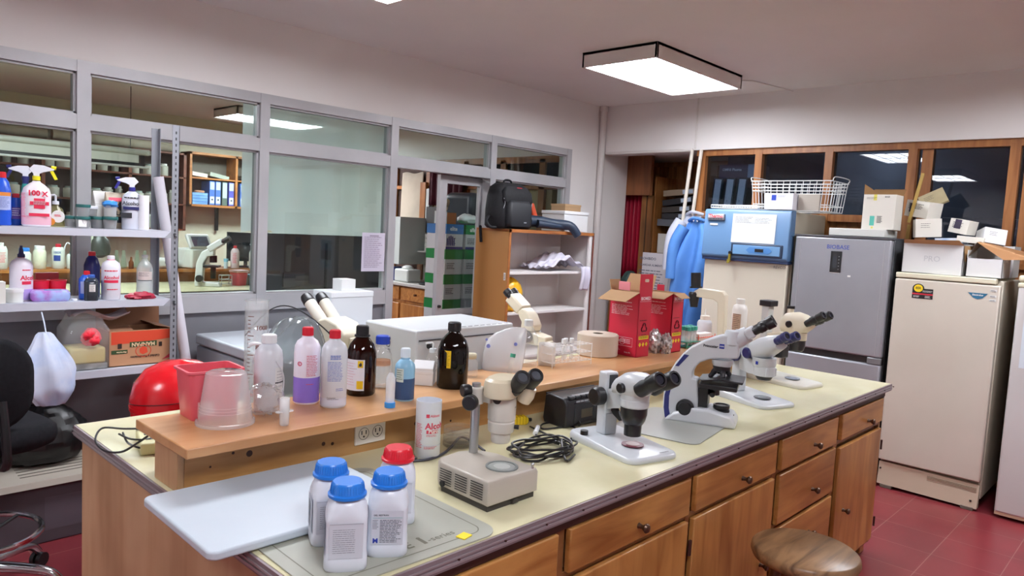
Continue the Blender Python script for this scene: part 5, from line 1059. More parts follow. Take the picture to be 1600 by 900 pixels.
# ================================================================ things on and around the metal shelving
S1, S2, S3 = 1.488, 1.129, .778
def trig(t, z, body, accent, s=-1, k=1.):   # spray trigger head; s = side the nozzle points to
    m = MB().prism([(-.03*s*k, z+.03*k), (-.012*s*k, z+.012*k), (-.012*s*k, z), (.012*s*k, z), (.012*s*k, z+.012*k), (.028*s*k, z+.02*k), (.066*s*k, z+.03*k), (.07*s*k, z+.036*k), (.03*s*k, z+.05*k), (-.01*s*k, z+.052*k)] if s > 0 else [(-.03*s*k, z+.03*k), (-.01*s*k, z+.052*k), (.03*s*k, z+.05*k), (.07*s*k, z+.036*k), (.066*s*k, z+.03*k), (.028*s*k, z+.02*k), (.012*s*k, z+.012*k), (.012*s*k, z), (-.012*s*k, z), (-.012*s*k, z+.012*k)], -.008, .008, 'y')
    m.build('spray_head', body, t, bevel=.002)
    x = s*k; MB().prism([(.044*x, z+.04*k), (.058*x, z+.042*k), (.082*x, z-.008*k), (.07*x, z-.012*k)], -.006, .006, 'y').cyl((.056*x, 0, z+.044*k), (.076*x, 0, z+.041*k), .0085*k, n=12).build('trigger', accent, t, bevel=.001)
    MB().cyl((0, 0, z-.018*k), (0, 0, z+.001), .0155*k, n=22).build('collar', accent, t)
def sh(x, Y, z): p = py(x, 350, Y); return Vector((p.x, Y, z))
WB = pm('dfe2ea', .3)
# upper shelf
P = sh(3, 4.05, S1); t, bo = bot('bleach_bottle', 'royal blue bottle with red cap and striped label, leftmost on the top shelf', P, [(.034, 0), (.038, .006), (.036, .03), (.038, .04), (.037, .16), (.028, .2), (.016, .22)], pm('1c55cc', .3), (.018, .218, .245), RED, p=2.4)
mp = Round(.039, 0); MB().patch(mp, -.028, .04, .07, .145, 0, .001).patch(mp, -.028, .04, .135, .152, 1, .0015).lines(mp, -.024, .034, .128, .078, 8, 2, .002, .3, 4).build('label', [pm('aebbe6', .5), pm('e08a3a', .5), pm('5a6ab0', .6)], bo)
P = sh(25, 4.1, S1); t, bo = bot('bleach_bottle', 'smaller blue bottle with red cap between two larger bottles on the top shelf', P, [(.026, 0), (.028, .005), (.028, .09), (.02, .13)], pm('2458b8', .3), (.014, .128, .15), RED); MB().patch(Round(.0285, 0), -.02, .024, .03, .085, 0, .0006).lines(Round(.0285, 0), -.016, .02, .08, .04, 4, 1, .001, .4, 4).build('label', [pm('6d4f9c', .5), PAPER], bo)
P = sh(40, 4.17, S1); t, bo = bot('spray_bottle', 'teal spray bottle with white trigger head, behind the large clear one', P, [(.032, 0), (.036, .005), (.034, .08), (.02, .15), (.014, .2)], pm('1e8f88', .35), None, None); trig(t, .235, WB, pm('262a6c', .4), -1, 1.); MB().cyl((0, 0, .2), (0, 0, .236), .013, n=16).build('neck', pm('262a6c', .4), t)
P = sh(57, 4.03, S1); t, bo = bot('sanitizer_bottle', 'large clear bottle with red cross label and yellow trigger on the top shelf', P, [(.056, 0), (.06, .008), (.06, .15), (.052, .18), (.03, .2), (.018, .208), (.016, .214)], pm('e6e0e6', .25), None, None, sy=.6, liq=(.05, pm('eebccb', .25), 1.004)); trig(t, .236, WB, pm('e6dd1e', .4), 1, 1.05)
PK = pm('d8284c', .5); F = FR(-.012, -.0375, 0); l = MB().text(F, '100', -.024, .145, .034, 0, 0, .04).text(F, 'X', .034, .143, .032, 0, 0, .04)
l.patch(F, .002, .046, .084, .132).patch(F, -.014, .062, .1, .117).patch(F, -.018, .064, .048, .062).lines(F, .0, .05, .12, .1, 4, 1, .001, .4, 3, .1).lines(F, -.048, -.03, .155, .04, 22, 0, 0, .4, 4).build('label', [PK, pm('f0c6d0', .5)], bo)
P = sh(87, 4.08, S1); t, bo = bot('lotion_bottle', 'round clear lotion pump bottle with an orange and white label', P, [(.036, 0), (.04, .005), (.04, .05), (.03, .085), (.014, .1), (.013, .108)], glass('ece2c0', .05, 1.4, .3, 'd8cfa0'), (.014, .108, .125), WB, sy=.6); MB().tube([(0, 0, .125), (0, 0, .15), (-.004, 0, .154), (-.03, 0, .15)], .005, 8, sm=False).build('pump_head', WB, t)
MB().prism([(.01+.028*math.cos(a*PI/10), .05+.03*math.sin(a*PI/10)) for a in range(20)], -.0275, -.0265, 'y').prism([(-.02+.018*math.cos(a*PI/10), .024+.018*math.sin(a*PI/10)) for a in range(20)], -.0285, -.0276, 'y', 1).lines(FR(-.005, -.029, .05), 0, .03, 0, .012, 2, 2, 0, .5, 4).build('label', [PAPER, pm('e08a2e', .5), PK], bo)
TL = pm('155a58', .4)
def cup(label, P, r, h, lid, r0=None):
    t = thing('sample_cup', label, 'cup', P, 0, 'lidded sample cups on the top shelf'); r0 = r0 or r*.82
    MB().lathe([(r0, 0), (r0*1.02, .003), (r, h)], n=26).build('body', glass('fdfefe', .06, 1.45, .4, 'f4f6f8'), t); MB().lathe([(r*1.08, h-.005), (r*1.1, h+.007), (r*1.05, h+.0105)], n=26).build('lid', lid, t)
    MB().lathe([(r0*.8, .003), (r0*.82, h*.55)], n=18).build('contents', pm('6f7172', .6), t)
cup('small lidded cup with dark contents beside the lotion bottle', sh(111, 4.06, S1), .032, .046, TL); cup('small lidded cup with a white square label', sh(129, 4.0, S1), .032, .046, TL); MB().patch(FR(0, 0, 0), 0, 1, 0, 1) if False else None
cup('small lidded cup right of the one with the white label', sh(153, 4.04, S1), .036, .048, TL); cup('small lidded cup behind the coffee bag corner', sh(171, 4.12, S1), .033, .048, TL)
cup('green-lidded cup stacked on the others at the window post', sh(130, 4.02, S1+.057), .03, .048, TL); cup('white-lidded cup stacked behind the green-lidded one', sh(141, 4.12, S1+.03), .032, .07, WB)
MB().lathe([(.033, 0), (.033, .0)], (0, 0, 0), 12) if False else None
P = sh(129, 3.972, S1+.006); tag(MB().box(-.018, .018, -.0005, .0005, 0, .034).build('paper_label', PAPER, loc=P), 'white square paper label leaning on a sample cup', 'label')
P = sh(161, 4.16, S1); o = MB().box(-.05, .05, -.04, .03, 0, .12).prism([(-.04, .12), (.03, .12), (.0, .19)], -.05, .05, 'x').build('coffee_bag', [mott('d9d9d6', 'e6e6e4', 9, .4)], loc=P, bevel=.004); tag(o, 'white paper bag standing behind the stacked cups', 'bag')
P = sh(181, 4.09, S1); t = thing('coffee_bag', 'beige printed bag with black lettering and a red top edge', 'bag', P, 0); m = MB(); m.rings([[(x, y, z) for x, y in rrect(.11*a, .055*b, .012*b, 3)] for a, b, z in ((.9, 1, 0), (1, 1, .01), (1, .9, .12), (.95, .5, .16), (.95, .12, .185))]); bo = m.build('body', pm('b5a58c', .4), t)
F = FR(0, -.0285, 0); MB().text(F, 'ILLA', -.03, .07, .03, 0, 0, .03).patch(F, -.052, .052, .03, .062, 0, 0).prism([(.02+.022*math.cos(a*PI/10), .115+.024*math.sin(a*PI/10)) for a in range(20)], -.0292, -.0286, 'y').patch(Flat((0, -.021, .14), (1, 0, 0), (0, .4, 1)), -.04, .04, .0, .02, 1, .001).build('print', [INK, PK], bo)
P = sh(172, 3.995, S1+.062); t = thing('sample_cup', 'cup covered with a blue glove, stacked in front of the beige bag', 'cup', P, 0); MB().lathe([(.028, -.0), (.03, .055)], n=22).build('body', glass('fdfefe', .06, 1.45, .5, 'f4f6f8'), t); MB().ball((0, 0, .06), (.036, .036, .02), 18, 10, noise=.15, seed=4).build('glove_cover', pm('3f8fdc', .35), t)
cup('lidded cup carrying the blue-covered cup', sh(172, 3.995, S1), .033, .05, TL)
P = sh(206, 4.02, S1); t, bo = bot('spray_bottle', 'white spray bottle with navy trigger and black alcohol lettering', P, [(.045, 0), (.048, .006), (.048, .15), (.04, .175), (.016, .195)], pm('ccd0dc', .35), None, None, sy=.6); trig(t, .215, WB, pm('2b2a86', .4), -1, 1.0)
F = FR(0, -.0305, 0); MB().text(F, 'Alcohol', -.044, .125, .026, 0, 0, .02).patch(F, -.04, .04, .1, .116, 1, 0).lines(F, -.036, .04, .165, .158, 1, 0, 0, .9, 3).patch(F, -.05, .0, .058, .085, 0, 0).build('label', [INK, pm('23265e', .5)], bo)
P = sh(224, 3.99, S1); t = thing('paper_roll', 'white paper towel roll standing at the right end of the top shelf', 'paper roll', P, 0); MB().lathe([(.0265, 0), (.0265, .178), (.01, .178)], n=30, cap1=False).build('paper', pm('dfe0e6', .7), t); MB().lathe([(.0095, .17), (.0095, .178)], n=18).build('core', CARD, t)
# long poster roll
a, b = Vector((1.548, 4.163, 1.775)), Vector((1.76, 4.155, .42)); d = (a-b).normalized()
tag(MB().cyl(b, a, .028, n=28).build('poster_roll', pm('d6d3dc', .6)), 'long white rolled poster leaning behind the shelf end post', 'poster roll')
tag(MB().box(1.6, 1.86-.05, 3.98, 4.3, 0, .41).build('storage_box', CARD), 'brown box on the floor that carries the rolled poster', 'box')
# middle shelf
P = sh(1, 4.0, S2); tag(MB().box(-.03, .012, -.03, .03, 0, .1).build('medicine_box', pm('d9d9d4', .5), loc=P), 'small white box cut off at the left edge of the middle shelf', 'box')
P = sh(22, 4.02, S2); t = thing('plastic_jar', 'short white plastic jar with a wide lid at the left of the middle shelf', 'jar', P, 0); MB().lathe([(.035, 0), (.036, .05)], n=28).build('body', pm('dcdfdc', .35), t); MB().lathe([(.038, .048), (.038, .062), (.036, .064)], n=28).build('lid', pm('e4e6e6', .35), t)
P = sh(33, 4.10, S2); pf = [(.045, 0), (.048, .006), (.048, .165), (.042, .185), (.018, .205)]; t, bo = bot('alcohol_bottle', 'alcohol bottle with a navy pointed nozzle and violet liquid on the middle shelf', P, pf, pm('e4dde8', .3), None, None, liq=(.055, pm('b6a0dc', .3), 1.004))
MB().turn((0, 0, .204), (0, 0, .265), [(0, .016), (.016, .016), (.02, .011), (.05, .006), (.058, .006)], n=20).build('nozzle', pm('23265a', .4), t); mp = Round(.0485, 0, a=.3); MB().text(mp, 'Alcohol', -.018, .1, .03, 0, .0004, .03).patch(mp, -.012, .03, .078, .094, 0, .0004).lines(mp, -.01, .03, .15, .144, 1, 0, .0004, .9, 3).build('label', [PK], bo)
MB().lathe([(.0165, .2), (.0165, .206)], n=20).build('neck_ring', PK, t)
for x, s_ in ((62, 'left'), (89, 'right')):
    P = sh(x, 4.13, S2); t = thing('plastic_cup', 'red plastic measuring cup, the %s one of the pair behind the tissue pack' % s_, 'cup', P, 0, 'red cups on the middle shelf'); MB().lathe([(.033, 0), (.042, .09), (.044, .092), (.04, .092), (.031, .004)], n=30, cap1=False).build('body', pm('d81f38', .35), t)
P = sh(78, 4.04, S2); t = thing('tissue_pack', 'lilac and blue plastic tissue pack lying on the middle shelf', 'tissue pack', P, R(-8)); m = MB(); m.rings([[(x, y, z) for x, y in rrect(.165*a, .1*a, .02*a, 4)] for a, z in ((.9, 0), (1, .012), (1, .04), (.88, .052))]); m.build('body', mott('a86cc0', '9fb4e6', 16, .3, .4, .6), t, bevel=.002)
MB().bc((.01, -.01, .053), (.07, .03, .003), m=0).build('opening_flap', pm('2e7fa8', .4), t)
P = sh(73, 4.215, S2); tag(MB().box(-.05, .05, -.012, .012, 0, .122).build('carton', pm('b9383e', .5), loc=P), 'red box standing behind the two red cups', 'box')
P = sh(144, 4.14, S2); t, bo = bot('detergent_bottle', 'tall navy bottle with red cap on the middle shelf', P, [(.034, 0), (.037, .006), (.037, .165), (.026, .2), (.015, .215)], pm('1c2264', .3), (.016, .213, .235), RED)
P = sh(136, 4.06, S2); t, bo = bot('bleach_bottle', 'small blue bottle with red cap behind the dark solution bottle', P, [(.034, 0), (.036, .005), (.036, .1), (.02, .122)], pm('2a5fc8', .3), (.014, .12, .142), RED); MB().patch(Round(.0365, 0), -.03, .01, .03, .09, 0, .0006).build('label', pm('a9b6e0', .5), bo)
P = sh(143, 3.995, S2); t, bo = bot('solution_bottle', 'square clear bottle of dark grey solution with a white label', P, [(.029, 0), (.031, .005), (.031, .095), (.024, .108), (.015, .114)], glass('8f9aa4', .05, 1.45, .45, '6c7680'), (.016, .114, .128), pm('3a66b8', .4), p=4, liq=(.085, pm('343e4a', .3), .94)); MB().patch(FR(-.008, -.0315, .045), 0, .026, 0, .036).lines(FR(-.006, -.032, .049), 0, .02, 0, .03, 5, 1, .0004, .3, 3).build('label', [PAPER, DKGREY], bo)
P = sh(117, 4.0, S2); tag(MB().lathe([(.012, 0), (.012, .008), (.01, .01)], n=18).build('plastic_disc', WB, loc=P), 'loose white bottle top lying on the middle shelf', 'bottle top')
P = sh(174, 4.02, S2); t, bo = bot('alcohol_bottle', 'white alcohol bottle with pink lettering in the middle of the middle shelf', P, [(.041, 0), (.044, .006), (.044, .165), (.038, .185), (.018, .2), (.016, .208)], pm('dcdce4', .35), (.017, .206, .222), pm('e8e8ec', .35)); mp = Round(.0445, 0, a=.05); MB().text(mp, 'Alcohol', -.036, .105, .024, 0, .0004, .03).patch(mp, -.036, .034, .086, .1, 0, .0004).lines(mp, -.034, .034, .15, .143, 1, 0, .0004, .9, 3).lines(mp, -.02, .034, .055, .05, 1, 0, .0004, .9, 3).build('label', [PK], bo); MB().lathe([(.0185, .198), (.0185, .203)], n=20).build('neck_ring', PK, t)
P = sh(227, 4.06, S2); t, bo = bot('clear_bottle', 'clear bottle with a beige label band half full of clear liquid', P, [(.038, 0), (.04, .005), (.04, .155), (.03, .18), (.014, .2), (.0135, .212)], glass('fdfefe', .04, 1.45, .3, 'f4f6f8'), (.0145, .21, .226), glass('fdfefe', .1, 1.45, .6, 'f4f6f8'), liq=(.092, glass('fdfefe', .05, 1.45, .4, 'f4f6f8'), .95)); mp = Round(.0405, 0); MB().patch(mp, -.04, .04, .094, .138, 0, .0004).lines(mp, -.03, .025, .132, .11, 3, 1, .0008, .3, 3).patch(mp, -.04, .04, .09, .0925, 1, .0004).build('label', [pm('cfc4c0', .5), INK], bo)
P = sh(221, 3.99, S2); m = MB().ball((0, 0, .012), (.068, .035, .024), 26, 12, noise=.22, seed=9, lo=-.5); tag(m.build('rubber_glove', pm('a8213c', .5), loc=P, ang=60), 'crumpled dark red rubber glove at the right end of the middle shelf', 'glove')
# lower shelf
P = sh(213, 4.09, S3); t = thing('cardboard_carton', 'open orange and kraft food carton with upside-down brand print', 'carton', (P.x, 4.095, S3), 0); w_, d_, h_ = .16, .1, .185; KB = pm('b98a66', .8)
m = MB().box(-w_, w_, -d_, -d_+.004, 0, h_).box(-w_, w_, d_-.004, d_, 0, h_).box(-w_, -w_+.004, -d_, d_, 0, h_).box(w_-.004, w_, -d_, d_, 0, h_).box(-w_, w_, -d_, d_, 0, .004); bo = m.build('body', KB, t)
F = FR(-w_, -d_-.0006, 0); l = MB().prism([(-w_+.012, h_-.004), (w_, h_-.004), (w_, h_-.05), (-.02, h_-.065), (-w_+.012, h_-.07)], -d_-.0008, -d_-.0002, 'y', 0)
l.patch(F, .1, .235, .098, .125, 1, .001); F3 = Flat((-w_+.235, -d_-.0022, .12), (-1, 0, 0), (0, 0, -1)); 
def upt(s, x, z, size, m_): l.text(Flat((-w_+x, -d_-.0024, z), (-1, 0, 0), (0, 0, -1)), s, 0, 0, size, m_, 0, .03)
upt('MANPAN', .226, .119, .028, 2); upt('Calidad y Rendimiento', .25, .05, .016, 3); upt('Margarina', .085, .078, .012, 2)
l.patch(F, .012, .09, .066, .086, 1, .0008); pts = [(.168+.038*math.cos(a*PI/10)-w_, .075+.032*math.sin(a*PI/10)) for a in range(20)]
for a, b in zip(pts, pts[1:]+pts[:1]): l.tube([(a[0], -d_-.001, a[1]), (b[0], -d_-.001, b[1])], .002, 4, m=0, sm=False)
l.prism([(.148-w_, .085), (.165-w_, .1), (.185-w_, .09), (.19-w_, .065), (.165-w_, .055), (.15-w_, .065)], -d_-.0012, -d_-.0006, 'y', 0).prism([(w_-.055, .02), (w_, .03), (w_, .062)], -d_-.0012, -d_-.0006, 'y', 4)
l.patch(F, .042, .062, .094, .12, 3, .0018).patch(F, .245, .262, .092, .116, 3, .0018).build('front_print', [pm('d6492c', .6), pm('39502e', .6), pm('e0c9a0', .6), pm('30231c', .6), pm('b8283c', .6)], bo)
for a, b, dr, ln in (((-w_, -d_, h_), (-.04, -d_, h_), (0, 1, .18), .09), ((w_, -d_, h_), (w_, d_, h_), (-1, 0, .25), .1), ((-w_, d_, h_), (w_, d_, h_), (0, .04, 1), .10)):
    a, b, dr = Vector(a), Vector(b), Vector(dr).normalized()*ln; n_ = (b-a).cross(dr).normalized()*.0015; v = [a, b, b+dr, a+dr]; MB().add([p+n_ for p in v]+[p-n_ for p in v], [(0, 1, 2, 3), (7, 6, 5, 4), (0, 4, 5, 1), (1, 5, 6, 2), (2, 6, 7, 3), (3, 7, 4, 0)]).build('flap', pm('8a6248', .85), t)
P = sh(131, 4.07, S3); t = thing('plastic_bin', 'clear plastic bag-lined box with yellow foam inside on the lower shelf', 'bin', (P.x, 4.075, S3), 0)
m = MB(); m.rings([[(x, y, z) for x, y in rrect(.19*a, .2*a, .02, 4)] for a, z in ((.95, 0), (1, .01), (1.02, .2), (.8, .24), (.72, .27))], cap1=False); m.build('body', glass('fdfefe', .08, 1.45, .25, 'f4f6f8'), t); MB().box(-.08, .08, -.085, .085, .03, .11).build('foam', mott('d2c58c', 'c9b46a', 6, .8), t, bevel=.01); MB().box(-.085, .085, -.09, .09, .004, .03).build('packets', mott('6d6f6c', 'a9aaa4', 20, .4), t)
P = Vector((P.x+.01, 4.0, S3+.165)); m = MB()
for k in range(15): a = 2*PI*k/15; m.ball((.022*math.cos(a), -.01+.01*math.sin(a*2), .022*math.sin(a)), (.024, .016, .024), 10, 8, noise=.2, seed=k)
tag(m.build('red_cloth', pm('e8283c', .45), loc=P, ang=70), 'crumpled bright red cloth in the clear bin on the lower shelf', 'cloth')
P = sh(150, 4.08, S3+.29); tag(MB().grid(lambda u, v: (-.12+.26*u, -.08+.16*v, -.02+.02*math.sin(u*7)+.012*math.sin(v*9+u*3)), 14, 8).build('paper_sheet', pm('c9bfc0', .6), loc=P, solid=.002), 'pale crumpled sheet over the clear bin and the open carton', 'sheet')
# white carrier bag hanging from the lower shelf
rd = random.Random(6); m = MB(); rg = []
ph = [rd.random()*6 for _ in range(4)]
for j in range(19):
    v = j/18; z = .345*v; w = (.05+.055*min(1, v*5))*(1-max(0, v-.45)**1.3*1.75)+.004; d = w*.6
    rg.append([(.02-.03*v+w*math.cos(a)*(1+.09*math.sin(5*a+ph[0]+v*4)+.07*math.sin(9*a+ph[1]-v*7)), d*math.sin(a)*(1+.16*math.sin(6*a+ph[2]+v*3)), z+.01*math.sin(4*a+ph[3])*(0 < v < .95)) for a in [2*PI*k/40 for k in range(40)]])
m.rings(rg); P = py(72, 615, 3.87); cb = tag(m.build('carrier_bag', mott('ccd6ea', 'aabfe4', 9, .35, .45, .7), loc=(P.x, 3.865, .655), ang=50), 'white plastic carrier bag hanging in front of the lower metal shelf', 'bag')
MB().tube([(0, 0, .33), (0, .035, .385), (0, .08, .43)], .003, 6).build('handle', pm('c8d2e6', .5), cb)
# black refuse bags on the chest
for k, (x, y, z, s_, lb) in enumerate(((.97, 4.05, .345, (.2, .15, .17), 'black refuse bag on the ribbed chest, the right one'), (.54, 4.05, .345, (.2, .15, .19), 'black refuse bag behind the chair seat'))):
    tag(MB().ball((0, 0, s_[2]*.62), s_, 34, 20, noise=.09, seed=k+20, lo=-.62).build('refuse_bag', pm('0c0c0e', .38), loc=(x, y, z+.002), ang=25, sub=1), lb, 'bag', 'black refuse bags under the shelving')
# drafting chair
t = thing('office_chair', 'black drafting chair with chrome foot ring and star base', 'chair', (.60, 3.42, 0), R(10)); FB = mott('16161a', '1c1c20', 60, .9, spec=.2)
m = MB(); m.rings([[(x, y, z) for x, y in rrect(.5*a, .46*a, .16*a, 8)] for a, z in ((.86, .63), (.97, .645), (1, .67), (.98, .70), (.88, .72))]); m.build('seat', FB, t, ang=60)
MB().rings([[(x, -.17+yo-.0*abs(x), z+.86) for x, z in rrect(.44*a, .36*a, .14*a, 8)] for a, yo in ((.88, -.03), (.98, -.02), (1, 0), (.97, .02), (.85, .03))]).build('backrest', FB, t, ang=60).location = (-.10, -.02, .05)
MB().tube([(0, -.05, .6), (0, -.24, .6), (0, -.26, .68), (0, -.225, .85)], .016, 10).build('back_bar', BLACK, t)
MB().cyl((0, 0, .1), (0, 0, .35), .028, n=24).cyl((0, 0, .35), (0, 0, .62), .014, n=18).build('column', CHROME, t); MB().box(-.1, .1, -.1, .1, .6, .63).build('seat_plate', BLACK, t)
m = MB(); m.tube([(.215*math.cos(2*PI*k/40), .215*math.sin(2*PI*k/40), .27) for k in range(41)], .0125, 10, sm=False); m.build('foot_ring', CHROME, t)
for k in range(3): a = 2*PI*k/3+.5; MB().cyl((.02*math.cos(a), .02*math.sin(a), .25), (.21*math.cos(a), .21*math.sin(a), .27), .008, n=10).build('ring_spoke', BLACK, t)
for k in range(5):
    a = 2*PI*k/5+.62-R(10); c_, s_ = math.cos(a), math.sin(a); l_ = MB().tube([(.02*c_, .02*s_, .14), (.15*c_, .15*s_, .13), (.26*c_, .26*s_, .11), (.31*c_, .31*s_, .06)], [.024, .016], 12).build('leg', CHROME, t)
    m = MB(); n_ = Vector((-s_, c_, 0)); o = Vector((.31*c_, .31*s_, .031)); m.cyl(o-n_*.024, o-n_*.006, .03, n=18).cyl(o+n_*.006, o+n_*.024, .03, n=18).cyl(o+Vector((0, 0, .0)), o+Vector((0, 0, .035)), .01, n=10); m.build('castor', BLACK, l_)
# red swing bin
t = thing('swing_bin', 'round red swing-top waste bin behind the near end of the bench', 'bin', (1.265, 3.13, 0), R(-40)); RB = pm('c9151f', .22)
MB().lathe([(.15, 0), (.155, .01), (.192, .755), (.197, .76), (.197, .775), (.185, .775)], n=48).build('body', RB, t); MB().lathe([(.195, .772), (.196, .80), (.18, .865), (.14, .92), (.08, .95), (.0, .962)], n=48, cap1=False).build('dome', RB, t)
MB().tube([(.197*math.cos(a), .197*math.sin(a), .79+.03*k/8) for k, a in enumerate([R(-150+10*j) for j in range(9)])], .002, 5).build('flap_seam', pm('5c0a10', .5), t)
# white carton standing on the chest behind the cream microscope
P = py(543, 495, 3.8); t = thing('storage_box', 'plain white box standing behind the cream microscope', 'box', (P.x, 3.85, .873), 0); MB().box(-.15, .15, -.1, .1, 0, .27).build('body', pm('d0d4d8', .5), t, bevel=.003); MB().box(-.153, .153, -.103, .103, .25, .285).build('lid', pm('dce0e3', .5), t, bevel=.004); tag(MB().box(-.05, .05, -.05, .05, 0, .07).build('small_box', pm('dfe2e2', .5), loc=(P.x+.0, 3.85, 1.159)), 'small pale box on top of the plain white box', 'box')
# ================================================================ stool
t = thing('wooden_stool', 'round wooden stool with a worn glossy seat in front of the drawers', 'stool', (2.375, .855, 0), 0)
SW_ = wood('a9835c', '5f4630', (2.2, 16, 16), .36, '4a3a2c')
MB().lathe([(.15, .558), (.165, .564), (.171, .58), (.168, .594), (.16, .601), (.0, .603)], n=56, cap1=False).build('seat', SW_, t, ang=50)
LW = wood('8a5a36', '5c3820', (12, 12, 1.2), .4)
for k in range(4):
    a = R(45+90*k+8); t_ = Vector((.095*math.cos(a), .095*math.sin(a), .56)); b_ = Vector((.165*math.cos(a), .165*math.sin(a), 0)); MB().turn(b_, t_, [(0, .015), (.25, .021), (.45, .02), ((t_-b_).length, .016)], n=18).build('leg', LW, t)
for k in range(4):
    a, b = R(45+90*k+8), R(135+90*k+8); z = .2+.05*(k % 2); r = .165-.07*z/.56; MB().cyl((r*math.cos(a), r*math.sin(a), z), (r*math.cos(b), r*math.sin(b), z), .011, n=12).build('rung', LW, t)

# ================================================================ on and in the bookcase
t = thing('backpack', 'black backpack standing on top of the bookcase', 'backpack', (4.27, 4.12, 1.591), 0); FBK = mott('131316', '1a1b1f', 80, .7, spec=.3)
def puff(W, D, secs, dy=0): return [[(x*1., y+dy+o, z) for x, y in rrect(W*a, D*b, min(W*a, D*b)*.42, 6)] for a, b, z, o in secs]
MB().rings(puff(.44, .2, ((.9, .9, 0, 0), (1, 1, .02, 0), (1, 1, .15, 0), (.95, .95, .26, 0), (.82, .8, .33, .01), (.55, .55, .365, .02)))).build('body', FBK, t, ang=60)
MB().rings(puff(.27, .08, ((.9, .9, .02, 0), (1, 1, .04, 0), (1, 1, .19, 0), (.85, .7, .225, .01)), -.105)).build('front_pocket', pm('1b1d22', .6), t, ang=60)
MB().rings(puff(.34, .06, ((.9, .9, .2, 0), (1, 1, .22, 0), (.98, .9, .29, .01), (.75, .6, .335, .02)), -.085)).build('top_pocket', FBK, t, ang=60)
MB().tube([(-.05, .03, .36), (-.03, .03, .39), (.03, .03, .39), (.05, .03, .36)], .008, 8).build('carry_loop', FBK, t); MB().patch(FR(-.03, -.108, .325), 0, .06, 0, .006).build('red_tab', pm('9a1f2c', .5), t)
for x in (-.165, .15): MB().tube([(x, -.1, .24), (x+.01, -.105, .2), (x, -.1, .16)], .003, 6).build('zip_pull', pm('9a9ca2', .4), t)
MB().tube([(-.21, 0, .1), (-.27, -.02, .06), (-.26, -.05, .01), (-.2, -.06, .005)], .012, 8).build('side_strap', FBK, t)
MB().patch(FR(.03, -.147, .05), 0, .03, 0, .008).build('badge', pm('8a8d94', .4), t)
rd = random.Random(5); P = (4.72, 4.08, 1.591); m = MB()
m.tube([(4.53, 4.13, 1.665), (4.62, 4.1, 1.665), (4.75, 4.04, 1.65), (4.86, 3.95, 1.64), (4.92, 3.905, 1.56)], [.05, .035], 14); m.tube([(4.56, 4.06, 1.645), (4.68, 4.02, 1.635), (4.8, 3.99, 1.63), (4.86, 3.955, 1.625)], [.035, .022], 12)
tag(m.build('jacket', pm('1d2d42', .5), ang=60), 'dark navy jacket draped over the front edge of the bookcase top', 'jacket')
tag(MB().ball((4.57, 4.25, 1.70), (.05, .04, .1), 18, 12, noise=.2, seed=3).build('scarf', pm('e0a9a4', .6), ang=60), 'pale pink cloth heaped between backpack and white foam box', 'cloth')
tag(MB().bc((4.66, 4.2, 1.74), (.05, .03, .16), (0, R(-28), 0)).bc((4.75, 4.2, 1.66), (.1, .03, .04), (0, R(30), 0)).build('cloth', pm('bf4a2c', .5), bevel=.01), 'rust red cloth sticking up beside the backpack', 'cloth')
t = thing('foam_box', 'white foam box at the right end of the bookcase top', 'box', (5.04, 4.16, 1.591), 0); MB().box(-.165, .165, -.13, .13, 0, .15).build('body', pm('d5d7d8', .6), t, bevel=.004); MB().box(-.17, .17, -.135, .135, .15, .18).build('lid', pm('dcdee0', .6), t, bevel=.004)
t = thing('cardboard_box', 'small brown lidded box on top of the white foam box', 'box', (5.07, 4.18, 1.772), 0); MB().box(-.11, .11, -.08, .08, 0, .045).build('body', pm('9c7d5c', .8), t); MB().box(-.113, .113, -.083, .083, .045, .062).build('lid', pm('a78864', .8), t)
tag(MB().tube([(4.13, 4.3, 1.6), (4.115, 4.28, 1.56), (4.118, 4.27, 1.47)], .012, 8).build('strap', FBK), 'black strap hanging down the side of the bookcase', 'strap')
m = MB()
def cloth(fn, n=30, k=20): return MB().grid(fn, n, k)
o = cloth(lambda u, v: (4.62+.55*u, 4.0+.3*v, 1.275+.12*math.exp(-((u-.55)/.3)**2)*(.7+.3*math.sin(v*3))+.014*math.sin(u*23+v*9)+.01*math.sin(v*31))).build('white_cloth', pm('cfcddc', .7), solid=.004, ang=60); tag(o, 'crumpled white laboratory coat lying on the upper bookcase shelf', 'coat')
o = cloth(lambda u, v: (5.06+.12*u, 3.965-.02*math.sin(u*9)-.012*math.sin(v*4), 1.29-.21*v), 14, 10).build('hanging_sleeve', pm('cfcddc', .7), solid=.005, ang=60); tag(o, 'white sleeve hanging over the edge of the upper bookcase shelf', 'sleeve')
t = thing('waste_bag', 'yellow biohazard bag on the second bookcase shelf', 'bag', (4.30, 4.12, .917), 0); MB().ball((0, 0, .13), (.125, .12, .15), 26, 16, noise=.07, seed=7, lo=-.85).build('body', pm('e8b21c', .35), t, ang=40)
F = Flat((.02, -.13, .12), (1, 0, 0), (0, .3, 1)); l = MB(); l.add([F(-.035, -.02), F(.035, -.02), F(0, .045), F(-.02, -.01, .001), F(.02, -.01, .001), F(0, .027, .001)], [(0, 1, 4, 3), (1, 2, 5, 4), (2, 0, 3, 5)]); l.build('warning_print', pm('6d5a1a', .6), t)
P = Vector((3.13, YG-.012, 1.37)); t = MB().grid(lambda u, v: (-.1+.2*u, -.004*math.sin(u*3), -.14+.28*v), 6, 4).lines(FR(-.085, -.006, -.12), 0, .16, .23, 0, 16, 1, .0005, .3, 4).patch(FR(-.04, -.006, .115), 0, .08, 0, .008, 1, .0005).build('notice_sheet', [pm('c8c2d2', .6), pm('968a9e', .6)], loc=P); tag(t, 'white printed sheet taped to the large window pane', 'sheet')

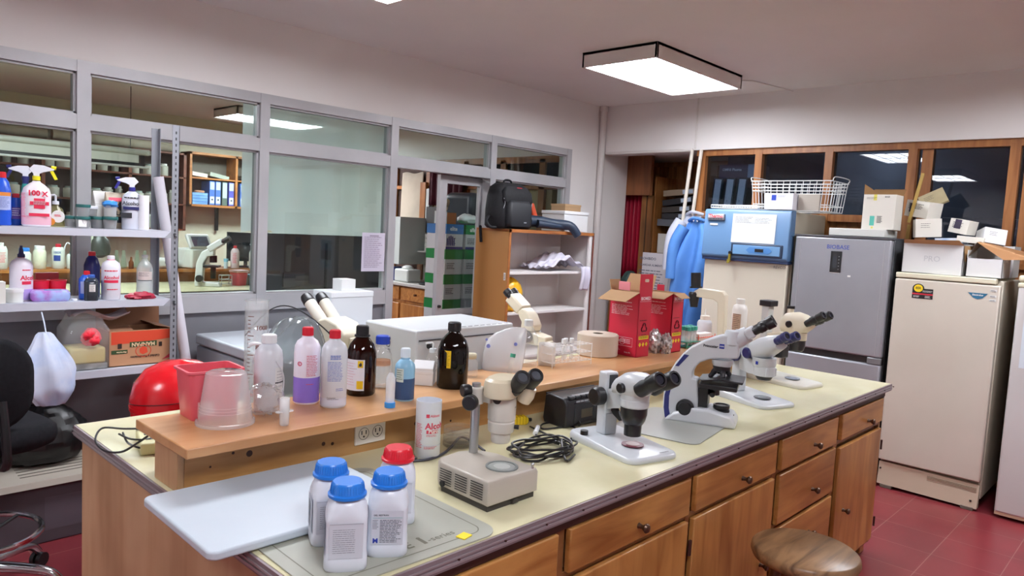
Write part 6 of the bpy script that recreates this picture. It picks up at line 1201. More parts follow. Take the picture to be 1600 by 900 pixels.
# ================================================================ on top of the refrigerators
WI = pm('dcdfdf', .35)
t = thing('wire_basket', 'white wire basket on top of the tall freezer', 'basket', (5.56, 2.29, 1.834), -PI/2); W_, D_, H_ = .3, .17, .22
m = MB()
def loop(m, w, d, z, r=.0035): m.tube([(-w, -d, z), (w, -d, z), (w, d, z), (-w, d, z), (-w, -d, z)], r, 6, sm=False)
for z, k in ((.005, .93), (.05, .94), (.15, .97), (.175, .98), (.2, 1), (.225, 1.02)): loop(m, W_*k, D_*k, z)
m.build('horizontal_wires', WI, t); m = MB()
for k in range(13):
    x = -1+2*k/12
    for s in (-1, 1): m.tube([(x*W_*.93, s*D_*.93, .005), (x*W_*1.0, s*D_*1.0, .225)], .0025, 5, sm=False)
    m.tube([(x*W_*.93, -D_*.93, .005), (x*W_*.93, D_*.93, .005)], .0025, 5, sm=False)
for k in range(1, 6):
    y = -1+2*k/6
    for s in (-1, 1): m.tube([(s*W_*.93, y*D_*.93, .005), (s*W_*1.0, y*D_*1.0, .225)], .0025, 5, sm=False)
m.build('upright_wires', WI, t)
for s in (-1, 1): MB().tube([(s*W_*1.02, -D_*.9, .225), (s*W_*1.06, -D_*.8, .255), (s*W_*1.06, D_*.8, .255), (s*W_*1.02, D_*.9, .225)], .004, 6).build('handle', WI, t)
P = (5.215, 2.265, 1.834); t = thing('reagent_box', 'white box with a small blue emblem in front of the wire basket', 'box', P, -PI/2-.0); 
MB().box(-.105, .105, -.055, .055, 0, .118).build('body', [pm('dcdfe8', .5)], t, bevel=.001); F = FR(-.055, -.0555, .065); MB().patch(F, 0, .035, 0, .04).lines(F, .045, .11, .035, .022, 2, 1, 0, .3, 3).build('emblem', [pm('2a46b4', .5), pm('7a8290', .6)], t)
tag(MB().box(5.23, 5.25, 2.0, 2.15, 1.834, 1.95).build('grey_card', pm('aaa398', .5), rot=0), 'grey card standing right of the white box with blue emblem', 'card')
t = thing('wire_rack', 'flat white wire shelf lying at the left front of the tall freezer top', 'rack', (5.27, 2.62, 1.833), -PI/2); m = MB(); loop(m, .19, .09, .006); loop(m, .19, .09, .026); 
for k in range(20): x = -.19+.38*k/19; m.tube([(x, -.09, .026), (x, -.09, .006), (x, .09, .006)], .0022, 5, sm=False)
m.build('wires', WI, t)
# folders behind the glass of the first window
KBN = pm('202228', .5)
for k in range(3): 
    t = thing('lever_arch_file', 'black lever arch file with a grey spine behind the window, %s in the row' % ('leftmost', 'middle', 'rightmost')[k], 'file', (XW+.3, 3.2-k*.115, 1.835), (0, 0, 0), 'files behind the wooden window')
    MB().box(-.14, .14, -.045, .045, 0, .3).build('cover', KBN, t, bevel=.003).rotation_euler = (R(4), 0, 0); MB().box(-.143, -.139, -.03, .03, .01, .29).build('spine_label', pm('dcded8', .6), t).rotation_euler = (R(4), 0, 0)
    MB().cyl((-.1405, 0, .1), (-.145, 0, .1), .007, n=12).build('finger_ring', STEEL, t)
t = thing('archive_box', 'purple box with white lettering lying on the files behind the window', 'box', (XW+.3, 3.03, 2.14), 0); MB().box(-.12, .12, -.19, .16, 0, .115).build('body', pm('3c2a44', .5), t); MB().box(-.122, -.119, -.19, -.11, 0, .115).build('end_label', pm('8fa4b4', .5), t); MB().text(LEFT(-.121, .13, .06), 'OMNI Plasma', 0, 0, .032, bold=.02).build('lettering', PAPER, t)
tag(MB().box(XW+.16, XW+.5, 2.7, 3.26, 1.82, 1.834).build('wall_ledge', OWH), 'wooden ledge behind the window carrying the files', 'ledge')
tag(MB().box(XW+.5, XW+.52, 2.4, 3.28, 1.9, 2.36).build('grey_cabinet', pm('4a4a55', .6)), 'grey cabinet face behind the files in the window', 'cabinet')
# things on the silver refrigerator
FT = 1.665
t = thing('flat_box', 'flat white box lying on the silver refrigerator', 'box', (5.37, 1.72, FT+.001), -PI/2); MB().box(-.2, .17, -.13, .13, 0, .052).build('body', pm('d0d1cc', .5), t, bevel=.004)
def obox(name, label, loc, size, rot, mats, cat='carton', group='cartons on the refrigerators', face_=None):
    t = thing(name, label, cat, loc, rot, group); w, d, h = size; bo = MB().box(-w/2, w/2, -d/2, d/2, 0, h).build('body', mats, t, bevel=.0015)
    if face_: face_(t, bo, w, d, h)
    return t
CW = pm('d9d6cc', .6); CW2 = pm('c9c9c8', .6)
def f1(t, bo, w, d, h):
    F = FR(-w/2, -d/2-.0006, 0); l = MB().patch(F, .05, .08, .025, .09, 0).lines(F, .095, .13, .09, .04, 6, 1, .0003, .5, 3).lines(F, .02, .09, .215, .2, 2, 1, .0003, .3, 4).text(F, 'BASE', .135, .215, .014, 1, 0, .02).patch(F, .065, .085, .195, .235, 2, .0002).patch(F, .062, .075, .005, .018, 2, .0002); l.build('print', [pm('58b8a8', .5), DKGREY, pm('d8d060', .5)], bo)
    MB().add([(-w/2, -d/2, h), (-w/2+.1, -d/2+.02, h), (-w/2-.02, -d/2+.06, h+.075)], [(0, 1, 2), (2, 1, 0)]).build('flap', CARD, t)
    MB().add([(-w/2, d/2, h), (w/2, d/2, h), (w/2, d/2+.05, h+.05), (-w/2, d/2+.05, h+.05)], [(0, 1, 2, 3), (3, 2, 1, 0)]).build('flap', CARD, t)
obox('carton', 'upright white carton with a turquoise label on the silver refrigerator', (5.35, 1.615, FT+.054), (.205, .16, .235), -PI/2, CW, face_=f1)
tag(MB().bc((5.48, 1.45, FT+.28), (.01, .02, .34), (R(10), 0, 0)).bc((5.48, 1.477, FT+.05), (.012, .022, .1), (R(4), 0, 0)).build('wooden_stick', pm('a88a48', .6)), 'thin wooden stick leaning against the window between the cartons', 'stick')
# things on the cream freezer
FT2 = 1.447
def f2(t, bo, w, d, h):
    F = FR(-w/2, -d/2-.0006, 0); MB().patch(F, .03, .07, .03, .09, 0).lines(F, .02, w-.03, h-.02, h-.06, 4, 1, .0003, .4, 3).build('print', [pm('3a2f4a', .5), DKGREY], bo)
def f3(t, bo, w, d, h): F = FR(-w/2, -d/2-.0006, 0); MB().lines(F, .03, w*.6, h*.75, h*.45, 3, 0, .0003, .2, 3).build('print', [DKGREY], bo)
t = thing('open_carton', 'large open white carton with brown inner flaps on the cream freezer', 'carton', (5.36, 1.255, FT2), -PI/2, 'cartons on the refrigerators'); w, d, h = .345, .27, .19
MB().box(-w/2, w/2, -d/2, -d/2+.003, 0, h).box(-w/2, w/2, d/2-.003, d/2, 0, h).box(-w/2, -w/2+.003, -d/2, d/2, 0, h).box(w/2-.003, w/2, -d/2, d/2, 0, h).box(-w/2, w/2, -d/2, d/2, 0, .003).build('body', pm('d3d3d3', .6), t); F = FR(-w/2, -d/2-.0006, 0)
MB().text(F, 'PRO', w*.36, h*.42, .05, 0, 0, .01).build('print', pm('bdbdc0', .6), t)
MB().add([(-w/2, -d/2, h), (w/2, -d/2, h), (w/2-.02, -d/2-.05, h+.03), (-w/2+.01, -d/2-.04, h+.022)], [(0, 1, 2, 3), (3, 2, 1, 0)]).build('flap', pm('b98c62', .8), t)
MB().add([(w/2, -d/2, h), (w/2, d/2, h), (w/2+.012, d/2, h-.09), (w/2+.012, -d/2, h-.1)], [(0, 1, 2, 3), (3, 2, 1, 0)]).build('flap', CARD, t)
t = thing('open_carton', 'smaller open carton with a long brown flap at the right on the cream freezer', 'carton', (5.34, .965, FT2), -PI/2, 'cartons on the refrigerators'); w, d, h = .19, .24, .115
MB().box(-w/2, w/2, -d/2, -d/2+.003, 0, h).box(-w/2, w/2, d/2-.003, d/2, 0, h).box(-w/2, -w/2+.003, -d/2, d/2, 0, h+.05).box(w/2-.003, w/2, -d/2, d/2, 0, h).box(-w/2, w/2, -d/2, d/2, 0, .003).build('body', pm('d3d3d3', .6), t)
MB().add([(-w/2+.04, -d/2+.02, h+.1), (-w/2+.02, d/2, h+.11), (w/2+.14, d/2, h+.04), (w/2+.16, -d/2-.02, h+.01), (w/2, -d/2, h)], [(0, 1, 2, 3, 4), (4, 3, 2, 1, 0)]).build('flap', pm('bc8c60', .8), t)
MB().add([(-w/2, -d/2, h), (-w/2, d/2, h+.05), (-w/2+.04, d/2, h+.11), (-w/2+.04, -d/2+.02, h+.1)], [(0, 1, 2, 3), (3, 2, 1, 0)]).build('flap', pm('8a7a68', .8), t)
Z2 = FT2+.19
# crates hold up a heap of small cartons behind the big one
obox('carton', 'plain carton under the heap behind the open carton', (5.64, 1.35, FT2+.001), (.25, .25, .2), -PI/2, CW2)
obox('carton', 'tilted white carton leaning out of the heap beside the silver refrigerator', (5.42, 1.345, FT2+.235), (.15, .17, .12), (0, R(-4), R(-70)), pm('d6d2c8', .6), face_=f3)
obox('carton', 'tilted carton with a dark printed label, high in the heap', (5.55, 1.42, FT2+.37), (.17, .14, .11), (0, R(8), R(-112)), CW, face_=f2)
obox('carton', 'kraft-backed carton tipped on top of the heap', (5.56, 1.34, FT2+.45), (.16, .02, .12), (R(-30), R(-28), R(-80)), mott('9b8f6e', 'aca07e', 8, .7), face_=f3)
obox('carton', 'small white carton with printed lines, right of the tilted one', (5.5, 1.165, FT2+.27), (.115, .14, .09), (0, R(10), R(-100)), CW, face_=f2)
obox('packet', 'blue and white packets lying on the open carton', (5.43, 1.2, FT2+.2), (.16, .14, .035), (0, R(-3), R(-92)), mott('8fb0d8', 'd8dde2', 12, .5), 'packet')
obox('packet', 'white packet lying over the blue packets', (5.42, 1.09, FT2+.21), (.15, .12, .04), (0, R(4), R(-84)), CW, 'packet')
obox('carton', 'white carton set at an angle between the two open cartons', (5.5, 1.0, FT2+.2), (.13, .13, .1), (R(-12), R(8), R(-60)), pm('d2d4d8', .6), face_=f3)
obox('carton', 'plain carton under the right part of the heap', (5.66, 1.02, FT2+.001), (.3, .22, .2), -PI/2, CW2)
obox('storage_box', 'white box cut off at the right edge above the last freezer', (5.4, .60, 1.479), (.22, .3, .2), -PI/2, pm('dcdad6', .5), 'box')

# ================================================================ coats and passage
def coat(name, label, X_, y0, y1, z0, z1, col, sway=0., fold=6, seed=1, sleeve=None):
    t = thing(name, label, 'coat', (X_, (y0+y1)/2, z1), 0, 'coats beside the tall freezer'); hw = (y0-y1)/2; H = z1-z0
    def fn(u, v):
        s_ = -1+2*u; w = hw*(.28+.72*min(1, (v*2.6)**.6)); dx = .05*math.sin(s_*fold+v*1.5+seed)*min(1, v*3)+.07*(1-s_*s_)*min(1, v*2.5); return (-dx-.02, -s_*w+sway*v, -H*v+.012*math.sin(s_*9+seed))
    MB().grid(fn, 40, 26).build('body', mott(col[0], col[1], 3, .7), t, solid=.008, ang=70)
    if sleeve: MB().tube([(-.05, hw*.55*sleeve, -.06), (-.10, hw*.85*sleeve, -.22), (-.11, hw*.75*sleeve+sway*.5, -.5)], [.055, .045], 14).build('sleeve', mott(col[0], col[1], 3, .7), t, ang=70)
    MB().tube([(-.01, -.08, .0), (-.06, 0, .02), (-.01, .08, .0)], .014, 8).build('collar', mott(col[0], col[1], 3, .7), t)
    return t
coat('lab_coat', 'white laboratory coat hanging under the blue one beside the leaning conduits', 5.73, 3.45, 3.05, 1.0, 1.80, ('b4b8c8', 'c6cad6'), .06, 5, 2, 1)
coat('lab_coat', 'bright blue laboratory coat hanging left of the tall freezer', 5.53, 3.29, 2.93, .82, 1.74, ('3d72b8', '5086cc'), .05, 5, 4, 1)
tag(MB().cyl((XW+.08, 3.16, 1.80), (XW-.28, 3.14, 1.752), .008, n=10).build('coat_hook', STEEL), 'metal hook holding the coats', 'hook')
# red curtain in the passage
t = MB().grid(lambda u, v: (6.42+.025*math.sin(u*36), 4.53-.27*u+.02*(1-v)*0, 1.15+.87*v), 60, 4).build('curtain', pm('a01230', .5), solid=.004, ang=70); tag(t, 'dark red pleated curtain at the left of the passage', 'curtain')
tag(MB().cyl((6.42, 4.57, 2.03), (6.42, 4.24, 2.03), .01).build('curtain_rod', wood('8a5a2c', '5c3818')), 'short wooden rod carrying the red curtain', 'rod')
t = thing('wooden_post', 'brown door post beside the red curtain', 'post', (6.39, 4.19, 0), 0); MB().box(-.03, .03, -.08, .05, 0, 2.0).build('post', wood('8f5f30', '5f3a18', (9, 9, .9), .5), t); MB().box(-.035, .035, -.02, -.01, 0, 2.0).build('groove', pm('3a2414', .6), t)
t = thing('shelf_cabinet', 'wooden shelf in the passage stacked with files and boxes', 'shelf', (0, 0, 0), 0); WPS = wood('a06a38', '744820', (9, 9, .9), .5)
for a in ((6.4, 6.8, 3.5, 4.12, 1.40, 1.42), (6.4, 6.8, 3.5, 4.12, .6, .62)): MB().box(*a).build('board', WPS, t)
MB().box(6.4, 6.8, 4.1, 4.12, 0, 2.2).build('side_board', WPS, t); MB().box(6.78, 6.8, 3.5, 4.12, 0, 2.2).build('back_board', wood('8b5a2b', '5f3817', (9, 9, .8), .5), t); MB().box(6.4, 6.8, 3.5, 3.52, 0, 2.2).build('side_board', WPS, t)
for k, (y, w, z, h, c, lb) in enumerate(((3.99, .16, 1.421, .2, 'c2c0ba', 'white box at the left on the passage shelf'), (3.785, .24, 1.421, .27, 'aaa6a4', 'grey box standing right on the passage shelf'), (3.9, .38, 1.70, .07, '5d6068', 'grey flat case across the boxes on the passage shelf'))):
    tag(MB().box(6.44, 6.7, y-w/2, y+w/2, z, z+h).build('archive_box', pm(c, .6), bevel=.003), lb, 'box', 'boxes on the passage shelf')
for k, (z, r_, c, lb) in enumerate(((1.772, 1, '26272c', 'lowest black file of the leaning pile on the passage shelf'), (1.842, 4, '3a3430', 'middle black file of the leaning pile on the passage shelf'), (1.922, 8, '202126', 'upper black file of the leaning pile on the passage shelf'), (2.01, 5, '8a7a66', 'brown and grey papers on top of the pile on the passage shelf'))):
    t = thing('box_file', lb, 'file', (6.55, 3.86, z), (R(-r_), 0, R(4*k-6)), 'files piled on the passage shelf'); MB().box(-.13, .13, -.17, .17, 0, .06).build('cover', pm(c, .5), t, bevel=.004); MB().box(-.132, -.129, -.15, -.04, .01, .05).build('label', pm('b4c4d6', .6), t)
t = MB().patch(LEFT(0, 0, 0), 0, .36, 0, .56).text(LEFT(-.001, .03, .49), 'PROHIBIDO', -.0, 0, .035, 1, 0, .02).text(LEFT(-.001, .03, .43), 'GUARDAR ALIMENTOS', 0, 0, .028, 1, 0, .02).lines(LEFT(-.001, .03, .05), 0, .3, .34, 0, 12, 1, 0, .3, 6).build('notice_board', [pm('b8b4b8', .6), pm('5a5a66', .6)], loc=(6.02, 3.96, .87), solid=0); t.rotation_euler = (0, 0, 0); tag(t, 'white notice with printed text below the files in the passage', 'notice')
tag(MB().box(6.03, 6.38, 3.6, 3.98, 0, 1.4).build('cabinet', WPS), 'low wooden cabinet behind the white notice', 'cabinet')
tag(MB().ball((6.1, 4.15, 1.12), (.09, .08, .11), 18, 12, noise=.1, seed=5).build('green_bag', pm('26403c', .6), ang=60), 'dark green bag on the cabinet below the red curtain', 'bag')
tag(MB().box(5.98, 6.3, 4.02, 4.3, 0, 1.01).build('side_table', WPS), 'small wooden stand below the red curtain', 'stand')

# ================================================================ the room beyond the glass
Bz = .9
t = thing('lab_bench', 'second laboratory bench with a cream top beyond the glass', 'bench', (0, 0, 0)); MB().box(-.6, 4.0, 6.35, 7.75, Bz-.03, Bz).build('countertop', CREAM, t); MB().box(-.6, 4.0, 6.345, 6.352, Bz-.06, Bz-.002).build('edge_trim', DARKW, t); MB().box(-.55, 3.95, 6.4, 7.7, 0, Bz-.03).build('cabinet', PINE, t)
t = thing('riser_shelf', 'wooden riser shelf on the second bench beyond the glass', 'shelf', (0, 0, 0)); MB().box(-.6, 4.0, 7.2, 7.55, 1.0, 1.026).build('top_board', wood('b0723a', '8a5022', (1.1, 9, 12), .4), t); MB().box(-.55, 3.95, 7.26, 7.28, Bz, 1.0).build('front_panel', wood('8a5024', '6b3a18', (1.1, 9, 12), .5), t)
RTP = 1.027
def at2(x, Y=7.36, z=RTP): return Vector((py(x, 410, Y).x, Y, z))
# upright microscope
P = Vector((py(325, 445, 6.75).x, 6.75, Bz)); t = thing('compound_microscope', 'black and white microscope on the bench beyond the glass', 'microscope', P, R(55)); t.scale = (1.1, 1.1, 1.08)
MB().prism([(.1, .0), (.1, .05), (.09, .2), (.05, .3), (.0, .33), (-.05, .33), (-.05, .27), (.0, .26), (.03, .2), (.04, .04), (-.09, .035), (-.11, .0)], -.045, .045, 'x').build('stand', pm('d2d0cc', .35), t, bevel=.008)
MB().box(-.07, .07, -.09, .03, .17, .185).cyl((0, -.04, .27), (0, -.04, .21), .03, n=20).cyl((0, -.04, .17), (0, -.04, .07), .022, n=20).build('stage', BLACK, t)
MB().cyl((-.035, .06, .07), (-.07, .06, .07), .03, n=22).build('focus_knob', BLACK, t); MB().bc((0, -.06, .36), (.1, .14, .06), (R(-35), 0, 0)).build('head', pm('d2d0cc', .35), t, bevel=.012)
for s in (-1, 1): MB().turn((s*.032, -.11, .39), (s*.036, -.17, .43), [(0, .018), (.03, .02), (.07, .022), (.072, .012)], n=20).build('eyepiece', BLACK, t)
P = at2(303); t = thing('pcr_machine', 'white instrument with a tilted grey touch screen beyond the glass', 'instrument', P, R(20)); MB().box(-.12, .12, -.1, .14, 0, .2).build('body', pm('cfcdc6', .4), t, bevel=.02, seg=3); MB().bc((.01, -.05, .27), (.28, .04, .16), (R(-28), 0, 0)).build('screen_housing', pm('c4c2c0', .4), t, bevel=.03, seg=4); MB().bc((.01, -.073, .272), (.2, .003, .105), (R(-28), 0, 0)).build('screen', pm('4a4e5c', .2), t)
P = at2(384, 7.5); t = thing('computer_monitor', 'black monitor on the riser shelf beyond the glass', 'monitor', P, R(-12)); MB().box(-.2, .2, -.015, .015, .06, .37).build('housing', BLACK, t, bevel=.004); MB().box(-.185, .185, -.017, -.014, .085, .355).build('screen', pm('25282c', .12), t); MB().cyl((0, .01, 0), (0, .01, .07), .02).build('stand', BLACK, t); MB().cyl((0, 0, 0), (0, 0, .01), .09).build('base', BLACK, t)
P = at2(367, 7.3); t, bo = bot('alcohol_bottle', 'red-capped alcohol bottle in front of the monitor beyond the glass', P, [(.04, 0), (.043, .006), (.043, .17), (.03, .2), (.016, .21)], pm('dcc8ca', .35), (.017, .208, .235), RED); MB().lines(Round(.0435, 0, a=-.1), -.02, .025, .16, .05, 9, 0, .0005, .4, 3).build('label', PK, bo)
P = at2(396, 7.3); t, bo = bot('soap_bottle', 'white pump bottle at the window post beyond the glass', P, [(.043, 0), (.046, .006), (.046, .16), (.034, .19), (.018, .2)], pm('d6d4ce', .35), (.02, .2, .215), WB); MB().tube([(0, 0, .21), (0, 0, .25), (-.04, 0, .25)], .008, 8, sm=False).build('pump_head', WB, t); MB().lines(Round(.0465, 0, a=-.1), -.02, .025, .14, .05, 6, 0, .0005, .4, 3).build('label', DKGREY, bo)
P = at2(353, 7.28); tag(MB().cyl(P, P+Vector((0, 0, .07)), .02, n=20).cyl(P+Vector((0, 0, .07)), P+Vector((0, 0, .1)), .022, n=20, m=1).build('dropper_bottle', [pm('c6dae0', .4), pm('7fc0da', .4)]), 'small bottle with a pale blue cap left of the red-capped bottle beyond the glass', 'bottle')
P = Vector((py(373, 440, 6.8).x, 6.8, Bz)); t = thing('sharps_container', 'red sharps container with white lid on the bench beyond the glass', 'container', P, R(15)); m = MB(); m.rings([[(x, y, z) for x, y in rrect(.14*a, .13*a, .03, 4)] for a, z in ((.82, 0), (1, .125))]); m.build('body', pm('d8303c', .35), t); MB().box(-.07, .07, -.065, .065, .125, .148).build('lid', pm('e4b4b4', .4), t, bevel=.008)
P = Vector((py(395, 440, 6.85).x, 6.85, Bz)); t = thing('lidded_box', 'grey box with teal lid beside the red sharps container beyond the glass', 'box', P, 0); MB().box(-.07, .07, -.06, .06, 0, .08).build('body', pm('6f969c', .4), t); MB().box(-.073, .073, -.063, .063, .08, .1).build('lid', pm('4d8a9c', .4), t)
P = Vector((py(352, 442, 6.78).x, 6.78, Bz)); K_ = .05; t = thing('tube_rack', 'small white wire rack between microscope and red container beyond the glass', 'rack', P, 0); m = MB()
for z in (.02, .06, .1): m.tube([(-K_, -.03, z), (K_, -.03, z), (K_, .03, z), (-K_, .03, z), (-K_, -.03, z)], .003, 5, sm=False)
m.build('wire_tier', WI, t)
for sx in (-1, 1):
    for sy in (-1, 1): MB().tube([(sx*K_, sy*.03, 0), (sx*K_, sy*.03, .1)], .003, 5, sm=False).build('leg', WI, t)
P = at2(266); t = thing('centrifuge', 'small white instrument with a black knob on the riser beyond the glass', 'instrument', P, 0); MB().box(-.16, .06, -.08, .1, 0, .1).build('body', pm('cac8c2', .4), t, bevel=.03, seg=3); MB().cyl((-.06, -.08, .06), (-.06, -.1, .06), .02).build('knob', BLACK, t)
P = at2(205, 7.3); tag(MB().lathe([(.02, 0), (.022, .004), (.022, .06), (.01, .08), (.009, .11)], (P.x, P.y, P.z), 20).build('amber_bottle', pm('6b3a1c', .2)), 'little brown dropper bottle on the riser beyond the glass', 'bottle')
fl = None
for k, x in enumerate((182, 193, 214, 226, 238)):
    P = at2(x, 7.42-.03*(k % 2)); L_ = 'conical glass flask beyond the glass, %s of the row' % ('first', 'second', 'third', 'fourth', 'fifth')[k]
    if fl is None:
        fl = thing('glass_flask', L_, 'flask', P, 0, 'glass flasks on the riser beyond the glass'); MB().lathe([(.028, 0), (.03, .006), (.015, .12), (.014, .16), (.017, .165)], n=24, cap1=False).build('body', glass('dfeae2', .03, 1.45, .22, 'c8d6c0'), fl)
    else: copy_tree(fl, P, label=L_)
P = at2(155, 7.32); t = thing('desk_lamp', 'black and white instrument head hanging over the riser beyond the glass', 'instrument', P, R(10)); MB().lathe([(.03, .1), (.085, .13), (.095, .18), (.08, .26), (.05, .3)], n=28).build('head', pm('2b2e28', .4), t); MB().box(-.09, -.06, -.02, .02, 0, .32).box(.02, .035, -.05, .05, .16, .34).build('frame', pm('c9c9b8', .4), t, bevel=.005); MB().cyl((-.07, 0, 0), (-.07, 0, .02), .08).build('base', pm('2b2e28', .4), t)
for k, (x, r_, h, cap, lb) in enumerate(((2, .045, .19, 'd8d8d4', 'pink-labelled spray bottle at the left edge beyond the glass'), (38, .05, .15, '2a78cc', 'white jar with a blue lid on the riser beyond the glass'), (62, .05, .17, 'dfdfdc', 'tall cream tub with white lid on the riser beyond the glass'), (91, .05, .19, 'b02030', 'white bottle with blue print and red neck on the riser beyond the glass'), (112, .04, .13, '2a5a60', 'small round wash bottle with a looped tube beyond the glass'))):
    P = at2(x, 7.34); t, bo = bot('storage_bottle', lb, P, [(r_*.95, 0), (r_, .006), (r_, h*.85), (r_*.8, h*.98), (r_*.75, h)], pm('cdd0c8' if k != 2 else 'd0cdb8', .4), (r_*(.8 if k in (1, 2) else .45), h, h+.03), pm(cap, .4), 'containers on the riser beyond the glass', ribs=False)
    if k == 3: MB().text(Round(r_+.0005, 0, a=-.05), '100X', -.04, .135, .03, 0, 0, .03).patch(Round(r_+.0005, 0, a=-.05), -.035, .02, .07, .12).build('label', pm('2a3f88', .5), bo)
    if k == 0: MB().lines(Round(r_+.0005, 0, a=.2), -.03, .03, .14, .05, 8, 0, 0, .4, 3).build('label', PK, bo)
    if k == 4: MB().tube([(0, 0, h+.03), (.0, 0, h+.07), (-.03, 0, h+.1), (-.05, 0, h+.07), (-.055, 0, h+.04)], .005, 6).build('tube', WB, t)
# wall cabinets with files
CBW = wood('c08048', '9c6230', (1.2, 9, 9), .45)
t = thing('wall_cabinet', 'open orange wood wall cabinet full of blue files beyond the glass', 'cabinet', (0, 0, 0)); xa, xb, za, zb, yf, yw = 3.92, 5.5, 1.66, 2.36, 9.5, 9.79
for a in ((xa, xb, yf, yw, zb-.03, zb), (xa, xb, yf, yw, za, za+.03), (xa+.03, xb, yf+.01, yw, 2.02, 2.04)): MB().box(*a).build('board', CBW, t)
for x in (xa, 4.53, xb-.03): MB().box(x, x+.03, yf, yw, za, zb).build('side_board', CBW, t)
MB().box(xa, xb, yw-.01, yw, za, zb).build('back_board', pm('6a6258', .6), t); MB().box(4.38, 4.42, yw-.04, yw, 1.35, za).build('bracket', BLACK, t)
fb = None
for k, (x, c, lb) in enumerate(((4.22, '4a70bc', 'first blue file in the wall cabinet beyond the glass'), (4.30, '4a70bc', 'second blue file, a loose white sheet before it, beyond the glass'), (4.39, '5a6a60', 'grey-green file with a long white label beyond the glass'), (4.48, '5a58b4', 'violet file at the divider beyond the glass'), (4.64, '4a70bc', 'first blue file right of the divider beyond the glass'), (4.73, '4a70bc', 'second blue file right of the divider beyond the glass'))):
    t = thing('lever_arch_file', lb, 'file', (x, 9.64, za+.031), 0, 'files in the wall cabinet'); MB().box(-.035, .035, -.13, .13, 0, .31).build('cover', pm(c, .5), t, bevel=.003); MB().box(-.028, .028, -.132, -.129, .2 if k != 2 else .1, .3).build('title_label', pm('b9c8da', .6), t)
    if k != 2: MB().box(-.028, .028, -.132, -.129, .02, .11).cyl((0, -.13, .07), (0, -.134, .07), .012, n=12, m=1).build('lower_label', [pm('cfd4da', .6), INK], t)
for k in range(4): tag(MB().box(3.97, 4.17, 9.53, 9.75, za+.031+k*.038, za+.066+k*.038).build('blue_folder', mott('5f8cd0', '86aee4', 8, .4)), 'blue plastic folder lying in the pile beyond the glass, %s' % ('lowest', 'second from below', 'third from below', 'topmost')[k], 'folder', 'folders piled in the wall cabinet')
tag(MB().lathe([(.06, 0), (.065, .02), (.05, .03)], (4.1, 9.62, za+.184), 24).build('tape_roll', pm('c8906c', .5)), 'pale orange roll on the pile of blue folders beyond the glass', 'roll')
for k, (x, w, r_, c, lb) in enumerate(((4.07, .2, 6, 'd8ccc2', 'pale papers at the left on the upper cabinet shelf beyond the glass'), (4.33, .26, 10, 'a8b0a4', 'sloping binders on the upper cabinet shelf beyond the glass'), (4.75, .22, 4, '6b655c', 'dark folders right of the divider on the upper cabinet shelf'))): tag(MB().bc((x, 9.64, 2.075), (w, .2, .05), (0, R(r_), 0)).build('papers', pm(c, .6)), lb, 'papers')
tag(MB().box(4.8, 5.0, 9.6, 9.75, zb+.001, zb+.05).build('dark_box', pm('5a3a24', .6)), 'small brown box on top of the wall cabinet beyond the glass', 'box')
# dark red shelving with white jars
RW = wood('7d4226', '57291a', (1.2, 9, 9), .5)
t = thing('wall_shelving', 'long dark red open shelving packed with white jars beyond the glass', 'shelving', (0, 0, 0))
for z in (1.36, 1.68, 2.02, 2.32): MB().box(-1.2, 3.87, 9.48, 9.79, z-.02, z).build('board', RW, t)
for x in (-1.2, .3, 1.55, 2.29, 3.2, 3.85): MB().box(x-.015, x+.02, 9.48, 9.79, 1.34, 2.32).build('upright', RW, t)
MB().box(-1.2, 3.87, 9.78, 9.79, 1.34, 2.32).build('back_board', pm('4a3b34', .7), t)
rd = random.Random(12); jr = None; kinds = []
for kind, (r_, h, c) in enumerate(((.055, .15, 'b4b3a6'), (.04, .17, 'a8a89c'), (.07, .13, 'c0beb2'))):
    t = thing('storage_jar', 'x', 'jar', (0, 0, 0), 0, 'jars in the dark red shelving'); MB().lathe([(r_*.95, 0), (r_, .006), (r_, h*.8), (r_*.7, h*.86)], n=20).build('body', pm(c, .45), t); MB().lathe([(r_*.75, h*.85), (r_*.75, h)], n=18).build('lid', pm(('d2d0c8', 'c9c7bd', '8c9a94')[kind], .45), t); kinds.append((t, r_))
used = set(); names = {1.36: 'lowest', 1.68: 'second', 2.02: 'third'}; nth = ('first', 'second', 'third', 'fourth', 'fifth', 'sixth', 'seventh', 'eighth', 'ninth', 'tenth', 'eleventh', 'twelfth', 'thirteenth', 'fourteenth', 'fifteenth', 'sixteenth', 'seventeenth', 'eighteenth', 'nineteenth', 'twentieth')
for z in (1.36, 1.68, 2.02):
    x = 1.62; n_ = 0
    while x < 3.72 and n_ < 20:
        k = rd.randrange(3); t, r_ = kinds[k]; x += r_+.012+rd.random()*.04
        if any(abs(x-u) < r_+.03 for u in (2.29, 3.2)): x += .08
        if x > 3.76: break
        P = (x, 9.58+rd.random()*.06, z+.001); lb = '%s jar from the left on the %s shelf of the dark red shelving' % (nth[n_], names[z])
        if k in used: copy_tree(t, P, label=lb)
        else: t.location = P; t['label'] = lb; used.add(k)
        x += r_; n_ += 1
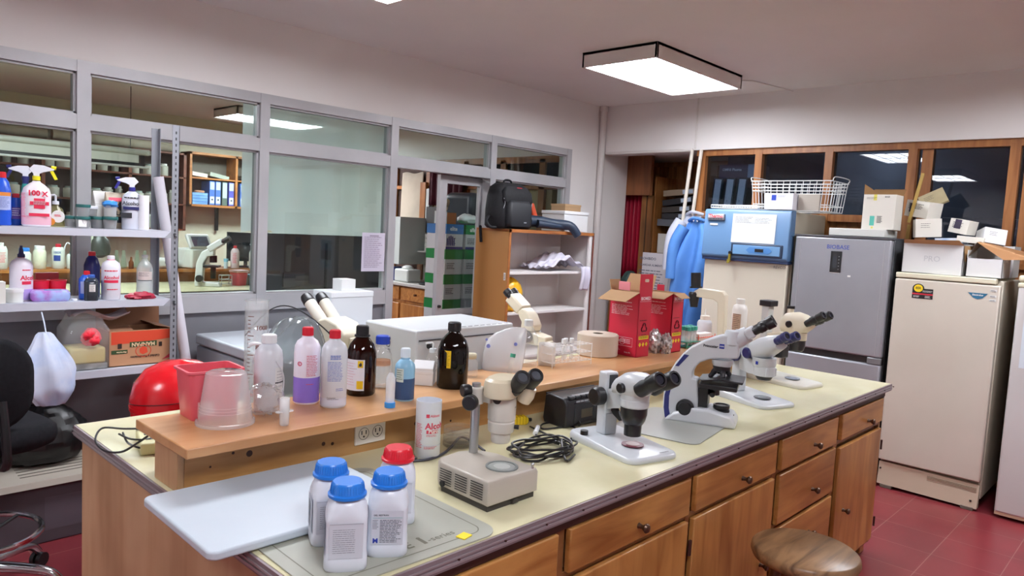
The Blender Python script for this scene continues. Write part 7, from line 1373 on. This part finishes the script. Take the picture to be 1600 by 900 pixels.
# rolls on top and projection screen
ROL = mott('c2bba8', 'a79c8a', 4, .7)
for k, (x0, x1, y, z, r_, lb) in enumerate(((1.2, 2.35, 9.6, 2.38, .055, 'dirty white roll lying on the shelving beyond the glass, leftmost'), (2.4, 3.5, 9.58, 2.385, .06, 'long rolled poster with printed text on the shelving beyond the glass'), (3.0, 4.1, 9.66, 2.50, .05, 'white roll reaching over the wall cabinet beyond the glass'), (1.7, 3.1, 9.7, 2.49, .05, 'upper white roll on the shelving beyond the glass'))):
    if k == 2: x0, x1, z, y = 3.0, 3.85, 2.385, 9.7
    t = tag(MB().cyl((x0, y, z), (x1, y, z), r_, n=20).build('paper_roll', ROL), lb, 'paper roll', 'rolls on top of the shelving')
t = thing('projection_screen', 'half-lowered white projection screen beyond the glass', 'projection screen', (0, 0, 0)); MB().cyl((.6, 8.0, 2.17), (2.88, 8.0, 2.17), .03, n=20).build('housing', pm('a8a89e', .4), t)
MB().box(.65, 2.78, 7.998, 8.002, 2.06, 2.15).build('screen', pm('b8b6ac', .7), t); MB().box(.65, 2.84, 7.997, 8.003, 2.03, 2.06).box(2.8, 2.84, 7.996, 8.001, 2.03, 2.15).build('black_border', BLACK, t); MB().cyl((.62, 8.0, 2.018), (2.88, 8.0, 2.018), .012, n=14).build('bottom_bar', pm('b9b9b4', .4), t); MB().lathe([(.036, -.02), (.036, .02)], (0, 0, 0), 16).build('end_cap', pm('9a9a90', .4), t).location = (2.88, 8.0, 2.17)
for x in (.8, 2.7): MB().cyl((x, 8.0, 2.19), (x, 8.0, CZ), .004, n=8).build('hanger', BLACK, t)
# hanging translucent sheet behind the large pane
t = MB().grid(lambda u, v: (2.20+1.12*u, 4.53+.012*math.sin(u*22), 1.478+.02*math.sin(u*9)*(1-v)*(u < .2)+.9*v), 60, 8).build('plastic_sheet', glass('c9d2d0', .2, 1.3, .85, 'eef2f2'), ang=70); tag(t, 'grey translucent plastic sheet hanging behind the large window pane', 'sheet')
tag(MB().cyl((2.1, 4.53, 2.385), (3.4, 4.53, 2.385), .01).build('rail', ALU), 'thin rail the plastic sheet hangs from', 'rail')
tag(MB().box(2.35, 2.9, 6.9, 7.1, 0, 0) .build('x', BLACK), 'x', 'x') if False else None
t = thing('dark_backing', 'dark grey cabinet shape added beyond the glass as a dark ground below the plastic sheet', 'cabinet', (0, 0, 0)); MB().box(2.93, 4.2, 5.6, 5.74, 0, 1.45).build('body', pm('4b484e', .5), t); MB().box(3.5, 3.52, 5.59, 5.6, .1, 1.38).build('seam', BLACK, t); MB().box(3.1, 3.3, 5.585, 5.6, 1.0, 1.12).build('panel', pm('55525a', .5), t)  # added backing: darkens the lower pane so its reflections show
# carton stacks by the door
GRN = pm('1f7a3c', .5); PUR = pm('3a3a78', .5)
def papercarton(label, x, z, lid, band, w=.2):
    t = thing('paper_carton', label, 'carton', (x, 4.95, z), 0, 'paper cartons stacked in the doorway'); MB().box(-w/2, w/2, -.13, .13, 0, .218).build('body', pm('c4c4c4', .6), t); MB().box(-w/2-.003, w/2+.003, -.133, .133, .135, .22).build('lid', lid, t)
    m = MB().lines(FR(-w/2+.02, -.131, .04), 0, w*.5, .06, 0, 4, 0, .0005, .4, 4)
    if band: m.patch(FR(-w/2, -.1312, 0), 0, w, 0, .022, 1)
    m.build('print', [DKGREY, PUR], t); return t
LB = pm('3a6ea8', .5)
for k in range(4):
    nm = ('lowest', 'second', 'third', 'topmost')[k]
    t = papercarton('%s white paper carton of the left stack in the doorway' % nm, 4.32, .71+k*.224, LB if k == 3 else GRN, k == 3, .2)
    if k == 3:
        m = MB()
        for j in range(5): m.box(-.09+j*.02, -.077+j*.02, -.1315, -.1305, .03, .12-.006*(j-2)**2)
        m.build('globe_print', PUR, t); MB().text(FR(-.06, -.1338, .165), 'elite', 0, 0, .05, bold=.02).build('lettering', PAPER, t)
for k in range(3):
    nm = ('lowest', 'middle', 'topmost')[k]; t = papercarton('%s green-lidded paper carton of the right stack behind the door pane' % nm, 4.60, .935+k*.224, GRN, k == 2, .29)
    if k == 2: MB().text(FR(-.1, -.1338, .16), 'alfaro', 0, 0, .05, bold=.02).build('lettering', PAPER, t)
tag(MB().ball((4.58, 4.95, 1.655), (.1, .08, .05), 18, 12, noise=.12, seed=3, lo=-.8).build('white_bag', pm('d8dcde', .5), ang=50), 'white crumpled bag on top of the right carton stack', 'bag')
t = thing('drawer_unit', 'grey drawer unit carrying the green-lidded cartons behind the door', 'drawer unit', (4.6, 4.95, 0), 0); MB().box(-.14, .16, -.15, .15, 0, .934).build('body', pm('85888e', .5), t, bevel=.004); dd = MB().box(-.135, .15, -.158, -.15, .75, .92).build('drawer', pm('989ba0', .5), t, bevel=.003); MB().box(-.12, .12, -.162, -.157, .8, .86).build('handle', pm('6b6e74', .4), dd)
t = thing('black_stool', 'black stool under the left carton stack', 'stool', (4.32, 4.95, 0), 0); MB().box(-.16, .13, -.15, .15, .66, .708).build('seat', BLACK, t, bevel=.005)
for sx in (-.145, .115):
    for sy in (-.135, .135): MB().box(sx-.015, sx+.015, sy-.015, sy+.015, 0, .66).build('leg', BLACK, t)
t = thing('speaker_case', 'large dark blue-black case standing behind the door pane', 'case', (5.05, 5.35, 1.2), 0); MB().box(-.24, .24, -.2, .2, 0, .72).build('body', pm('232c38', .4), t, bevel=.06, seg=5); MB().box(-.16, .16, -.205, -.199, .1, .55).build('front_panel', pm('171c26', .5), t, bevel=.01)
tag(MB().box(4.8, 5.3, 5.1, 5.6, 0, 1.199).build('cabinet', pm('6b6e74', .5)), 'grey cabinet carrying the dark case behind the door pane', 'cabinet')
# bench with drawers seen through the doorway
t = thing('lab_bench', 'wooden side bench with drawers seen through the doorway', 'bench', (0, 0, 0)); MB().box(5.18, 5.735, 6.05, 7.9, .865, .9).build('countertop', pm('b8b8b4', .4), t, bevel=.004); MB().box(5.22, 5.735, 6.08, 7.88, 0, .865).build('cabinet', PINEV, t)
for y0, y1, z0, z1 in ((6.12, 6.68, .7, .85), (6.72, 7.25, .7, .85), (7.3, 7.8, .7, .85)):
    o = MB().box(5.195, 5.222, y0, y1, z0, z1).build('drawer', PINE, t, bevel=.004); MB().cyl((5.195, (y0+y1)/2, .78), (5.165, (y0+y1)/2, .78), .013, n=14).build('knob', KN, o)
for y0, y1 in ((6.12, 6.68), (6.72, 7.25), (7.3, 7.8)): MB().box(5.195, 5.222, y0, y1, .1, .66).build('door', PINEV, t, bevel=.004)
P = (5.36, 6.78, .901); t = thing('centrifuge', 'small white cube-shaped centrifuge on the side bench', 'centrifuge', P, 0); MB().box(-.1, .1, -.13, .13, 0, .15).build('body', pm('cdd4d0', .4), t, bevel=.02, seg=3); MB().ball((0, 0, .15), (.07, .08, .045), 20, 10).build('dome', pm('c2cac6', .3), t)
tag(MB().box(5.3, 5.5, 6.96, 7.1, .901, 1.06).build('blue_box', pm('2c3d78', .5)), 'blue box at the left on the side bench', 'box')
tag(MB().lathe([(.2, 0), (.21, .015), (.18, .03)], (5.42, 6.32, .901), 30).build('round_tray', pm('1d2022', .35)), 'flat black round tray on the side bench', 'tray')
for k, (y, x, h, r_, c, lb) in enumerate(((6.56, 5.55, .16, .03, 'c9cfd2', 'white cup on the side bench'), (6.45, 5.6, .12, .035, '7a3420', 'brown bottle on the side bench'), (6.34, 5.62, .15, .028, 'd0d4d2', 'white bottle by the dark screen on the side bench'), (6.24, 5.6, .13, .05, '1c1e20', 'black canister on the side bench'))): tag(MB().lathe([(r_*.9, 0), (r_, .005), (r_, h*.8), (r_*.6, h)], (x, y, .932 if y < 6.5 else .901), 20).build('bottle', pm(c, .4)), lb, 'bottle')
t = thing('computer_monitor', 'black monitor edge standing on the side bench', 'monitor', (5.6, 6.13, .901), R(-50)); MB().box(-.17, .17, -.015, .015, .12, .42).build('housing', BLACK, t, bevel=.004); MB().box(-.16, .16, -.018, -.0145, .14, .41).build('screen', pm('202226', .15), t); MB().cyl((0, .0, 0), (0, .0, .13), .02).build('stand', BLACK, t)
t = thing('wall_cabinet', 'pale grey cabinet side above the side bench', 'cabinet', (5.5, 7.0, 0), 0); MB().box(-.2, .3, -.12, .3, 1.1, 1.66).build('body', pm('bcc6c4', .5), t)
t = thing('wall_shelf', 'narrow white shelf carrying small boxes on the side wall', 'shelf', (5.68, 6.66, 1.25), 0); MB().box(-.12, .12, -.2, .2, 0, .015).build('board', pm('c4c8c6', .5), t)
for k in range(4): tag(MB().box(5.6, 5.75, 6.53+.015*k, 6.78, 1.266+k*.052, 1.315+k*.052).build('small_carton', pm('cfd4ce', .6)), 'small white carton on the narrow shelf, %s' % ('lowest', 'second', 'third', 'topmost')[k], 'carton', 'cartons on the narrow shelf')
for k, (y, z, c, lb) in enumerate(((6.4, 1.24, 'd0d6cc', 'white box by the yellow note on the side wall'), (6.28, 1.30, 'c4c8c0', 'pale box right of the white one on the side wall'))): tag(MB().box(5.7, 5.82, y-.05, y+.05, z, z+.13).build('small_carton', pm(c, .6)), lb, 'carton')
tag(MB().box(5.79, 5.8, 6.1, 6.22, 1.4, 1.49).build('yellow_note', pm('d8cc80', .5)), 'yellow note on the side wall boards', 'note')
t = MB().grid(lambda u, v: (5.77-.02*math.sin(u*3)*(1-v), 7.5-.42*u-.02*v, 1.50+.72*v+.01*math.sin(u*8)), 16, 10).build('paper_cover', mott('a59a8a', 'b5aa98', 3, .8), solid=.003, ang=60); tag(t, 'brown-grey paper covering the wooden window of the side wall', 'paper')
tag(MB().box(5.74, 5.8, 6.90, 6.96, 0, 2.02).build('white_post', pm('b9bcb8', .5)), 'white post beside the paper-covered window', 'post')
tag(MB().box(5.74, 5.79, 6.98, 7.08, 0, 2.1).build('wooden_post', OW), 'orange wooden post beside the paper-covered window', 'post')
t = MB().grid(lambda u, v: (5.7+.03*math.sin(u*38), 6.86-.6*u, 1.82+.4*v), 60, 3).build('curtain', pm('4c1226', .6), solid=.004, ang=70); tag(t, 'dark red pleated curtain seen through the doorway', 'curtain')
tag(MB().box(5.66, 5.72, 6.25, 6.85, 1.485, 1.80).build('dark_screen', pm('33312f', .6)), 'dark panel under the red curtain seen through the doorway', 'panel')
t = thing('animal_skull', 'small cream animal skull on the boxes seen through the doorway', 'skull', (4.30, 4.95, 1.722), R(20)); m = MB().turn((-.05, 0, .04), (.05, 0, .09), [(0, .018), (.03, .03), (.07, .04), (.1, .03), (.112, .012)], n=20); m.build('cranium', pm('ddd0ae', .5), t); MB().tube([(-.05, 0, .03), (-.02, 0, -.0), (.04, 0, .012), (.05, 0, .07)], .009, 8).build('jaw', pm('ddd0ae', .5), t)
t = thing('small_carton', 'small white and orange carton under the skull in the doorway', 'carton', (4.31, 4.95, 1.605), 0); MB().box(-.08, -.02, -.05, .05, 0, .11).build('white_face', pm('c8ccc8', .6), t); MB().box(-.02, .09, -.05, .05, 0, .1).build('orange_face', pm('9a5a30', .6), t)
tag(MB().lathe([(.06, 0), (.03, .1), (.0, .11)], (5.3, 6.5, 1.66), 20, cap1=False).build('lamp_shade', pm('c4c8c8', .5)), 'white cone-shaped shade seen through the doorway', 'lampshade') if False else None
